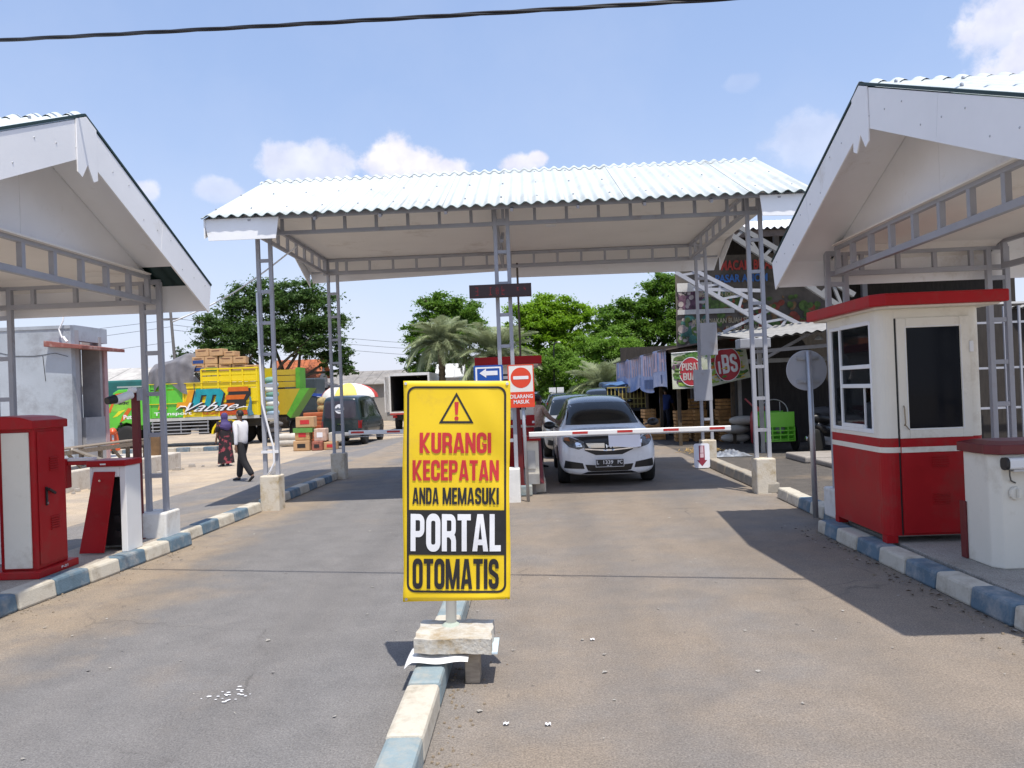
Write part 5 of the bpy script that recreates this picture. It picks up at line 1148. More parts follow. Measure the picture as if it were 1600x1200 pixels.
    b = MB(); b.tube([(-3.35,-.026,1.52),(-3.15,-.026,1.66),(-2.95,-.026,1.64),(-2.9,-.026,1.55)], [.012,.028,.022,.01], 6); b.tube([(-.9,-.026,1.5),(-.6,-.026,1.56),(-.42,-.026,1.54)], [.012,.022,.006], 6); b.build('letter_print', INKWHITE, t, local=True)
    text('Transport', (-4.25,1.28,-2.72,1.45), fs(.008), INKWHITE, t, .02, local=True)
    text('THE NEXT', (-2.3,1.29,-1.62,1.38), fs(.008), mat('truck_red', (.5,.05,.02), .4), t, .02, local=True)
    pp([(-1.58,1.25),(-1.58,1.42),(-.35,1.42),(-.35,1.25)], mat('truck_red', (.5,.05,.02), .4), .007); text('GENERATION', (-1.5,1.29,-.45,1.38), fs(.010), orange, t, .02, local=True)
    pp([(-4.1,1.55),(-4.0,1.85),(-3.85,1.9),(-3.7,1.6)], mat('truck_amber', (.75,.33,.01), .4), .004)
    b = MB(); b.tube([(-.32,-.05,1.95),(-.3,-.06,1.75),(-.36,-.06,1.4),(-.3,-.06,1.2)], [.03,.05,.10,.12], 8); o = b.build('rope_bundle', mat('rope_blue', (.06,.16,.22), .8), t, local=True)
    t.location = (-10.98, 30.5, -.14)
    # load: cartons and a tarpaulin, each a thing of its own
    print_b = mat('carton_blue', (.02,.06,.22), .6); print_g = mat('carton_green', (.05,.22,.05), .6)
    W = Vector(t.location); first = None; k = 0
    for (x, z, w, h, dep, pm) in [(-2.75,3.02,.52,.30,.5,print_b),(-2.2,3.02,.5,.30,.5,print_g),(-1.66,3.02,.5,.30,.5,None),(-1.12,3.02,.5,.28,.5,None),(-.6,3.02,.5,.20,.5,None),(-2.75,3.33,.52,.30,.5,print_b),(-2.2,3.33,.5,.30,.5,None),(-1.64,3.31,.55,.30,.5,None),(-1.06,3.31,.5,.28,.5,None),
                                   (-2.6,3.64,.55,.30,.5,None),(-2.02,3.64,.55,.28,.5,None),(-1.45,3.62,.45,.2,.5,None)]:
        o = thing('carton', None, None, W+Vector((x, .2+random.uniform(-.05,.08), z))); tag(o, ['plain','sun faded','slightly crushed','taped'][k % 4]+' brown carton, '+['first','second','third','fourth','fifth'][(k if k < 5 else k-5 if k < 9 else k-9)]+' from the left in the '+('bottom' if k < 5 else 'middle' if k < 9 else 'top')+' row on the yellow truck', 'carton', 'cartons loaded on the yellow truck')
        b = MB(); b.box(0, w, 0, dep, 0, h); b.build('box', CARTON, o, local=True, bevel=.015)
        if pm: b = MB(); b.box(.03, w-.03, -.004, -.001, .03, h*.55); b.build('printed_band', pm, o, local=True)
        b = MB(); b.box(w*.2, w*.8, -.005, -.0015, h*.66, h*.8); b.build('label_print', mat('carton_print', (.2,.09,.05), .8), o, local=True)
        o.rotation_euler.z = random.uniform(-.14,.14); o.rotation_euler.y = random.uniform(-.03,.03); k += 1
    b = MB()
    def tarp(u, v):
        x = -4.45+1.9*u; z = 3.78 - 1.35*max(0, v-.35)/.65*(1-.25*math.sin(5*u)) - .35*(1-u)**2*1.2 + .06*math.sin(9*u+5*v) - .25*max(0,u-.8)*3
        y = 1.4-1.35*min(1, v/.5)-.10*max(0, v-.5)+.07*math.sin(14*u+2*v)+.04*math.sin(23*u)
        return (x+W.x+.06*math.sin(7*v), y+W.y, z+W.z)
    b.grid(tarp, 40, 30); tag(b.build('tarpaulin', mat('tarp_grey', (.17,.165,.18), .75, .15, 3), smooth=True), 'grey tarpaulin draped over the front of the yellow truck load', 'tarpaulin')
cargo_truck()

def rear_truck():
    t = thing('tipper_truck', 'ochre tipper truck with green edges parked behind the yellow truck', 'truck', (-10.62, 32, -.14)); oc = mat('ochre', (.50,.36,.03), .5, .1, 2, dirt=(.3,.2,.04), dscale=2); gr = mat('edge_green', (.10,.36,.03), .5)
    b = MB(); b.prism([(-1.1,1.15),(.35,1.15),(.95,2.22),(-1.1,2.22)], lambda u, v, d: (t.location.x+u, t.location.y+d, t.location.z+v), 0, .06); b.build('tailgate', oc, t)
    b = MB(); b.prism([(.36,1.15),(.52,1.0),(1.35,2.22),(.96,2.22)], lambda u, v, d: (t.location.x+u, t.location.y+d, t.location.z+v), -.3, .8); b.build('side_board', gr, t)
    for k, z in enumerate((2.3, 2.56, 2.82)):
        b = MB(); b.box(-11.3, -10.05, 32.5, 32.56, z-.14, z-.14+.23); b.build('slat', oc, t)
    b = MB(); b.box(-10.04, -9.86, 32.4, 33.2, 2.1, 2.98); b.build('side_post', gr, t)
    b = MB(); b.box(-11.7, -10.1, 32.1, 36, .9, 1.1); b.build('chassis', BLACK, t)
    b = MB(); b.box(-11.7, -10.2, 36, 37.6, .6, 2.6); b.build('cab', mat('cab_slate', (.05,.065,.075), .4), t, bevel=.06)
    for x in (-11.6, -10.2):
        o = wheel(t, 0, 0, 0, .45, .24, STEEL); o.location = (x-t.location.x, .6, .45)
    # sacks between the trucks
    sk = [mat('sack_white', (.62,.64,.62), .8, .06, 6), mat('sack_green', (.16,.34,.28), .8, .1, 6), mat('sack_blue', (.30,.42,.55), .8, .1, 6)]
    for k in range(9):
        b = MB(); b.lathe((0,0,0), [(.02,-.40),(.10,-.38),(.15,-.2),(.16,0),(.15,.2),(.10,.38),(.02,.40)], 10, 'x'); o = b.build('sack', sk[(k*2) % 3], None, smooth=True, sub=1); o.scale = (.66,1,.98); o.location = (-10.62+.05*(k%2), 30.95, .92+k*.19); tag(o, ['lowest','second','third','fourth','fifth','sixth','seventh','eighth','topmost'][k]+' sack in the tall stack behind the yellow truck', 'sack', 'sacks stacked between the trucks')
rear_truck()
def white_box_truck():
    t = thing('box_truck', 'white box truck with an open dark cargo door behind the banner', 'truck', (-5.85, 36.5, -.1))
    x0, x1, y0 = -6.85, -4.9, 36.5
    wb = mat('truck_white', (.70,.69,.67), .45, .04, 2, dirt=(.4,.34,.28), dscale=1.5)
    b = MB(); b.box(x0, x0+.08, y0, y0+4, .85, 2.55); b.box(x1-.08, x1, y0, y0+4, .85, 2.55); b.box(x0, x1, y0, y0+4, 2.551, 2.68); b.box(x0, x1, y0, y0+4, .75, .849); b.box(x0+.081, x1-.081, y0+3.9, y0+4, .85, 2.55); b.build('cargo_box', wb, t)
    b = MB(); b.box(x0+.085, x0+.1, y0+.02, y0+3.88, .86, 2.54); b.box(x1-.1, x1-.085, y0+.02, y0+3.88, .86, 2.54); b.box(x0+.101, x1-.101, y0+.02, y0+3.88, 2.52, 2.54); b.box(x0+.101, x1-.101, y0+.02, y0+3.88, .86, .88); b.box(x0+.101, x1-.101, y0+3.8, y0+3.88, .881, 2.519); b.build('shade_liner', mat('shade_liner_dark', (.03,.025,.022), .9), t)  # dark inner faces added to paint the shade inside the open cargo box
    b = MB(); b.box(x0-.05, x0-.01, y0-.9, y0-.01, .85, 2.5); b.build('cargo_door', wb, t)
    b = MB(); b.box(x0+.02, x1-.02, y0-.012, y0-.002, .70, .78); b.build('reflector_band', mat('band_red', (.45,.06,.05), .5), t)
    for x in (x0+.15, x1-.35):
        b = MB(); b.box(x, x+.2, y0-.02, y0-.013, .55, .68); b.build('tail_light', mat('tail_red', (.22,.012,.012), .2), t)
    b = MB(); b.box(x0+.3, x1-.3, y0+.1, y0+5.5, .45, .74); b.build('chassis', BLACK, t)
    b = MB(); b.box(x0+.1, x1-.1, y0+4.2, y0+5.8, .4, 2.1); b.build('cab', wb, t, bevel=.06)
    for x in (-6.6, -5.15):
        o = wheel(t, 0, 0, 0, .40, .24, STEEL); o.location = (x-t.location.x, 1.0, .42)
white_box_truck()
def green_truck():
    t = thing('covered_truck', 'truck under a dark green tarpaulin behind the green cab', 'truck', (-22.2, 41, -.1))
    b = MB(); b.box(-23.2, -20.4, 41, 43.2, .9, 3.0); b.build('cover', mat('tarp_green', (.01,.12,.115), .7, .15, 1.5), t, bevel=.1)
    b = MB(); b.box(-25, -20.4, 41.2, 43, .5, .89); b.build('chassis', BLACK, t)
    b = MB(); b.box(-25.2, -23.3, 41.1, 43.1, .6, 2.3); b.build('cab', mat('cab_white', (.5,.55,.6), .4), t, bevel=.08)
    for x in (-24.6, -21.2):
        o = wheel(t, 0, 0, 0, .45, .24, STEEL); o.rotation_euler.z = PI/2; o.location = (x-t.location.x, .2, .45)
green_truck()
def motorbike(label, loc, rot, col, shade):
    t = thing('motorcycle', label, 'motorcycle'); m = mat(shade, col, .3, .05, 4, coat=.4)
    for y in (-.62, .62):
        o = wheel(t, 0, y, .28, .28, .09, STEEL)
    b = MB(); b.tube([(0,-.62,.3),(0,-.50,.72),(0,-.42,.98)], .035, 8); b.build('fork', STEEL, t, local=True)
    b = MB(); b.tube([(-.32,-.30,1.02),(-.12,-.42,.99),(.12,-.42,.99),(.32,-.30,1.02)], .018, 8); b.build('handlebar', BLACK, t, local=True)
    b = MB(); b.lathe((0,0,0), [(0,-.10),(.09,-.08),(.12,0),(.1,.08),(0,.1)], 12, 'y'); o = b.build('headlight', m, t, smooth=True, local=True); o.location = (0,-.50,.92)
    b = MB(); b.grid(lambda u, v: ((u-.5)*(.42-.15*v)*1.0, -.38-.10*math.cos((u-.5)*3)+.05*v, .28+.62*v), 8, 6); b.build('leg_shield', m, t, smooth=True, local=True)
    b = MB(); b.tube([(0,-.38,.5),(0,-.1,.42),(0,.25,.5),(0,.6,.66)], [.06,.11,.14,.07], 10); b.build('body', m, t, smooth=True, local=True)
    b = MB(); b.tube([(0,-.08,.70),(0,.2,.74),(0,.55,.80),(0,.72,.83)], [.05,.11,.11,.04], 10); o = b.build('seat', BLACK, t, smooth=True, local=True)
    b = MB(); b.tube([(0,-.15,.30),(0,.15,.30)], [.13,.13], 10); b.build('engine', STEEL, t, local=True)
    b = MB(); b.tube([(.13,.0,.25),(.14,.4,.27),(.14,.75,.36)], [.03,.05,.055], 10); b.build('exhaust', CHROME, t, smooth=True, local=True)
    b = MB(); b.box(-.05,.05,.74,.78,.62,.74); b.build('tail_light', mat('tail_red', (.22,.012,.012), .2), t, local=True)
    b = MB(); b.tube([(0,-.9,.42),(0,-.75,.56),(0,-.55,.59),(0,-.38,.50)], [.03,.055,.055,.03], 8); b.build('front_mudguard', m, t, smooth=True, local=True)
    for s in (-1, 1):
        b = MB(); b.tube([(s*.2,-.38,1.0),(s*.24,-.40,1.12)], .008, 6); b.lathe((s*.25,-.40,1.15), [(.05,-.01),(.05,.01)], 10, 'y'); b.build('mirror', BLACK, t, local=True)
    t.location = loc; t.rotation_euler.z = rot; return t
m1 = motorbike('orange and yellow motorcycle parked by the pink corner of the pale building', (-14.0, 25.2, -.1), .5, (.62,.10,.02), 'bike_orange')
m2 = motorbike('black motorcycle parked in the dark behind the round sign', (6.75, 17.6, 0), 2.2, (.02,.02,.022), 'bike_black')
m3 = motorbike('grey motorcycle in shade close to the guard booth wall', (7.3, 16.9, 0), 2.6, (.10,.10,.11), 'bike_grey')

# ------------------------------------------------------------------ market on the right
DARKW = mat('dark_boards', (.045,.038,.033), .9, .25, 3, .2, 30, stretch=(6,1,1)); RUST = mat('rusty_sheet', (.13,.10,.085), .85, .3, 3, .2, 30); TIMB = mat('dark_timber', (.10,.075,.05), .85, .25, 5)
FRUIT = [mat('print_leaf', (.10,.24,.05), .6, .3, 9), mat('print_lemon', (.72,.52,.05), .6, .2, 9), mat('print_orange', (.62,.22,.03), .6, .2, 9), mat('print_purple', (.11,.04,.09), .6, .3, 9), mat('print_lime', (.30,.48,.07), .6, .2, 9), mat('print_melon', (.05,.16,.10), .6, .4, 20), mat('print_cherry', (.40,.03,.03), .6, .2, 9), mat('print_cream', (.62,.58,.5), .6, .1, 9)]
FRUITD = [mat('faded_leaf', (.12,.20,.05), .8, .35, 6), mat('faded_purple', (.14,.07,.11), .8, .35, 6), mat('faded_pale', (.42,.36,.34), .8, .3, 6), mat('faded_teal', (.08,.22,.18), .8, .35, 6), mat('faded_red', (.36,.08,.05), .8, .3, 6), mat('faded_brown', (.26,.15,.07), .8, .3, 6)]
def blobs(parent, fn, rect, n, mats, r0, r1, seed, off, name='fruit_print'):
    rs = random.Random(seed); by = {}
    for k in range(n):
        m = rs.choice(mats); b = by.setdefault(m.name, (MB(), m))[0]; r = rs.uniform(r0, r1); cx = rs.uniform(rect[0]+r, rect[2]-r); cy = rs.uniform(rect[1]+r, rect[3]-r); st = rs.uniform(.6,1.5); a0 = rs.uniform(0, PI); o = off + k*.00015
        pts = []
        for q in range(10):
            a = 2*PI*q/10; x, y = r*math.cos(a)*st*.8, r*math.sin(a); pts.append(fn(o)(min(max(cx+x*math.cos(a0)-y*math.sin(a0), rect[0]), rect[2]), min(max(cy+x*math.sin(a0)+y*math.cos(a0), rect[1]), rect[3])))
        b.poly(pts)
    for b, m in by.values(): b.build(name, m, parent, recalc=False)['kind'] = 'stuff'
def market_stall():
    t = thing('fruit_stall', 'long dark market stall with a rusty lean-to roof beside the queue of cars', 'stall', (5.5, 26, 0))
    b = MB(); b.add([(3.6,20.6,2.62),(9.5,20.6,3.5),(9.5,33,3.4),(3.5,33,2.66),(3.6,20.6,2.58),(9.5,20.6,3.46),(9.5,33,3.36),(3.5,33,2.62)], [(0,1,2,3),(7,6,5,4),(0,4,5,1),(1,5,6,2),(2,6,7,3),(3,7,4,0)]); b.build('roof', RUST, t)
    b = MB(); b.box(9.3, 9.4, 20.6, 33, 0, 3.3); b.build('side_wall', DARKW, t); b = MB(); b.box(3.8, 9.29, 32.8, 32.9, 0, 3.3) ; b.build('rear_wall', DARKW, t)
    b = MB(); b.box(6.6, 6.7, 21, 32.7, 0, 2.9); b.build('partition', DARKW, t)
    f = None
    for y in (20.9, 23.8, 26.7, 29.6, 32.4):
        for x in (3.95, 5.4):
            if f is None: b = MB(); b.bar((x,y,0),(x,y,2.6),.09); f = b.build('post', TIMB, t); p0 = Vector((x,y,0))
            else: dup(f, t, Vector(f.location)+Vector((x,y,0))-p0)
    b = MB(); b.box(3.7, 6.6, 20.72, 20.76, 2.50, 2.60); b.build('eave_board', TIMB, t)
    # counter with goods in the shade
    b = MB(); b.box(4.6, 6.5, 24, 25, .0, .8); b.build('counter', TIMB, t)
    # a frame of pale shelves
    b = MB(); b.box(5.5, 6.4, 21.5, 21.55, .0, 1.9); b.build('shelf_back', mat('shelf_grey', (.12,.12,.12), .8), t)
    return t
market_stall()
def ibs_banner():
    t = thing('shop_banner', 'printed fruit shop banner with two red discs hung across the stall front', 'banner', (4.7, 20.55, 2.0))
    def fn0(off):
        def f(u, v, d=0):
            # u 0..1 along, v 0..1 up
            zb = 1.54 + (.235*max(0, (u-.42)/.58)); zt = 2.49+.08*u
            return (3.73+1.97*u+.10*u*(1-v), 20.55-off+.03*math.sin(9*u+2*v)*(1-u*.6)+.02*math.sin(21*u), zb+(zt-zb)*v)
        return f
    b = MB(); b.grid(lambda u, v: fn0(0)(u, v), 30, 12); s = b.build('banner_sheet', mat('banner_print', (.62,.62,.56), .55, .1, 3, col2=(.40,.46,.28)), t, smooth=True)
    blobs(s, fn0, (.0,.0,.42,1), 90, FRUITD[:3]+FRUIT[:1]+[FRUIT[4]], .03, .09, 3, .006); blobs(s, fn0, (.44,.03,.99,.97), 120, [FRUIT[i] for i in (0,1,2,4,5,6,7,1,4)], .02, .075, 5, .006)
    red = mat('disc_red', (.46,.035,.05), .5, .05)
    for cu, cv, ru, rv, o in ((.245,.46,.145,.38,.028), (.73,.56,.165,.50,.028)):
        b = MB(); b.grid(lambda a, q: fn0(o)(cu+ru*max(.001,q)*math.cos(2*PI*a), min(.99, cv+rv*max(.001,q)*math.sin(2*PI*a))), 40, 10); b.build('disc_print', red, s, recalc=False)
        b = MB(); ring(b, [(cu+ru*1.05*math.cos(2*PI*k/40), min(.995, cv+rv*1.05*math.sin(2*PI*k/40))) for k in range(40)], [(cu+ru*math.cos(2*PI*k/40), min(.99, cv+rv*math.sin(2*PI*k/40))) for k in range(40)], fn0(o+.002)); b.build('ring_print', INKWHITE, s, recalc=False)
    impact('PUSAT', (.13,.50,.36,.70), fn0(.034), mat('faded_white', (.6,.55,.52), .6), s); impact('BUAU'.replace('U','H') if False else 'BUAH', (.14,.23,.36,.43), fn0(.034), mat('faded_white', (.6,.55,.52), .6), s)
    impact('I', (.605,.30,.635,.66), fn0(.034), INKWHITE, s); impact('BS', (.66,.28,.855,.84), fn0(.034), INKWHITE, s)
    b = MB(); b.tube([fn0(0)(k/10, 1.0) for k in range(11)], .012, 6); b.build('top_cord', INKWHITE, t)
ibs_banner()
def blue_banner():
    t = thing('cloth_banner', 'rippled blue and pink banner hung along the side of the stall', 'banner', (3.55, 26.5, 2.1))
    def fn(off):
        def f(u, v, d=0):
            y = 20.75+11.4*u; return (3.62-off*1.0+.09*math.sin(26*u+1.5*math.sin(5*u))*(1-.4*v)-.05*u, y, 1.50+.1*math.sin(17*u)*(1-v)+(1.12-.12*math.sin(11*u)*0)*v + .02)
        return f
    blue = mat('banner_blue', (.58,.58,.68), .7, .25, 1.1, col2=(.12,.22,.48))
    b = MB(); b.grid(fn(0), 90, 10); s = b.build('banner_sheet', blue, t, smooth=True)
    pk = mat('banner_pink', (.66,.50,.56), .7, .15, 3)
    b = MB(); u = .02; rs = random.Random(4)
    while u < .97:
        w = rs.uniform(.008,.018); q = [fn(.012)(uu, v) for v in (.42, .62, .8, .95) for uu in (u, u+w)]
        b.add(q, [(0,1,3,2),(2,3,5,4),(4,5,7,6)])
        if rs.random() < .5: vv = rs.choice((.42,.66,.86)); q = [fn(.012)(uu, v) for v in (vv, vv+.09) for uu in (u+w*.9, u+w*2.2)]; b.add(q, [(0,1,3,2)])
        u += w*rs.choice((1.9,2.0,2.4,3.4))
    b.build('letter_print', pk, s, recalc=False)['kind'] = 'stuff'
    b = MB(); b.add([fn(.012)(u, v) for v in (.08,.32) for u in (.08,.16,.24,.32,.40)], [(i,i+1,i+6,i+5) for i in range(4)]); b.build('box_print', mat('banner_navy', (.10,.15,.30), .7, .2, 5), s, recalc=False)
    b = MB(); b.grid(lambda u, v: (3.60, 31.6+1.3*u, 1.5+1.1*v), 8, 3); b.build('end_sheet', mat('banner_pale', (.5,.46,.56), .7, .3, 2), t)
blue_banner()
def hall():
    t = thing('market_hall', 'tall open market hall with a white roof and grey inclined trusses', 'hall', (9, 22, 0))
    n = 60
    b = MB()
    for off, mi in ((0,0), (-.03,1)):
        b.mi = mi; b.grid(lambda u, v: (5.0+11*u, 20.2+5.5*v, 5.66+1.3*v+off+.03*math.cos(2*PI*u*60)), 480, 1)
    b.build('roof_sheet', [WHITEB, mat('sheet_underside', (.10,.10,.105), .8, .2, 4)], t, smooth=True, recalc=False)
    b = MB(); b.box(5.0, 16, 20.28, 20.32, 5.45, 5.62); b.build('eave_beam', RUST, t)
    for x in (5.3, 8.2, 11):
        b = MB(); b.bar((x, 25.5, 0), (x, 25.5, 6.6), .16); b.build('column', GREY, t)
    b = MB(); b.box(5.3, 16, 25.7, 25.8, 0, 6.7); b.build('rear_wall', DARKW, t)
    def inc(A, B, C, D, m, w=.1):
        # two chords A-B and C-D with web members between them
        A, B, C, D = map(Vector, (A, B, C, D)); b = MB(); b.bar(A, B, w); b.bar(C, D, w); tr = b.build('truss', m, t)
        for k in range(5):
            p = A.lerp(B, k/5+.05); q = C.lerp(D, k/5+.05); r = C.lerp(D, min(1, k/5+.22)); b = MB(); b.bar(p, q, w*.6); b.build('strut', m, tr); b = MB(); b.bar(p, r, w*.6); b.build('strut', m, tr)
    gw = mat('truss_white', (.21,.21,.21), .5, .06, 3)
    inc((4.6,19.6,6.1),(8.2,19.6,3.75),(4.4,19.6,5.95),(7.9,19.6,3.42), gw, .12)
    inc((4.35,20.4,4.68),(7.2,20.4,3.05),(3.9,20.4,4.62),(6.5,20.4,2.95), GREY, .10)
    b = MB(); b.bar((4.35,20.42,4.16),(6.1,20.42,4.05), .09); b.bar((5.1,20.45,3.0),(6.4,20.45,3.55), .07); b.build('tie', GREY, t)
    b = MB(); b.box(5.2, 16, 18.6, 18.64, 2.1, 2.2); b.build('rail', mat('pale_rail', (.38,.38,.37), .6), t)
hall()
def billboard():
    t = thing('billboard', 'large dim printed fruit market banner hanging inside the hall', 'banner', (6.2, 23, 3.9))
    fn = lambda off: (lambda u, v, d=0: (u+.02*v, 23-off-.03*math.sin(3*u+2*v), v))
    b = MB(); b.grid(lambda u, v: fn(0)(4.28+4.6*u, 2.7+2.75*v), 30, 20); s = b.build('banner_sheet', mat('billboard_print', (.17,.145,.12), .8, .3, 1.4, col2=(.05,.045,.04)), t, smooth=True)
    blobs(s, fn, (4.3,2.72,5.3,3.7), 90, [FRUITD[3],FRUITD[3],FRUITD[0],FRUITD[2]], .04, .13, 11, .035); blobs(s, fn, (4.3,3.7,5.2,4.6), 80, [FRUITD[1],FRUITD[1],FRUITD[2]], .04, .12, 12, .035)
    blobs(s, fn, (5.0,3.8,6.3,4.5), 70, [FRUITD[0],FRUITD[0],FRUITD[3]], .04, .12, 13, .036); blobs(s, fn, (5.3,2.75,8.6,4.2), 120, FRUITD[:1]+FRUITD[4:], .04, .14, 14, .036)
    pr_ = mat('print_brick', (.5,.07,.06), .8); pb = mat('print_blue', (.06,.18,.5), .8); pg = mat('print_straw', (.5,.42,.28), .8); pw = mat('print_pale', (.6,.58,.55), .8)
    f = fn(.06)
    for x0, x1, y0, y1, z in ((4.32,5.35,4.40,4.66,.052),(4.32,6.0,3.72,3.86,.052)):
        b = MB(); b.poly([fn(z)(*p) for p in ((x0,y0),(x1,y0),(x1,y1),(x0,y1))]); b.build('pale_band', pw, s, recalc=False)
    text('MACAM BUAH', (5.62,4.98,7.25,5.28), f, pr_, s, .03); text('PASAR ANOM', (5.45,4.62,7.0,4.86), f, pb, s, .03); text('SEPUTIHAN', (4.5,4.45,5.3,4.57), f, mat('print_slate', (.08,.12,.2), .8), s, .02)
    text('MENYEDIAKAN BUAH SEGAR', (4.75,3.42,6.7,3.58), f, pg, s, .02); text('PASAR BUAH', (5.75,3.2,6.7,3.34), f, pg, s, .02); text('Jeruk Mangga Semangka', (5.1,2.98,6.5,3.14), f, mat('print_rust', (.55,.24,.1), .8), s, .01, .3)
    text('GROSIR DAN ECERAN', (4.9,4.22,6.2,4.34), f, pg, s, .02)
billboard()
def lean_to():
    t = thing('lean_to', 'low lean-to shed with a pale eave over the parked motorcycles', 'shed', (7.5, 17, 0))
    b = MB()
    for off, mi in ((0,0), (-.03,1)):
        b.mi = mi; b.grid(lambda u, v: (4.85+5.5*u-.0, 17.4-2.6*u+6*v*.7, 2.62+.36*u+.40*v+off+.02*math.cos(u*180)), 260, 1)
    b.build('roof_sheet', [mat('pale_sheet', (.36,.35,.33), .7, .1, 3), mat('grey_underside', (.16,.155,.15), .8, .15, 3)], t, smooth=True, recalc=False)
    b = MB(); b.box(4.62, 5.3, 17.1, 17.5, 2.40, 2.62); b.build('gutter_box', mat('zinc', (.30,.31,.34), .5, .1, 5), t, bevel=.02)
    for p, q in (((5.3,18,0),(5.3,18,2.6)), ((7.2,17.2,0),(7.15,17.2,2.9)), ((9.6,16,0),(9.6,16,3)), ((5.60,20.95,0),(5.60,20.95,2.5))):
        b = MB(); b.bar(p, q, .085); b.build('post', mat('pale_post', (.36,.35,.33), .6, .1), t)
    b = MB(); b.bar((5.2,18,2.35),(9.8,16.4,2.55), .08); b.bar((5.4,18.6,2.1),(6.4,17.5,2.75), .06); b.build('beam', GREY, t)
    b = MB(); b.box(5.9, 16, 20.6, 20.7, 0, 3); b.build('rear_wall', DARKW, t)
    b = MB(); b.lathe((6.35,17.1,2.55), [(.03,.08),(.09,.0),(.09,-.02)], 12); b.build('lamp_shade', mat('pale_lamp', (.35,.35,.33), .5), t)
    # iron grille towards the booth
    f = None
    g = thing('iron_grille', 'dark shop front behind a grey iron grille at the right edge', 'grille', (8, 14.6, 0))
    for k in range(14):
        x = 6.9+k*.28
        if f is None: b = MB(); b.bar((x,14.6,.05),(x,14.6,2.9),.035); f = b.build('bar', GREY, g); x0 = x
        else: dup(f, g, Vector(f.location)+Vector((x-x0,0,0)))
    for z in (.4, 1.0, 1.75, 2.6):
        b = MB(); b.bar((6.85,14.63,z),(10.7,14.63,z),.04); b.build('rail', GREY, g)
    b = MB(); b.box(6.9, 12, 15.3, 15.36, 0, 3.0); b.build('back_board', DARKW, g)
    for x0, x1, z0, z1 in ((7.0,7.6,.9,1.2),(7.0,7.7,.45,.8)):
        b = MB(); b.box(x0, x1, 14.9, 14.92, z0, z1); b.build('board', mat('dim_board', (.10,.10,.10), .7, .3, 12), g)
lean_to()

# ------------------------------------------------------------------ crates, cart, barrel, rubbish
def crate_proto():
    t = thing('wooden_crate', None, 'crate'); w, d, h = .50, .34, .30
    for y in (0, d):
        for k in range(3): b = MB(); b.box(0, w, y-.006, y+.006, k*.1+.01, k*.1+.085); b.build('slat', CRATE, t, local=True)
    for x in (0, w):
        for k in range(3): b = MB(); b.box(x-.006, x+.006, .007, d-.007, k*.1+.01, k*.1+.085); b.build('slat', CRATE, t, local=True)
    for x in (.02, w-.02):
        b = MB(); b.box(x-.015, x+.015, -.02, -.008, 0, h); b.build('batten', CRATE, t, local=True)
    b = MB(); b.box(.01, w-.01, .01, d-.01, 0, .012); b.build('base', TIMB, t, local=True)
    return t
cp = crate_proto(); used = False; tree_map = {}
for c in bpy.data.objects:
    if c.parent: tree_map.setdefault(c.parent.name, []).append(c)
ordn = ['bottom','second','third','fourth','topmost']; stacks = [(3.46,23.4,2,'by the black mirror of the white car'),(4.12,22.3,3,'left of the blue shirted trader'),(4.62,22.2,3,'under the red disc banner'),(4.95,22.5,2,'half hidden by the rear lattice post'),(5.22,21.7,4,'left of the white post'),(3.55,24.6,3,'under the blue banner'),(4.70,23.3,4,'at the back under the banner'),(5.25,22.4,3,'behind the tall stack at the white post')]
for si, (x, y, n, desc) in enumerate(stacks):
    for k in range(n):
        if not used: o = cp; used = True
        else: o = copy_tree(cp, None, tree_map)
        o.location = (x+random.uniform(-.03,.03), y+random.uniform(-.03,.03), k*.305); o.rotation_euler.z = random.uniform(-.12,.12) + (PI/2 if (k+si) % 3 == 1 else 0)
        if abs(o.rotation_euler.z) > 1: o.location.x += .34
        o['label'] = ordn[k if k < n-1 else 4]+' wooden fruit crate in the stack '+desc; o['group'] = 'wooden fruit crates at the stall'
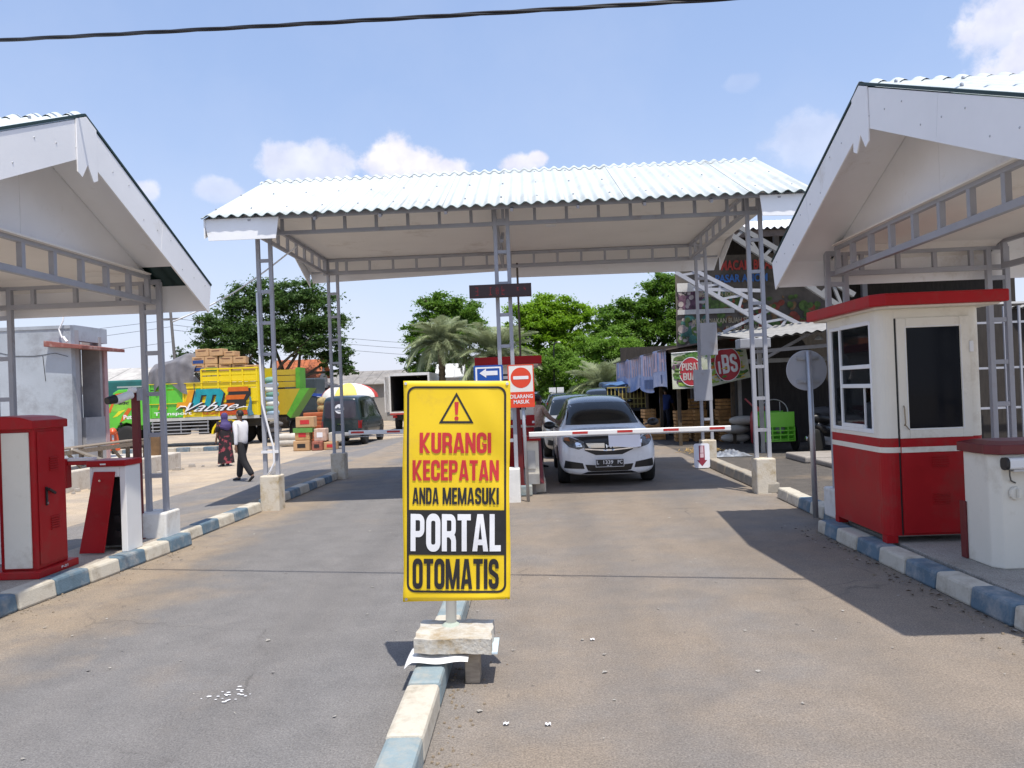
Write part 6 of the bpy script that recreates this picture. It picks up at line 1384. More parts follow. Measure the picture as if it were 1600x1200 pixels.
def becak():
    t = thing('cargo_trike', 'bright green cargo tricycle cart with a wire hoop behind its box', 'cart', (5.75, 18, 0)); g = mat('cart_green', (.16,.55,.03), .4, .06, 3, coat=.3); x0, x1, y = 5.35, 6.05, 18.0
    b = MB(); b.box(x0, x1, y, y+.03, .58, .93); b.build('front_board', g, t, bevel=.006)
    b = MB(); b.box(x0, x1, y+.8, y+.83, .3, .93); b.box(x0, x0+.03, y+.031, y+.799, .3, .85); b.box(x1-.03, x1, y+.031, y+.799, .3, .85); b.build('box_side', g, t); b = MB(); b.box(x0, x1, y+.03, y+.8, .28, .31); b.build('box_floor', g, t)
    b = MB()
    for z in (.26, .40, .50): b.bar((x0,y,z),(x1,y,z),.028)
    for x in (x0+.01, x0+.18, x0+.36, x0+.54, x1-.01): b.bar((x,y,.25),(x,y,.58),.026)
    b.build('front_rack', g, t)
    b = MB(); b.tube([(5.7+.33*math.cos(a*PI/14), y+.4, .92+.30*math.sin(a*PI/14)) for a in range(15)], .012, 6); b.bar((5.55,y+.4,.93),(5.55,y+.4,1.16),.014); b.bar((5.85,y+.4,.93),(5.85,y+.4,1.16),.014); b.build('hoop', STEEL, t)
    for x in (5.26, 6.14):
        o = wheel(t, 0, 0, 0, .31, .05, STEEL); o.location = (x-t.location.x, .3, .31)
    o = wheel(t, 0, 0, 0, .30, .05, STEEL); o.location = (0, 1.6, .30)
    b = MB(); b.tube([(5.75,18.8,.35),(5.75,19.2,.4),(5.75,19.6,.32)], .025, 8); b.tube([(5.75,19.2,.4),(5.75,19.35,.85)], .02, 8); b.build('frame', BLACK, t)
    b = MB(); b.lathe((5.75,19.36,.88), [(.02,-.03),(.10,-.02),(.09,.03),(.0,.05)], 12); b.build('saddle', BLACK, t, smooth=True)
    for k, (x, m_, lab) in enumerate(((5.5, mat('cloth_blue', (.05,.12,.2), .8), 'dark blue bundle lying in the rack of the green cart'), (5.78, mat('cloth_grey', (.3,.32,.35), .8), 'grey bundle lying in the rack of the green cart'))):
        b = MB(); b.lathe((x, y+.2, .52), [(.02,-.12),(.09,-.08),(.1,.02),(.06,.09),(.01,.11)], 10, 'x'); tag(b.build('bundle', m_, smooth=True), lab, 'bundle')
becak()
b = MB(); b.lathe((5.84, 20.2, 0), [(.12,0),(.19,.08),(.20,.6),(.18,.82),(.12,.93),(.05,.98),(.0,.98)], 18); bar_ = b.build('barrel', mat('barrel_red', (.42,.03,.045), .35, .05, 3, coat=.3), smooth=True); tag(bar_, 'tall red plastic barrel standing left of the green cart', 'barrel')
b = MB(); b.tube([(5.86,20.2,.88),(5.52,20.15,1.22)], .022, 6); tag(b.build('pipe', mat('pink_pipe', (.6,.12,.14), .5)), 'pink pipe sticking up out of the red barrel', 'pipe')
b = MB(); b.grid(lambda u, v: (5.72+.28*u+.03*math.sin(9*v), 20.12+.06*math.sin(13*u)-.12*math.sin(PI*u), .80+.2*v+.04*math.sin(11*u)), 12, 8); tag(b.build('bag', mat('bag_red', (.60,.10,.06), .5, .15, 6), smooth=True), 'red plastic bag tied over the red barrel', 'bag')
def sackpile(x, y, n, label, mats, r=.3, grp='sacks'):
    for k in range(n):
        b = MB(); b.lathe((0,0,0), [(.02,-.38),(.10,-.36),(.16,-.2),(.17,0),(.16,.2),(.10,.36),(.02,.38)], 10, 'x'); o = b.build('sack', mats[k % len(mats)], smooth=True, sub=1); o.location = (x+random.uniform(-.12,.12), y+random.uniform(-.2,.2), .15+.24*k); o.rotation_euler.z = random.uniform(-.4,.4); o.scale.z = .8; tag(o, ['lowest','second','third','top'][min(k,3)]+' '+label, 'sack', grp)
SKW = mat('sack_pale', (.55,.52,.46), .8, .1, 6, dirt=(.3,.25,.2)); SKG = mat('sack_grey', (.34,.33,.34), .8, .15, 6)
sackpile(5.56, 20.9, 3, 'stained white sack beside the white post of the market', [SKW], grp='white sacks by the post')
sackpile(7.0, 18.6, 4, 'grey sack in the dark pile behind the round sign', [SKG, mat('sack_dark', (.12,.12,.13), .8)], grp='sacks behind the round sign')
sackpile(-10.9, 31.9, 3, 'dark grey sack in the shade behind the yellow truck wheels', [mat('sack_dark', (.12,.12,.13), .8), SKG], grp='dark sacks behind the yellow truck')
rs = random.Random(3)
b = MB()
for k in range(160):
    x = 4.15+rs.gauss(0,.28); y = 18.9+rs.gauss(0,.3); z = max(0, .12-.25*abs(x-4.15)) *rs.random()+.01; a = rs.uniform(0,PI); l = rs.uniform(.05,.16); b.bar((x,y,z),(x+l*math.cos(a),y+l*math.sin(a),z+rs.uniform(0,.04)),.012,.006)
tag(b.build('straw', mat('straw', (.52,.34,.12), .8, .2, 8)), 'heap of yellow packing straw on the yard by the rear plinth', 'straw', kind='stuff')
b = MB()
b.grid(lambda u, v: (4.0+.85*u, 17.2+.75*v, .012+.14*max(0, math.sin(PI*u)*math.sin(PI*v))*(.55+.45*math.sin(17*u+9*v)) + .03*math.sin(31*u)*math.sin(27*v)*math.sin(PI*u)*math.sin(PI*v)), 34, 30)
tag(b.build('plastic_heap', mat('plastic_blue', (.40,.44,.50), .45, .3, 5, col2=(.10,.10,.11)), smooth=True), 'crumpled heap of pale blue plastic on the yard behind the right kerb', 'rubbish')

# far stake-bed pickup between the cars and the stall
def stake_truck():
    t = thing('stake_pickup', 'pickup with a yellow railed bed beside the blue banner', 'truck', (3.3, 28, 0)); y = mat('stake_yellow', (.50,.40,.12), .5, .1); 
    b = MB(); b.box(2.7, 4.1, 28, 30.4, .75, .86); b.build('bed', mat('bed_dark', (.06,.06,.06), .7), t)
    f = None
    for k in range(11):
        x = 2.72+k*.135
        if f is None: b = MB(); b.bar((x,28,.86),(x,28,1.62),.03); f = b.build('stake', y, t); x0 = x
        else: dup(f, t, Vector(f.location)+Vector((x-x0,0,0)))
    for z in (1.0, 1.2, 1.62):
        b = MB(); b.bar((2.7,27.97,z),(4.1,27.97,z),.035); b.build('rail', y, t)
    b = MB(); b.box(2.75, 4.05, 28.3, 30.2, .861, 1.40); b.build('cargo', mat('cargo_brown', (.20,.14,.05), .8, .3, 6), t)
    b = MB(); b.box(2.75, 4.05, 30.5, 32, .5, 1.85); b.build('cab', mat('cab_navy', (.05,.09,.16), .4), t, bevel=.08)
    for x in (2.8, 3.95):
        o = wheel(t, 0, 0, 0, .33, .2, STEEL); o.location = (x-t.location.x, .6, .33)
    b = MB(); b.grid(lambda u, v: (2.75+1.0*u, 28.2+1.8*v, 1.72+.12*math.sin(PI*u)*math.sin(PI*v)+.02*math.sin(13*u)), 10, 10); o = b.build('tarpaulin', mat('tarp_blue', (.06,.14,.30), .6, .1, 3), smooth=True); tag(o, 'blue tarpaulin over the load of the yellow railed pickup', 'tarpaulin')
stake_truck()

# ------------------------------------------------------------------ left side: pale building, bench, low platform, stalls
def pale_building():
    t = thing('pale_building', 'small pale grey rendered building with a red canopy slab on the left', 'building', (-13.5, 20, -.1))
    wm = mat('pale_render', (.38,.42,.47), .85, .08, 1.0, .3, 25, dirt=(.22,.23,.25), dscale=1.3, damt=.55)
    b = MB(); b.box(-18, -10.82, 17.8, 17.95, -.15, 3.52); b.build('front_wall', wm, t); b = MB(); b.box(-18, -10.82, 17.78, 17.97, 3.521, 3.60); b.build('coping', wm, t)
    b = MB(); b.box(-10.95, -10.82, 17.951, 18.12, -.15, 3.5); b.box(-11.4, -11.3, 18.121, 19.0, -.15, 3.5); b.box(-10.95, -10.82, 18.30, 19.15, -.15, 1.4); b.build('recess_wall', mat('shaded_render', (.36,.36,.38), .9, .1, 1.5, .1, 25, dirt=(.25,.25,.26), dscale=2), t)
    b = MB(); b.box(-11.29, -10.83, 19.0, 19.1, -.15, 3.4); b.build('inner_wall', mat('shaded_render2', (.34,.33,.34), .9, .12, 2.5, .1, 25, dirt=(.5,.5,.5), dscale=4, damt=.2), t)
    b = MB(); b.box(-11.28, -11.22, 18.2, 18.45, 1.3, 2.7); b.build('window', BLACK, t)
    b = MB(); b.box(-10.98, -10.80, 19.151, 19.3, -.15, 3.1); b.build('corner_post', mat('pink_paint', (.50,.32,.33), .8, .1, 3, dirt=(.4,.35,.33)), t)
    b = MB(); b.prism([(-11.35,3.10),(-10.45,3.02),(-10.45,3.10),(-11.35,3.24)], lambda u, v, d: (u, d, v), 17.6, 19.5); b.build('canopy_slab', mat('slab_red', (.26,.09,.075), .8, .15, 3, dirt=(.4,.36,.33), dscale=3), t, bevel=.01)
    b = MB(); b.box(-11.0, -10.85, 17.98, 19.4, 3.25, 3.62); b.build('parapet', wm, t); b = MB(); b.box(-18, -11.41, 18.0, 19.1, 3.4, 3.5); b.build('roof', CONC, t)
    b = MB(); b.tube([(-10.9,17.75,4.3),(-10.95,17.74,3.7),(-11.05,17.73,3.5),(-10.98,17.72,3.3)], .018, 6); b.tube([(-10.95,17.72,3.32),(-10.85,17.7,3.2)], .03, 8); b.build('conduit', INKWHITE, t)
    # hairline cracks in the render
    b = MB()
    for P in ([(-13.1,3.12),(-12.7,3.05),(-12.2,2.92),(-11.7,2.9),(-11.2,2.95),(-10.9,2.86)], [(-12.9,2.6),(-12.85,2.0),(-12.7,1.5)], [(-11.5,2.9),(-11.45,2.3)]): b.tube([(x, 17.795, z) for x, z in P], .007, 4)
    b.build('crack', BLACK, t)['kind'] = 'stuff'
pale_building()
b = MB(); b.box(-12.3, -9.68, 15.0, 20.8, -.15, .33); tag(b.build('platform', mat('white_platform', (.62,.57,.50), .9, .1, 3, .3, 30, dirt=(.28,.22,.16), dscale=3, damt=.55), bevel=.03), 'low whitewashed concrete platform under the wooden bench', 'platform', kind='structure')
b = MB()
for k in range(40):
    x = -9.6+rs.gauss(.1,.12); y = rs.uniform(15, 21); r = rs.uniform(.03,.11); b.lathe((x,y,-.1+r*.3), [(.0,-r*.5),(r,-r*.3),(r*.8,r*.4),(0,r*.6)], 6)
tag(b.build('rubble', CONC), 'broken concrete bits along the foot of the low platform', 'rubble', kind='stuff')
def bench():
    t = thing('wooden_bench', 'long weathered wooden bench table on the low platform', 'bench', (-10.1, 17, .33))
    for k in range(4):
        b = MB(); x = -10.35+k*.14; b.box(x, x+.13, 14.9, 19.3, .76+.004*k, .79+.004*k); b.build('plank', WOOD, t)
    b = MB(); b.box(-9.82, -9.78, 14.9, 19.3, .66, .755); b.build('apron', WOOD, t)
    for y in (15.2, 17.2, 19.2):
        for x in (-10.3, -9.86): b = MB(); b.bar((x,y,.33),(x,y,.76),.075); b.build('leg', WOOD, t)
    for y in (15.9, 17.6): b = MB(); b.bar((-9.84,y,.72),(-9.84,y+.5,.35),.05); b.build('brace', WOOD, t)
    b = MB(); b.bar((-9.8,16.0,.78),(-9.74,17.2,.42),.07,.05); b.build('loose_batten', mat('bleached_wood', (.5,.46,.4), .8), t)
bench()
b = MB(); b.bar((-9.85,19.75,.33),(-9.85,19.75,.85),.22,.12); tag(b.build('wooden_post', mat('brown_wood', (.20,.12,.06), .85, .2, 4)), 'thick brown wooden post at the far end of the bench', 'post')
kk = thing('kerb', 'low blue and white kerb in the lot in front of the yellow truck', 'kerb', (-13, 27.6, -.1), kind='structure')
for i in range(9):
    b = MB(); b.box(-15.9+i*.5, -15.42+i*.5, 27.4-.1*i*.1, 27.62-.1*i*.1, -.12, .05); b.build('kerb_block', [KBLUE, KWHITE][i % 2], kk, bevel=.02)
b = MB(); b.lathe((-10.35,29.2,-.1), [(.05,0),(.055,.02),(.055,.2),(.02,.28),(.02,.31)], 10); tag(b.build('water_bottle', mat('bottle_blue', (.30,.42,.58), .2, .05), smooth=True), 'pale blue plastic bottle on the ground by the truck tail', 'bottle')
# goods on the ground beside the van
k = 0
for (x, y, z, w, h, m_, lb) in [(-8.1,25.6,0,.55,.34,CARTON,'lowest worn carton of the pile left of the van'),(-7.45,25.5,0,.34,.30,mat('carton_red',(.36,.12,.08),.7,.3,9),'small red printed box on the ground by the carton pile'),(-7.1,25.7,0,.42,.26,CARTON,'flat carton on the ground next to the red box'),
        (-8.05,25.65,.35,.50,.36,mat('carton_orange',(.52,.31,.13),.7,.2,9),'orange printed carton in the middle of the pile left of the van'),(-8.02,25.68,.78,.62,.36,CARTON,'plain brown carton on top of the pile left of the van'),(-7.42,25.7,.30,.40,.42,mat('carton_pale',(.6,.42,.33),.7,.2,9),'pale printed carton standing on the red box'),
        (-6.98,25.9,.26,.45,.30,SKW,'white bundle beside the van bumper')]:
    b = MB(); b.box(x, x+w, y, y+.4, z-.1, z-.1+h); o = b.build('carton', m_, bevel=.02); tag(o, lb, 'carton', 'cartons piled by the van')
    if m_ != SKW: b = MB(); b.box(x+w*.25, x+w*.75, y-.006, y-.002, z-.1+h*.3, z-.1+h*.7); b.build('label_print', random.choice([INKRED, INKWHITE, print_ if False else INK]), o)
b = MB(); b.box(-8.1,-7.45,25.62,26.05,.611-.1,.66); tag(b.build('tray', mat('tray_green', (.12,.30,.06), .6)), 'green tray between the cartons of the pile by the van', 'tray')
for i, (x, z, lb) in enumerate(((-8.5,0,'lower'),(-8.45,.62,'upper'))):
    b = MB(); b.box(x, x+.95, 28, 28.5, z-.1, z+.5); o = b.build('plastic_crate', mat('crate_orange', (.48,.13,.045), .6, .15, 4), bevel=.02); tag(o, lb+' orange plastic crate left of the dark van', 'crate', 'orange crates by the van')
    for q in range(4):
        b = MB(); b.box(x+.03, x+.92, 27.985, 27.997, z-.05+q*.14, z+.0+q*.14); b.build('rib', mat('crate_orange_dark', (.40,.08,.02), .5), o)
for i in range(4):
    b = MB(); b.lathe((-9.2+.3*(i%2), 28.2, .05+.2*(i//2)), [(.02,-.36),(.12,-.32),(.17,0),(.12,.32),(.02,.36)], 10, 'x'); o = b.build('sack', SKW, smooth=True, sub=1); tag(o, ['lower left','lower right','upper left','upper right'][i]+' white sack of the heap behind the carton pile', 'sack', 'white sacks behind the cartons')
for i in range(4):
    b = MB(); b.lathe((-7.9+.42*(i%3), 28.6, 1.25+.25*(i//3)), [(.0,-.2),(.17,-.12),(.2,0),(.16,.13),(0,.2)], 10); o = b.build('bundle', [mat('straw_bundle', (.42,.32,.14), .8, .3, 9), SKW, mat('bundle_green', (.20,.26,.12), .8, .3, 9)][i % 3], smooth=True); tag(o, ['straw coloured','pale','greenish','top straw coloured'][i]+' bundle lying on the orange crates by the van', 'bundle', 'bundles on the orange crates')
def parasol():
    t = thing('parasol', 'large red white and yellow market parasol behind the dark van', 'parasol', (-7.9, 33, -.1)); cols = [mat('parasol_red', (.55,.06,.05), .7), mat('parasol_white', (.72,.70,.66), .7), mat('parasol_yellow', (.75,.62,.14), .7), mat('parasol_white2', (.72,.70,.66), .7)]
    for k in range(8):
        b = MB(); a0, a1 = 2*PI*k/8-.3, 2*PI*(k+1)/8-.3
        b.grid(lambda u, v: (-7.9+1.22*math.sin(v*PI/2*.98)*math.cos(a0+(a1-a0)*u), 33+1.22*math.sin(v*PI/2*.98)*math.sin(a0+(a1-a0)*u), 1.58+.66*math.cos(v*PI/2*.98)), 5, 6); b.build('panel', cols[k % 4], t, smooth=True)
    b = MB(); b.tube([(-7.9,33,-.1),(-7.9,33,2.26)], .03, 8); b.build('pole', STEEL, t)
parasol()
def far_roofs():
    asb = mat('asbestos_roof', (.30,.28,.26), .9, .2, 1.5, dirt=(.2,.18,.16), dscale=1); wl = mat('far_wall', (.36,.35,.34), .9, .1, 1)
    def house(name, label, cat, x0, x1, y0, y1, ze, zr, wm, rm, along='x', panels=8):
        t = thing(name, label, cat, ((x0+x1)/2, (y0+y1)/2, -.1)); b = MB(); b.box(x0+.3, x1-.3, y0+.3, y1-.3, -.15, ze-.03); b.build('wall', wm, t)
        yr = (y0+y1)/2
        for k in range(panels):
            a = x0+(x1-x0)*k/panels; c = x0+(x1-x0)*(k+1)/panels-.02
            for ya in (y0, y1):
                b = MB(); b.add([(a,ya,ze),(c,ya,ze),(c,yr,zr),(a,yr,zr),(a,ya,ze-.06),(c,ya,ze-.06),(c,yr,zr-.06),(a,yr,zr-.06)], [(0,1,2,3),(7,6,5,4),(0,4,5,1),(1,5,6,2),(2,6,7,3),(3,7,4,0)]); o = b.build('roof_sheet', rm, t); o.location.z += random.uniform(0,.03)
        b = MB(); b.prism([(y0+.3,ze-.03),(y1-.3,ze-.03),(yr,zr-.08)], lambda u, v, d: (d, u, v), x0+.3, x0+.4); b.build('gable', wm, t); b = MB(); b.prism([(y0+.3,ze-.03),(y1-.3,ze-.03),(yr,zr-.08)], lambda u, v, d: (d, u, v), x1-.4, x1-.3); b.build('gable', wm, t)
        for q in range(3):
            xx = x0+(x1-x0)*(q+.6)/3.4; b = MB(); b.box(xx, xx+.9, y0+.27, y0+.29, .3, 1.8); b.build('door', mat('far_door', (.12,.13,.15), .7), t)
        return t
    house('warehouse', 'long low warehouse with grey sheet roof behind the dark van', 'warehouse', -14.5, -8.6, 52, 60, 2.45, 3.45, wl, asb)
    house('warehouse', 'grey roofed warehouse behind the white box truck and palm', 'warehouse', -8.5, -1.5, 56, 64, 2.7, 3.6, wl, asb)
    house('warehouse', 'pale roofed shed far behind the green truck cab on the left', 'warehouse', -36, -21.5, 47, 55, 2.9, 4.1, wl, mat('pale_roof', (.5,.48,.45), .9, .2, 1.5))
    house('house', 'house with an orange tiled roof under the big left tree', 'house', -17.0, -13.6, 49, 52.2, 3.0, 4.2, wl, mat('tile_orange', (.44,.13,.05), .8, .3, 4), panels=10)
    house('white_shack', 'small white gabled shack behind the palm trunk', 'shack', -5.6, -3.9, 44, 46.4, 2.55, 3.35, mat('white_wall', (.66,.66,.66), .8), mat('white_roof', (.62,.62,.6), .7), panels=3)
    t = thing('market_awning', 'dark tarpaulin awning of a stall behind the tipper truck', 'awning', (-11.6, 40, -.1))
    b = MB(); b.grid(lambda u, v: (-13.6+4.4*u, 39.5+3.5*v, 1.95+.75*math.sin(PI*min(1,u*1.1+.05))*(1-.2*v)+.05*math.sin(9*u)), 20, 5); b.build('sheet', mat('awning_dark', (.075,.07,.07), .9, .2, 2), t, smooth=True)
    for x in (-13.4,-11.6,-9.4): b = MB(); b.bar((x,39.6,-.1),(x,39.6,2.0),.08); b.build('post', TIMB, t)
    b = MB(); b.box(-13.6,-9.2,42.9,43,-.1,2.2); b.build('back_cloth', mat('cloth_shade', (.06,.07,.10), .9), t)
    t = thing('market_awning', 'blue edged white awning above the orange crates', 'awning', (-10.4, 36.2, -.1)); b = MB(); b.grid(lambda u, v: (-11.4+2.4*u, 36+2*v, 1.72+.14*v+.05*math.sin(7*u)), 10, 3); b.build('sheet', mat('awning_white', (.66,.68,.72), .7), t, smooth=True); b = MB(); b.grid(lambda u, v: (-11.4+2.4*u, 35.98, 1.74+.14*v+.05*math.sin(7*u)), 10, 1); b.build('valance', mat('awning_blue', (.03,.08,.36), .7), t)
    for x in (-11.3, -9.1): b = MB(); b.bar((x,36.1,-.1),(x,36.1,1.75),.05); b.build('post', STEEL, t)
far_roofs()
def utility():
    t = thing('utility_pole', 'thin leaning utility pole behind the load of the yellow truck', 'pole', (-21, 45, -.1)); b = MB(); b.tube([(-20.9,45,-.1),(-21.35,45,8.2)], [.11,.08], 8); b.build('shaft', mat('pole_concrete', (.16,.15,.15), .8), t)
    b = MB(); b.box(-21.9,-20.6,44.95,45.05,6.6,6.7); b.build('crossarm', mat('pole_concrete', (.16,.15,.15), .8), t)
    wm = mat('wire_dark', (.05,.05,.055), .6)
    for k, (z0, z1, x1, y1) in enumerate(((6.6,7.0,-60,50),(6.2,6.2,-60,52),(6.7,5.6,8,70),(6.3,5.2,8,70),(5.3,4.9,-60,50),(6.0,4.6,8,72))):
        A = Vector((-21.2,45,z0)); B = Vector((x1,y1,z1)); b = MB(); b.tube([A.lerp(B,q/16)-Vector((0,0,.9*math.sin(PI*q/16))) for q in range(17)], .014, 4)
        tag(b.build('overhead_wire', wm), ['upper wire running left from the utility pole','lower wire running left from the utility pole','upper wire sagging right past the big tree','middle wire sagging right past the big tree','lowest wire running left towards the pale building','lowest wire sagging right past the big tree'][k], 'wire')
utility()
def street_lamp():
    t = thing('street_lamp', 'slim dark street lamp with a curved arm before the bright green bush', 'lamp', (1.15, 40, 0)); b = MB(); b.tube([(1.1,40,0),(1.18,40,3.6),(1.2,40,3.9),(1.28,40,4.05),(1.40,40,4.08)], .035, 8); b.build('pole', BLACK, t, smooth=True); b = MB(); b.lathe((1.46,40,4.07), [(.02,.05),(.1,0),(.09,-.04),(0,-.05)], 10); b.build('lamp_head', mat('lamp_cream', (.6,.58,.5), .4), t)
street_lamp()

# ------------------------------------------------------------------ trees
def leaves(n, centres, radii, size, seed, flat=.5):
    r = np.random.default_rng(seed); C_ = np.array(centres); Rr = np.array(radii)
    vol = Rr[:,0]*Rr[:,1]*Rr[:,2]; vol = vol**.75; pick = r.choice(len(C_), n, p=vol/vol.sum())
    # clumps inside every blob
    P = np.zeros((n, 3))
    for i in range(len(C_)):
        idx = np.where(pick == i)[0]; k = max(24, int(70*(Rr[i].mean()/1.5)**2)); d = r.normal(size=(k, 3)); d /= np.linalg.norm(d, axis=1)[:, None]; d[:, 2] = np.where(d[:, 2] < -.55, -d[:, 2]*.4, d[:, 2])
        cl = d*(r.uniform(.12, 1.15, (k, 1))**.5); cr = r.uniform(.10, .30, k); a = r.choice(len(cl), len(idx), p=cr**2/(cr**2).sum())
        g = r.normal(size=(len(idx), 3)); g /= np.linalg.norm(g, axis=1)[:, None]; g *= r.uniform(.1, 1.0, (len(idx), 1))*np.where(r.random((len(idx), 1)) < .3, 2.1, 1.0)
        P[idx] = C_[i] + (cl[a] + g*cr[a][:, None]*np.array([1,1,.6]))*Rr[i]
    nrm = r.normal(size=(n, 3)); nrm[:, 2] = np.abs(nrm[:, 2])+flat; nrm /= np.linalg.norm(nrm, axis=1)[:, None]
    t = r.normal(size=(n, 3)); t -= nrm*(t*nrm).sum(1)[:, None]; t /= np.linalg.norm(t, axis=1)[:, None]; q = np.cross(nrm, t)
    s = size*r.uniform(.55, 1.35, (n, 1)); L_ = t*s; W_ = q*s*.42
    V = np.stack([P-L_*.5, P+W_*.5+nrm*s*.08, P+L_*.6, P-W_*.5+nrm*s*.08], 1).reshape(-1, 3)
    return V
def mesh_np(name, V, k, m, parent, loc):
    n = len(V)//k; me = bpy.data.meshes.new(name); me.vertices.add(len(V)); me.vertices.foreach_set('co', (V-np.array(loc)).astype(np.float32).ravel()); me.loops.add(len(V)); me.loops.foreach_set('vertex_index', np.arange(len(V), dtype=np.int32)); me.polygons.add(n); me.polygons.foreach_set('loop_start', np.arange(0, n*k, k, dtype=np.int32)); me.polygons.foreach_set('loop_total', np.full(n, k, dtype=np.int32)); me.update(); me.validate(); me.materials.append(m)
    o = bpy.data.objects.new(name, me); COL.objects.link(o); o.parent = parent; return o
BARK = mat('bark', (.10,.08,.06), .9, .25, 6, .4, 20)
def tree(label, x, y, trunks, centres, radii, n, size, m, seed, name='broadleaf_tree', cat='tree', grp='trees behind the market'):
    t = thing(name, label, cat, (x, y, -.1), grp); rs = random.Random(seed)
    b = MB()
    for (tx, tz, r) in trunks: b.tube([(x,y,-.1),(x+tx*.3,y,tz*.5),(x+tx,y,tz)], [r*1.3, r, r*.7], 8)
    b.build('trunk', BARK, t, smooth=True)
    for i, c in enumerate(centres):
        tx, tz, r = trunks[i % len(trunks)]; b = MB(); s = Vector((x+tx*.7, y, tz*.8)); e = Vector(c); mid = s.lerp(e, .5)+Vector((rs.uniform(-.3,.3), rs.uniform(-.3,.3), .2)); b.tube([s, mid, e, e+(e-mid)*.5], [r*.6, r*.42, r*.25, .02], 6)
        for q in range(3):
            d = Vector((rs.uniform(-1,1), rs.uniform(-1,1), rs.uniform(-.1,.9))); d.x *= radii[i][0]; d.y *= radii[i][1]; d.z *= radii[i][2]; b.tube([mid.lerp(e,.5), e+d*.45, e+d*.85], [r*.22, r*.14, .015], 5)
        b.build('limb', BARK, t, smooth=True)
    mesh_np('crown', leaves(n, centres, radii, size, seed), 4, m, t, (x, y, -.1)); return t
LDARK = leafmat('leaf_dark', (.042,.088,.026), (.105,.19,.04), .42); LMID = leafmat('leaf_mid', (.068,.15,.02), (.17,.31,.036), .48); LBRIGHT = leafmat('leaf_bright', (.14,.27,.014), (.27,.45,.028), .52); LLIME = leafmat('leaf_lime', (.14,.27,.035), (.25,.42,.06), .5); LGREY = leafmat('leaf_sparse', (.06,.10,.05), (.10,.16,.07))
tree('large dark spreading tree with many stems rising behind the trucks', -15, 46, [(-1.2,3.2,.22),(.3,3.4,.2),(1.2,3.2,.18),(-.3,3.5,.2)],
     [(-18.4,46,5.6),(-16.6,46.5,7.3),(-14.0,46,7.4),(-12.6,45.6,5.7),(-15.4,45,5.5),(-19.0,46.4,4.4),(-12.0,46,3.9),(-17.0,44.8,4.4),(-13.6,44.8,4.6),(-11.4,46.3,3.2)], [(1.9,1.9,1.5),(2.0,2,1.5),(2.1,2,1.35),(1.7,1.8,1.5),(2.0,1.8,1.5),(1.4,1.6,1.0),(1.2,1.3,1.0),(1.6,1.5,1.1),(1.5,1.5,1.1),(.9,1,.7)], 70000, .21, LDARK, 1)
tree('tall dark tree behind the palms left of the middle post', -5.4, 50, [(-.4,3.4,.25),(.5,3.6,.2)], [(-5.8,50,7.0),(-4.6,50.3,6.2),(-6.9,50,5.3),(-3.8,49.6,5.0),(-5.6,49.4,4.7),(-7.4,50,3.6),(-4.6,49.5,3.2),(-6.3,49.3,2.8)], [(1.5,1.6,1.35),(1.5,1.6,1.5),(1.5,1.5,1.3),(1.3,1.4,1.2),(1.7,1.5,1.3),(1.0,1.2,1.0),(1.6,1.4,1.2),(1.4,1.3,1.1)], 56000, .21, LMID, 2)
tree('sunny yellow green tree with an airy crown right of the middle post', 1.4, 46, [(-.5,3.2,.2),(.6,3.4,.18)], [(.0,46,5.9),(1.6,46.2,6.4),(2.7,46,5.6),(.9,45.4,4.7),(-.9,46,4.9),(2.3,45.4,4.3),(-.4,45.3,3.6),(1.0,45.2,5.4),(2.9,45.2,3.6),(.8,45,3.6)], [(1.4,1.5,1.2),(1.4,1.5,1.05),(1.2,1.4,1.1),(1.5,1.4,1.0),(1.0,1.1,1.0),(1.2,1.2,.9),(1.2,1.2,.9),(1.5,1.2,1.0),(1.3,1.2,1.1),(1.4,1.2,1.0)], 62000, .20, LBRIGHT, 3)
tree('feathery light green tree low behind the queue of cars', 1.4, 41, [(0,1.6,.1)], [(.9,41,1.4),(1.9,41.2,2.5),(2.5,41,1.4),(1.2,40.8,2.9),(.3,41,2.3),(1.6,40.6,.9)], [(1.3,1.1,1.2),(1.2,1.1,1.2),(1.1,1,1.2),(1.1,1,1.1),(1.0,1,1.1),(1.5,1.1,.9)], 60000, .12, LLIME, 4, 'feathery_tree')
tree('second feathery light green tree above the small palm', 4.4, 44, [(0,2.2,.1)], [(3.6,44,3.6),(4.8,44.2,3.9),(5.6,44,3.1),(4.2,43.8,2.6)], [(1.5,1.2,1.1),(1.5,1.2,1.1),(1.3,1.1,1.2),(1.6,1.1,1.3)], 46000, .13, LLIME, 5, 'feathery_tree')
tree('big leafy green tree left of the fruit billboard', 7, 48, [(-.6,3.4,.25),(.8,3.5,.25)], [(5.2,48,5.4),(6.8,48.2,6.2),(8.4,48,7.2),(9.8,48,7.4),(7.6,47.3,4.9),(5.9,47.2,3.9),(9.0,47.2,5.4),(7.9,47,3.4),(10.4,47.4,5.6),(9.6,47,3.4)], [(1.7,1.7,1.3),(1.7,1.7,1.3),(1.6,1.7,1.3),(1.7,1.7,1.3),(1.7,1.6,1.3),(1.6,1.5,1.2),(1.6,1.5,1.3),(1.6,1.5,1.2),(1.5,1.5,1.4),(1.5,1.5,1.3)], 80000, .21, LMID, 6)
tree('sparse pale small tree by the utility pole on the left', -20.2, 47, [(0,3.2,.08)], [(-21.2,47,3.6),(-19.8,47,4.2),(-18.8,47,4.6),(-21.6,47,4.6)], [(1.1,.9,.7),(1.0,.9,.6),(1.2,.9,.5),(.6,.6,.7)], 6000, .15, LGREY, 8)
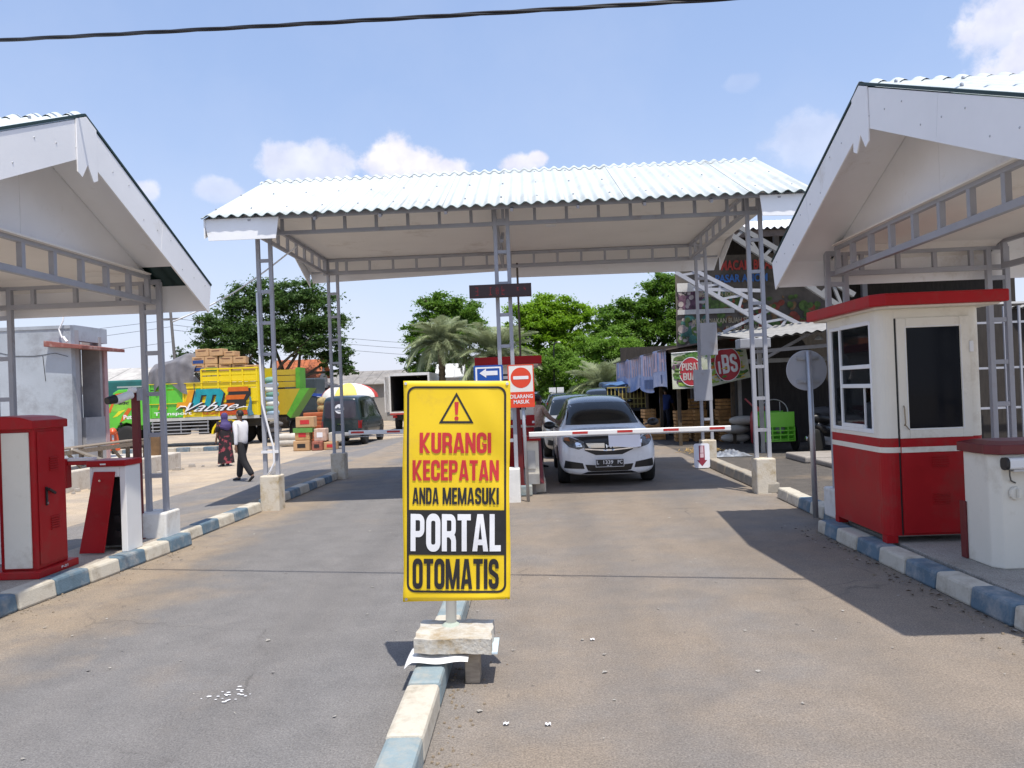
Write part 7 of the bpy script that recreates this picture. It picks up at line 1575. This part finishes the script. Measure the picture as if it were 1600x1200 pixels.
tree('dark tree over the market hall seen beyond the right roofs', 14, 40, [(0,3.5,.25)], [(13,40,5.6),(15.5,40.5,6.2),(17.5,40,5),(11.5,40.2,4.6)], [(2,2,1.6),(2,2,1.6),(2,2,1.5),(1.6,1.6,1.4)], 20000, .26, LDARK, 9)

tree('dark green shrubs along the back of the lot behind the queue', 2, 52, [(0,1.2,.1)], [(-2.5,52,1.2),(.5,52,1.4),(3.5,52,1.5),(6.5,52,1.5),(9.5,52,1.6)], [(2,1,1.5),(2,1,1.6),(2,1,1.7),(2,1,1.7),(2,1,1.8)], 40000, .20, LMID, 21, 'shrub_hedge', 'hedge')
PALM = leafmat('palm_leaf', (.24,.29,.15), (.42,.46,.28), .4); PTR = mat('palm_trunk', (.22,.16,.10), .9, .3, 9, .5, 30)
def frond_mesh(seed, L_, droop):
    rs = random.Random(seed); pts = []; b = MB()
    for k in range(13):
        t = k/12; pts.append(Vector((L_*(t-.12*t*t*droop*1.4), 0, L_*(.62*t-(.55+.45*droop)*t*t))))
    b.tube(pts, [.028*(1-.8*k/12) for k in range(13)], 5)
    for k in range(3, 110):
        t = k/110; i = min(11, int(t*12)); f = t*12-i; p = pts[i].lerp(pts[i+1], f); d = (pts[i+1]-pts[i]).normalized(); ll = L_*.27*(math.sin(PI*min(1, t*.92+.08))**.6)*rs.uniform(.8,1.1)
        for s in (-1, 1):
            q = Vector((d.x*.75, s*rs.uniform(.45,.85), d.z*.75+.25-.55*rs.random())).normalized(); e = p+q*ll+Vector((0,0,-.10*ll)); n_ = q.cross(Vector((0,0,1))).normalized()*.0062*L_/1.6
            b.add([p-n_, p+n_, p+(e-p)*.6+n_*1.1, e, p+(e-p)*.6-n_*1.1], [(0,1,2,3,4)])
    me_o = b.build('frond', PALM, None, local=True, recalc=False); return me_o
def palm(label, x, y, zt, L_, nf, seed, r=.17, base=-.1):
    t = thing('date_palm', label, 'palm', (x, y, base), 'date palms behind the gate'); rs = random.Random(seed)
    b = MB(); n = max(6, int((zt-base)/.14)); pr_ = []
    for k in range(n+1):
        z = base+(zt-base)*k/n; pr_ += [(r*(1.12 if k % 2 else .92), z-base)]
    b.lathe((x, y, base), pr_, 10); b.build('trunk', PTR, t)
    b = MB()
    for k in range(int((zt-base)*26)):
        a = k*2.4; z = base+.1+(zt-base-.15)*k/max(1, int((zt-base)*26)); c = Vector((x+math.cos(a)*r*.95, y+math.sin(a)*r*.95, z)); o = Vector((math.cos(a), math.sin(a), 0)); u = Vector((-math.sin(a), math.cos(a), 0)); b.add([c-u*.05, c+u*.05, c+o*.07+Vector((0,0,.10))], [(0,1,2)])
    b.build('leaf_scars', PTR, t, recalc=False)['kind'] = 'stuff'
    protos = [frond_mesh(seed*10+i, L_, [.25,.7,1.15][i]) for i in range(3)]; first = {}
    for k in range(nf):
        i = 0 if k < nf*.35 else 1 if k < nf*.7 else 2; q = k/nf; o = protos[i] if i not in first else protos[i].copy()
        if i in first: COL.objects.link(o)
        first[i] = 1; o.parent = t; o.location = (0, 0, zt-base); o.rotation_euler = (rs.uniform(-.15,.15), [-.75,-.30,.10][i]+rs.uniform(-.2,.2), k*2.399+rs.uniform(-.2,.2)); s = rs.uniform(.85,1.1); o.scale = (s,s,s)
    return t
palm('date palm with a bare trunk between the box truck and the blue arrow sign', -4.45, 38, 3.9, 2.1, 60, 1, .16)
palm('wide date palm hidden behind the middle lattice post', -1.7, 37, 3.0, 2.5, 64, 2, .18)
palm('low date palm with fan of fronds above the white car roof', 3.35, 37, 1.35, 2.1, 50, 3, .2)
palm('small grey green palm clump left of the railed pickup', 2.95, 33, .55, 1.2, 34, 4, .14)

# ------------------------------------------------------------------ people
def skinned(name, J, E, m, parent, sub=2, root=0):
    names = list(J); me = bpy.data.meshes.new(name); me.from_pydata([J[k][:3] for k in names], [(names.index(a), names.index(b)) for a, b in E], []); me.materials.append(m)
    o = bpy.data.objects.new(name, me); COL.objects.link(o); o.parent = parent
    o.modifiers.new('skin', 'SKIN').use_smooth_shade = True
    for i, k in enumerate(names):
        v = me.skin_vertices[0].data[i]; r = J[k][3]; v.radius = (r, J[k][4] if len(J[k]) > 4 else r); v.use_root = i == root
    s = o.modifiers.new('sub', 'SUBSURF'); s.levels = s.render_levels = sub; return o
def bake(o):
    bpy.context.view_layer.update(); dg = bpy.context.evaluated_depsgraph_get(); me = bpy.data.meshes.new_from_object(o.evaluated_get(dg)); old = o.data; o.modifiers.clear(); o.data = me; me.name = o.name; bpy.data.meshes.remove(old)
def person(label, loc, rot, h, legs, arms, top, bottom, shoes, hair=HAIR, cap=None, dress=None, hijab=None, sleeve=1.0, skin=None, lean=0):
    """faces -Y; legs/arms: per side (hip->knee, knee->ankle) angles forward in degrees"""
    s = h/1.7; t = thing('person', label, 'person'); sk = skin or SKIN
    J = {'pelvis': (0,0,.94*s,.11*s,.085*s), 'waist': (0,-lean*.3,1.08*s,.105*s,.08*s), 'chest': (0,-lean*.8,1.28*s,.135*s,.09*s), 'neck': (0,-lean,1.46*s,.048*s), 'head0': (0,-lean-.01,1.545*s,.066*s,.078*s), 'head1': (0,-lean-.005,1.635*s,.07*s,.085*s), 'head2': (0,-lean,1.685*s,.045*s,.06*s)}
    E = [('pelvis','waist'),('waist','chest'),('chest','neck'),('neck','head0'),('head0','head1'),('head1','head2')]
    L_ = {}
    for i, sd in enumerate((-1, 1)):
        k = 'lr'[i]; a, b_ = legs[i][:2]; a = math.radians(a); b_ = math.radians(b_)
        hip = Vector((sd*.09*s, 0, .90*s)); kn = hip+Vector((sd*.01, -math.sin(a), -math.cos(a)))*.42*s; an = kn+Vector((0, -math.sin(b_), -math.cos(b_)))*.42*s; ft = math.radians(legs[i][2] if len(legs[i]) > 2 else 0)
        toe = an+Vector((sd*.02, -math.cos(ft)*.15, -.03-math.sin(ft)*.12))*s
        L_[k] = (hip, kn, an, toe); J['hip'+k] = (*hip, .082*s); J['knee'+k] = (*kn, .056*s); J['ank'+k] = (*an, .038*s); J['toe'+k] = (*toe, .03*s)
        E += [('pelvis','hip'+k),('hip'+k,'knee'+k),('knee'+k,'ank'+k),('ank'+k,'toe'+k)]
        a, b_, out = arms[i]; a = math.radians(a); b_ = math.radians(b_); sh = Vector((sd*.185*s, -lean*.85, 1.40*s)); el = sh+Vector((sd*out, -math.sin(a), -math.cos(a)))*.28*s; wr = el+Vector((sd*out*.3, -math.sin(b_), -math.cos(b_)))*.25*s; hd = wr+(wr-el).normalized()*.09*s
        L_['a'+k] = (sh, el, wr, hd); J['sh'+k] = (*sh, .056*s); J['el'+k] = (*el, .04*s); J['wr'+k] = (*wr, .028*s); J['hd'+k] = (*hd, .034*s)
        E += [('chest','sh'+k),('sh'+k,'el'+k),('el'+k,'wr'+k),('wr'+k,'hd'+k)]
        for q in range(4):
            f0 = hd+Vector((0, (q-1.5)*.018*s, -.01*s)); f1 = f0+(wr-el).normalized()*(.07-.008*abs(q-1.3))*s+Vector((-sd*.012*s,0,0)); J['f%d'%q+k] = (*f1, .010*s); E.append(('hd'+k, 'f%d'%q+k))
        th = hd+Vector((-sd*.01, -.045, -.01))*s; J['th'+k] = (*th, .011*s); E.append(('wr'+k, 'th'+k))
    body = skinned('body', J, E, sk, t); bake(body)
    # face
    b = MB(); b.lathe((0,-lean-.005-.083*s,1.585*s), [(.0,-.03*s),(.014*s,-.02*s),(.010*s,.02*s),(0,.03*s)], 6); b.build('nose', sk, t, smooth=True, local=True)
    b = MB()
    for sd in (-1, 1): b.lathe((sd*.028*s,-lean-.076*s,1.612*s), [(0,-.006*s),(.010*s,0),(0,.006*s)], 8)
    b.build('eyes', BLACK, t, local=True)
    b = MB(); b.bar((-.022*s,-lean-.082*s,1.545*s),(.022*s,-lean-.082*s,1.545*s),.008*s,.01*s); b.build('mouth', mat('lips', (.18,.06,.05), .6), t, local=True)
    if not hijab:
        b = MB()
        for sd in (-1, 1): b.lathe((sd*.078*s,-lean+.0,1.60*s), [(0,-.03*s),(.014*s,-.015*s),(.016*s,.015*s),(0,.03*s)], 8)
        b.build('ears', sk, t, smooth=True, local=True)
        b = MB(); b.grid(lambda u, v: (lambda a, e: (.083*s*math.cos(e)*math.sin(a), -lean+.006+.098*s*math.cos(e)*math.cos(a)*1.0, 1.612*s+.10*s*math.sin(e)))((u-.5)*2*PI, (-.45 if abs(u-.5) < .27 else .42)*(1-v)+v*PI/2), 24, 8); b.build('hair', hair, t, smooth=True, local=True)
    if cap:
        b = MB(); b.grid(lambda u, v: (.095*s*math.cos(v*PI/2)*math.cos(u*2*PI), -lean+.0+.11*s*math.cos(v*PI/2)*math.sin(u*2*PI), 1.635*s+.095*s*math.sin(v*PI/2)), 20, 6); c = b.build('cap', cap, t, smooth=True, local=True)
        b = MB(); b.box(-.06*s,.06*s,-lean-.185*s,-lean-.08*s,1.632*s,1.645*s); b.build('brim', cap, c, local=True, bevel=.005)
    g = .016
    if top:
        J2 = {'p': (0,0,.84*s,.17*s,.155*s), 'w': (0,-lean*.3,1.06*s,.165*s,.15*s), 'c': (0,-lean*.8,1.28*s,.20*s,.165*s), 'n': (0,-lean,1.435*s,.07*s,.06*s)}; E2 = [('p','w'),('w','c'),('c','n')]
        for k in 'lr':
            sh, el, wr, hd = L_['a'+k]; J2['s'+k] = (*sh, .07*s); e = sh.lerp(el, min(1, sleeve*2) if sleeve < .6 else 1); J2['e'+k] = (*e, .056*s); E2 += [('c','s'+k),('s'+k,'e'+k)]
            if sleeve >= .9: J2['w'+k] = (*el.lerp(wr,.97), .044*s); E2.append(('e'+k,'w'+k))
        bake(skinned('shirt', J2, E2, top, t))
    if bottom:
        J3 = {'p': (0,0,.96*s,.118*s,.092*s)}; E3 = []
        for k in 'lr':
            hip, kn, an, toe = L_[k]; J3['h'+k] = (*hip, .115*s); J3['k'+k] = (*kn, .088*s); J3['a'+k] = (*kn.lerp(an,.97), .072*s); E3 += [('p','h'+k),('h'+k,'k'+k),('k'+k,'a'+k)]
        bake(skinned('trousers', J3, E3, bottom, t))
    if shoes:
        for k in 'lr':
            hip, kn, an, toe = L_[k]; d = (toe-an); bake(skinned('shoe', {'a': (*(an-d*.25+Vector((0,0,-.02*s))), .042*s), 'b': (*an.lerp(toe,.55), .045*s, .034*s), 'c': (*toe, .04*s, .026*s), 'd': (*(toe+d*.35), .026*s, .018*s)}, [('a','b'),('b','c'),('c','d')], shoes, t))
    if dress:
        rs = random.Random(2); b = MB(); b.grid(lambda u, v: (lambda a, q: (q[0]*math.cos(a)*(1+.05*math.sin(5*a)*(1-v)), q[1]*math.sin(a)*(1+.05*math.sin(4*a+1)*(1-v)), q[2]))(u*2*PI, (lambda w: (np.interp(w,[0,.35,.55,.75,.9,1],[.27,.22,.20,.20,.17,.08])*s, np.interp(w,[0,.35,.55,.75,.9,1],[.22,.19,.16,.15,.12,.07])*s, (.09+1.35*w)*s))(v)), 28, 24); b.build('dress', dress, t, smooth=True, local=True)
        for k in 'lr':
            sh, el, wr, hd = L_['a'+k]; b = MB(); b.tube([sh+Vector((0,0,.03)), sh.lerp(el,.5), el.lerp(wr,.1)], [.075*s,.075*s,.07*s], 10); b.build('sleeve', dress, t, smooth=True, local=True)
    if hijab:
        prof = [(.0,1.72),(.06,1.71),(.10,1.66),(.112,1.58),(.10,1.50),(.13,1.42),(.20,1.34),(.215,1.24),(.19,1.18)]
        b = MB(); b.grid(lambda u, v: (lambda a, i: (lambda r, z: (r*s*math.cos(a), r*s*.85*math.sin(a)+(.0), z*s+(.03*math.sin(3*a) if v > .85 else 0)))(np.interp(i, range(9), [p[0] for p in prof]), np.interp(i, range(9), [p[1] for p in prof])))(u*2*PI, v*8), 26, 24); b.build('headscarf', hijab, t, smooth=True, local=True)
    t.location = loc; t.rotation_euler.z = rot; return t
NAVY = mat('trousers_black', (.012,.012,.015), .8, .1, 20); SHIRT = mat('shirt_white', (.74,.73,.76), .8, .03, 9)
FLORAL = mat('dress_floral', (.30,.05,.07), .8, .3, 7, col2=(.012,.008,.012)); _r = [n for n in FLORAL.node_tree.nodes if n.type == 'VALTORGB'][0]; _r.color_ramp.elements[0].position = .53; _r.color_ramp.elements[1].position = .60
PURPLE = mat('scarf_purple', (.065,.045,.16), .8, .1, 8); SHOE = mat('shoe_black', (.01,.01,.01), .4)
person('man in a white long sleeved shirt and black trousers walking left across the lot', (-6.42, 16.7, -.115), -PI/2-.28, 1.57, [(16,8,0),(-16,-34,50)], [(8,22,.12),(-10,2,.12)], SHIRT, NAVY, SHOE, lean=.03)
person('woman in a purple headscarf and long dark floral dress standing in the lot', (-8.45, 20.8, -.1), -2.3, 1.44, [(2,2),(-2,-2)], [(10,25,.15),(5,20,.15)], None, None, SHOE, dress=FLORAL, hijab=PURPLE)
person('attendant in a white shirt seated inside the red guard booth', (3.53, 8.0, .04), -PI/2, 1.6, [(0,0),(0,0)], [(14,14,.12),(16,16,.12)], SHIRT, NAVY, SHOE)
person('person in a white patterned shirt bending beside the middle booth', (.03, 16.4, 0), PI/2+.6, 1.55, [(5,2),(-5,-4)], [(35,60,.1),(30,50,.1)], mat('shirt_pattern', (.78,.64,.54), .8, .3, 22, col2=(.55,.28,.16)), mat('trousers_grey', (.08,.07,.07), .8), SHOE, lean=.10)
person('trader in a blue shirt and dark trousers among the crates under the banner', (4.35, 25.4, 0), 2.6, 1.55, [(5,2),(-8,-6)], [(20,40,.1),(10,30,.1)], mat('shirt_blue', (.02,.05,.22), .8), mat('trousers_navy', (.02,.025,.05), .8), SHOE, lean=.05, sleeve=.5)

# ------------------------------------------------------------------ small scraps on the road
b = MB(); rs = random.Random(9)
for k in range(150):
    x = rs.uniform(-4, 3); y = rs.uniform(2.5, 12) if k % 3 else rs.uniform(2.5, 6); e = .014*rs.random()+.004; a = rs.uniform(0, PI)
    if k % 4 == 0: x = 3.06-abs(rs.gauss(0,.22)); y = rs.uniform(4.5, 9)
    b.add([(x+e*math.cos(a+q*PI/2)*rs.uniform(.6,1.4), y+e*math.sin(a+q*PI/2)*rs.uniform(.6,1.4), .004+rs.uniform(0,.008)) for q in range(4)], [(0,1,2,3)])
tag(b.build('litter', mat('scrap_pale', (.52,.50,.46), .8, .3, 200, col2=(.10,.08,.06)), recalc=False), 'tiny paper scraps and crumbs scattered over the road', 'litter', kind='stuff')
b = MB()
for k in range(90):
    t_ = rs.random(); x = 3.04-abs(rs.gauss(.02,.13)); y = 4.2+4.6*t_; e = rs.uniform(.008,.03); a = rs.uniform(0, PI); z = .004+rs.uniform(0,.012); c, s = math.cos(a), math.sin(a)
    b.add([(x-e*c,y-e*s,z),(x+e*.4*s,y-e*.4*c,z+.008),(x+e*c,y+e*s,z),(x-e*.4*s,y+e*.4*c,z+.006)], [(0,1,2,3)])
tag(b.build('dead_leaves', mat('dead_leaf', (.07,.045,.025), .9, .3, 40), recalc=False), 'dry brown leaf bits along the foot of the right kerb', 'leaves', kind='stuff')
b = MB()
for k in range(420):
    q = k % 3; r = rs.uniform(.004,.011)*(1.5 if k % 17 == 0 else 1)
    if q == 0: x, y = -.53+abs(rs.gauss(0,.10)), rs.uniform(2.2, 5.5)
    elif q == 1: x, y = 3.06-abs(rs.gauss(0,.10)), rs.uniform(4.2, 8.6)
    else: y = rs.uniform(4.5, 8.8); x = -4.75+(y-1.8)*.0965+abs(rs.gauss(0,.12))
    b.lathe((x, y, r*.35), [(0,-r*.5),(r,-r*.2),(r*.7,r*.5),(0,r*.6)], 5)
tag(b.build('gravel', mat('grit', (.34,.27,.19), .9, .35, 150, col2=(.10,.08,.06))), 'brown grit and crumbs gathered along the feet of the kerbs', 'gravel', kind='stuff')
b = MB()
for k in range(26):
    x = -1.78+rs.gauss(0,.06); y = 4.35+rs.gauss(0,.05); e = rs.uniform(.006,.016); b.poly([(x+e*math.cos(q*PI/3),y+e*.6*math.sin(q*PI/3),.004+.0002*k) for q in range(6)])
tag(b.build('paint_spots', INKWHITE, recalc=False), 'cluster of white paint spots on the left lane', 'paint', kind='stuff')
for i, (x, y, lab) in enumerate(((-.21,3.85,'crumpled white paper scrap on the road near the dividing kerb'), (.0,3.83,'short white paper strip lying on the right lane'), (.32,5.1,'small white scrap farther up the right lane'))):
    b = MB(); b.grid(lambda u, v: (x+.028*u, y+.022*v, .006+.010*math.sin(5*u+3*v+i)**2), 5, 4); tag(b.build('paper_scrap', INKWHITE), lab, 'paper', 'paper scraps on the right lane')
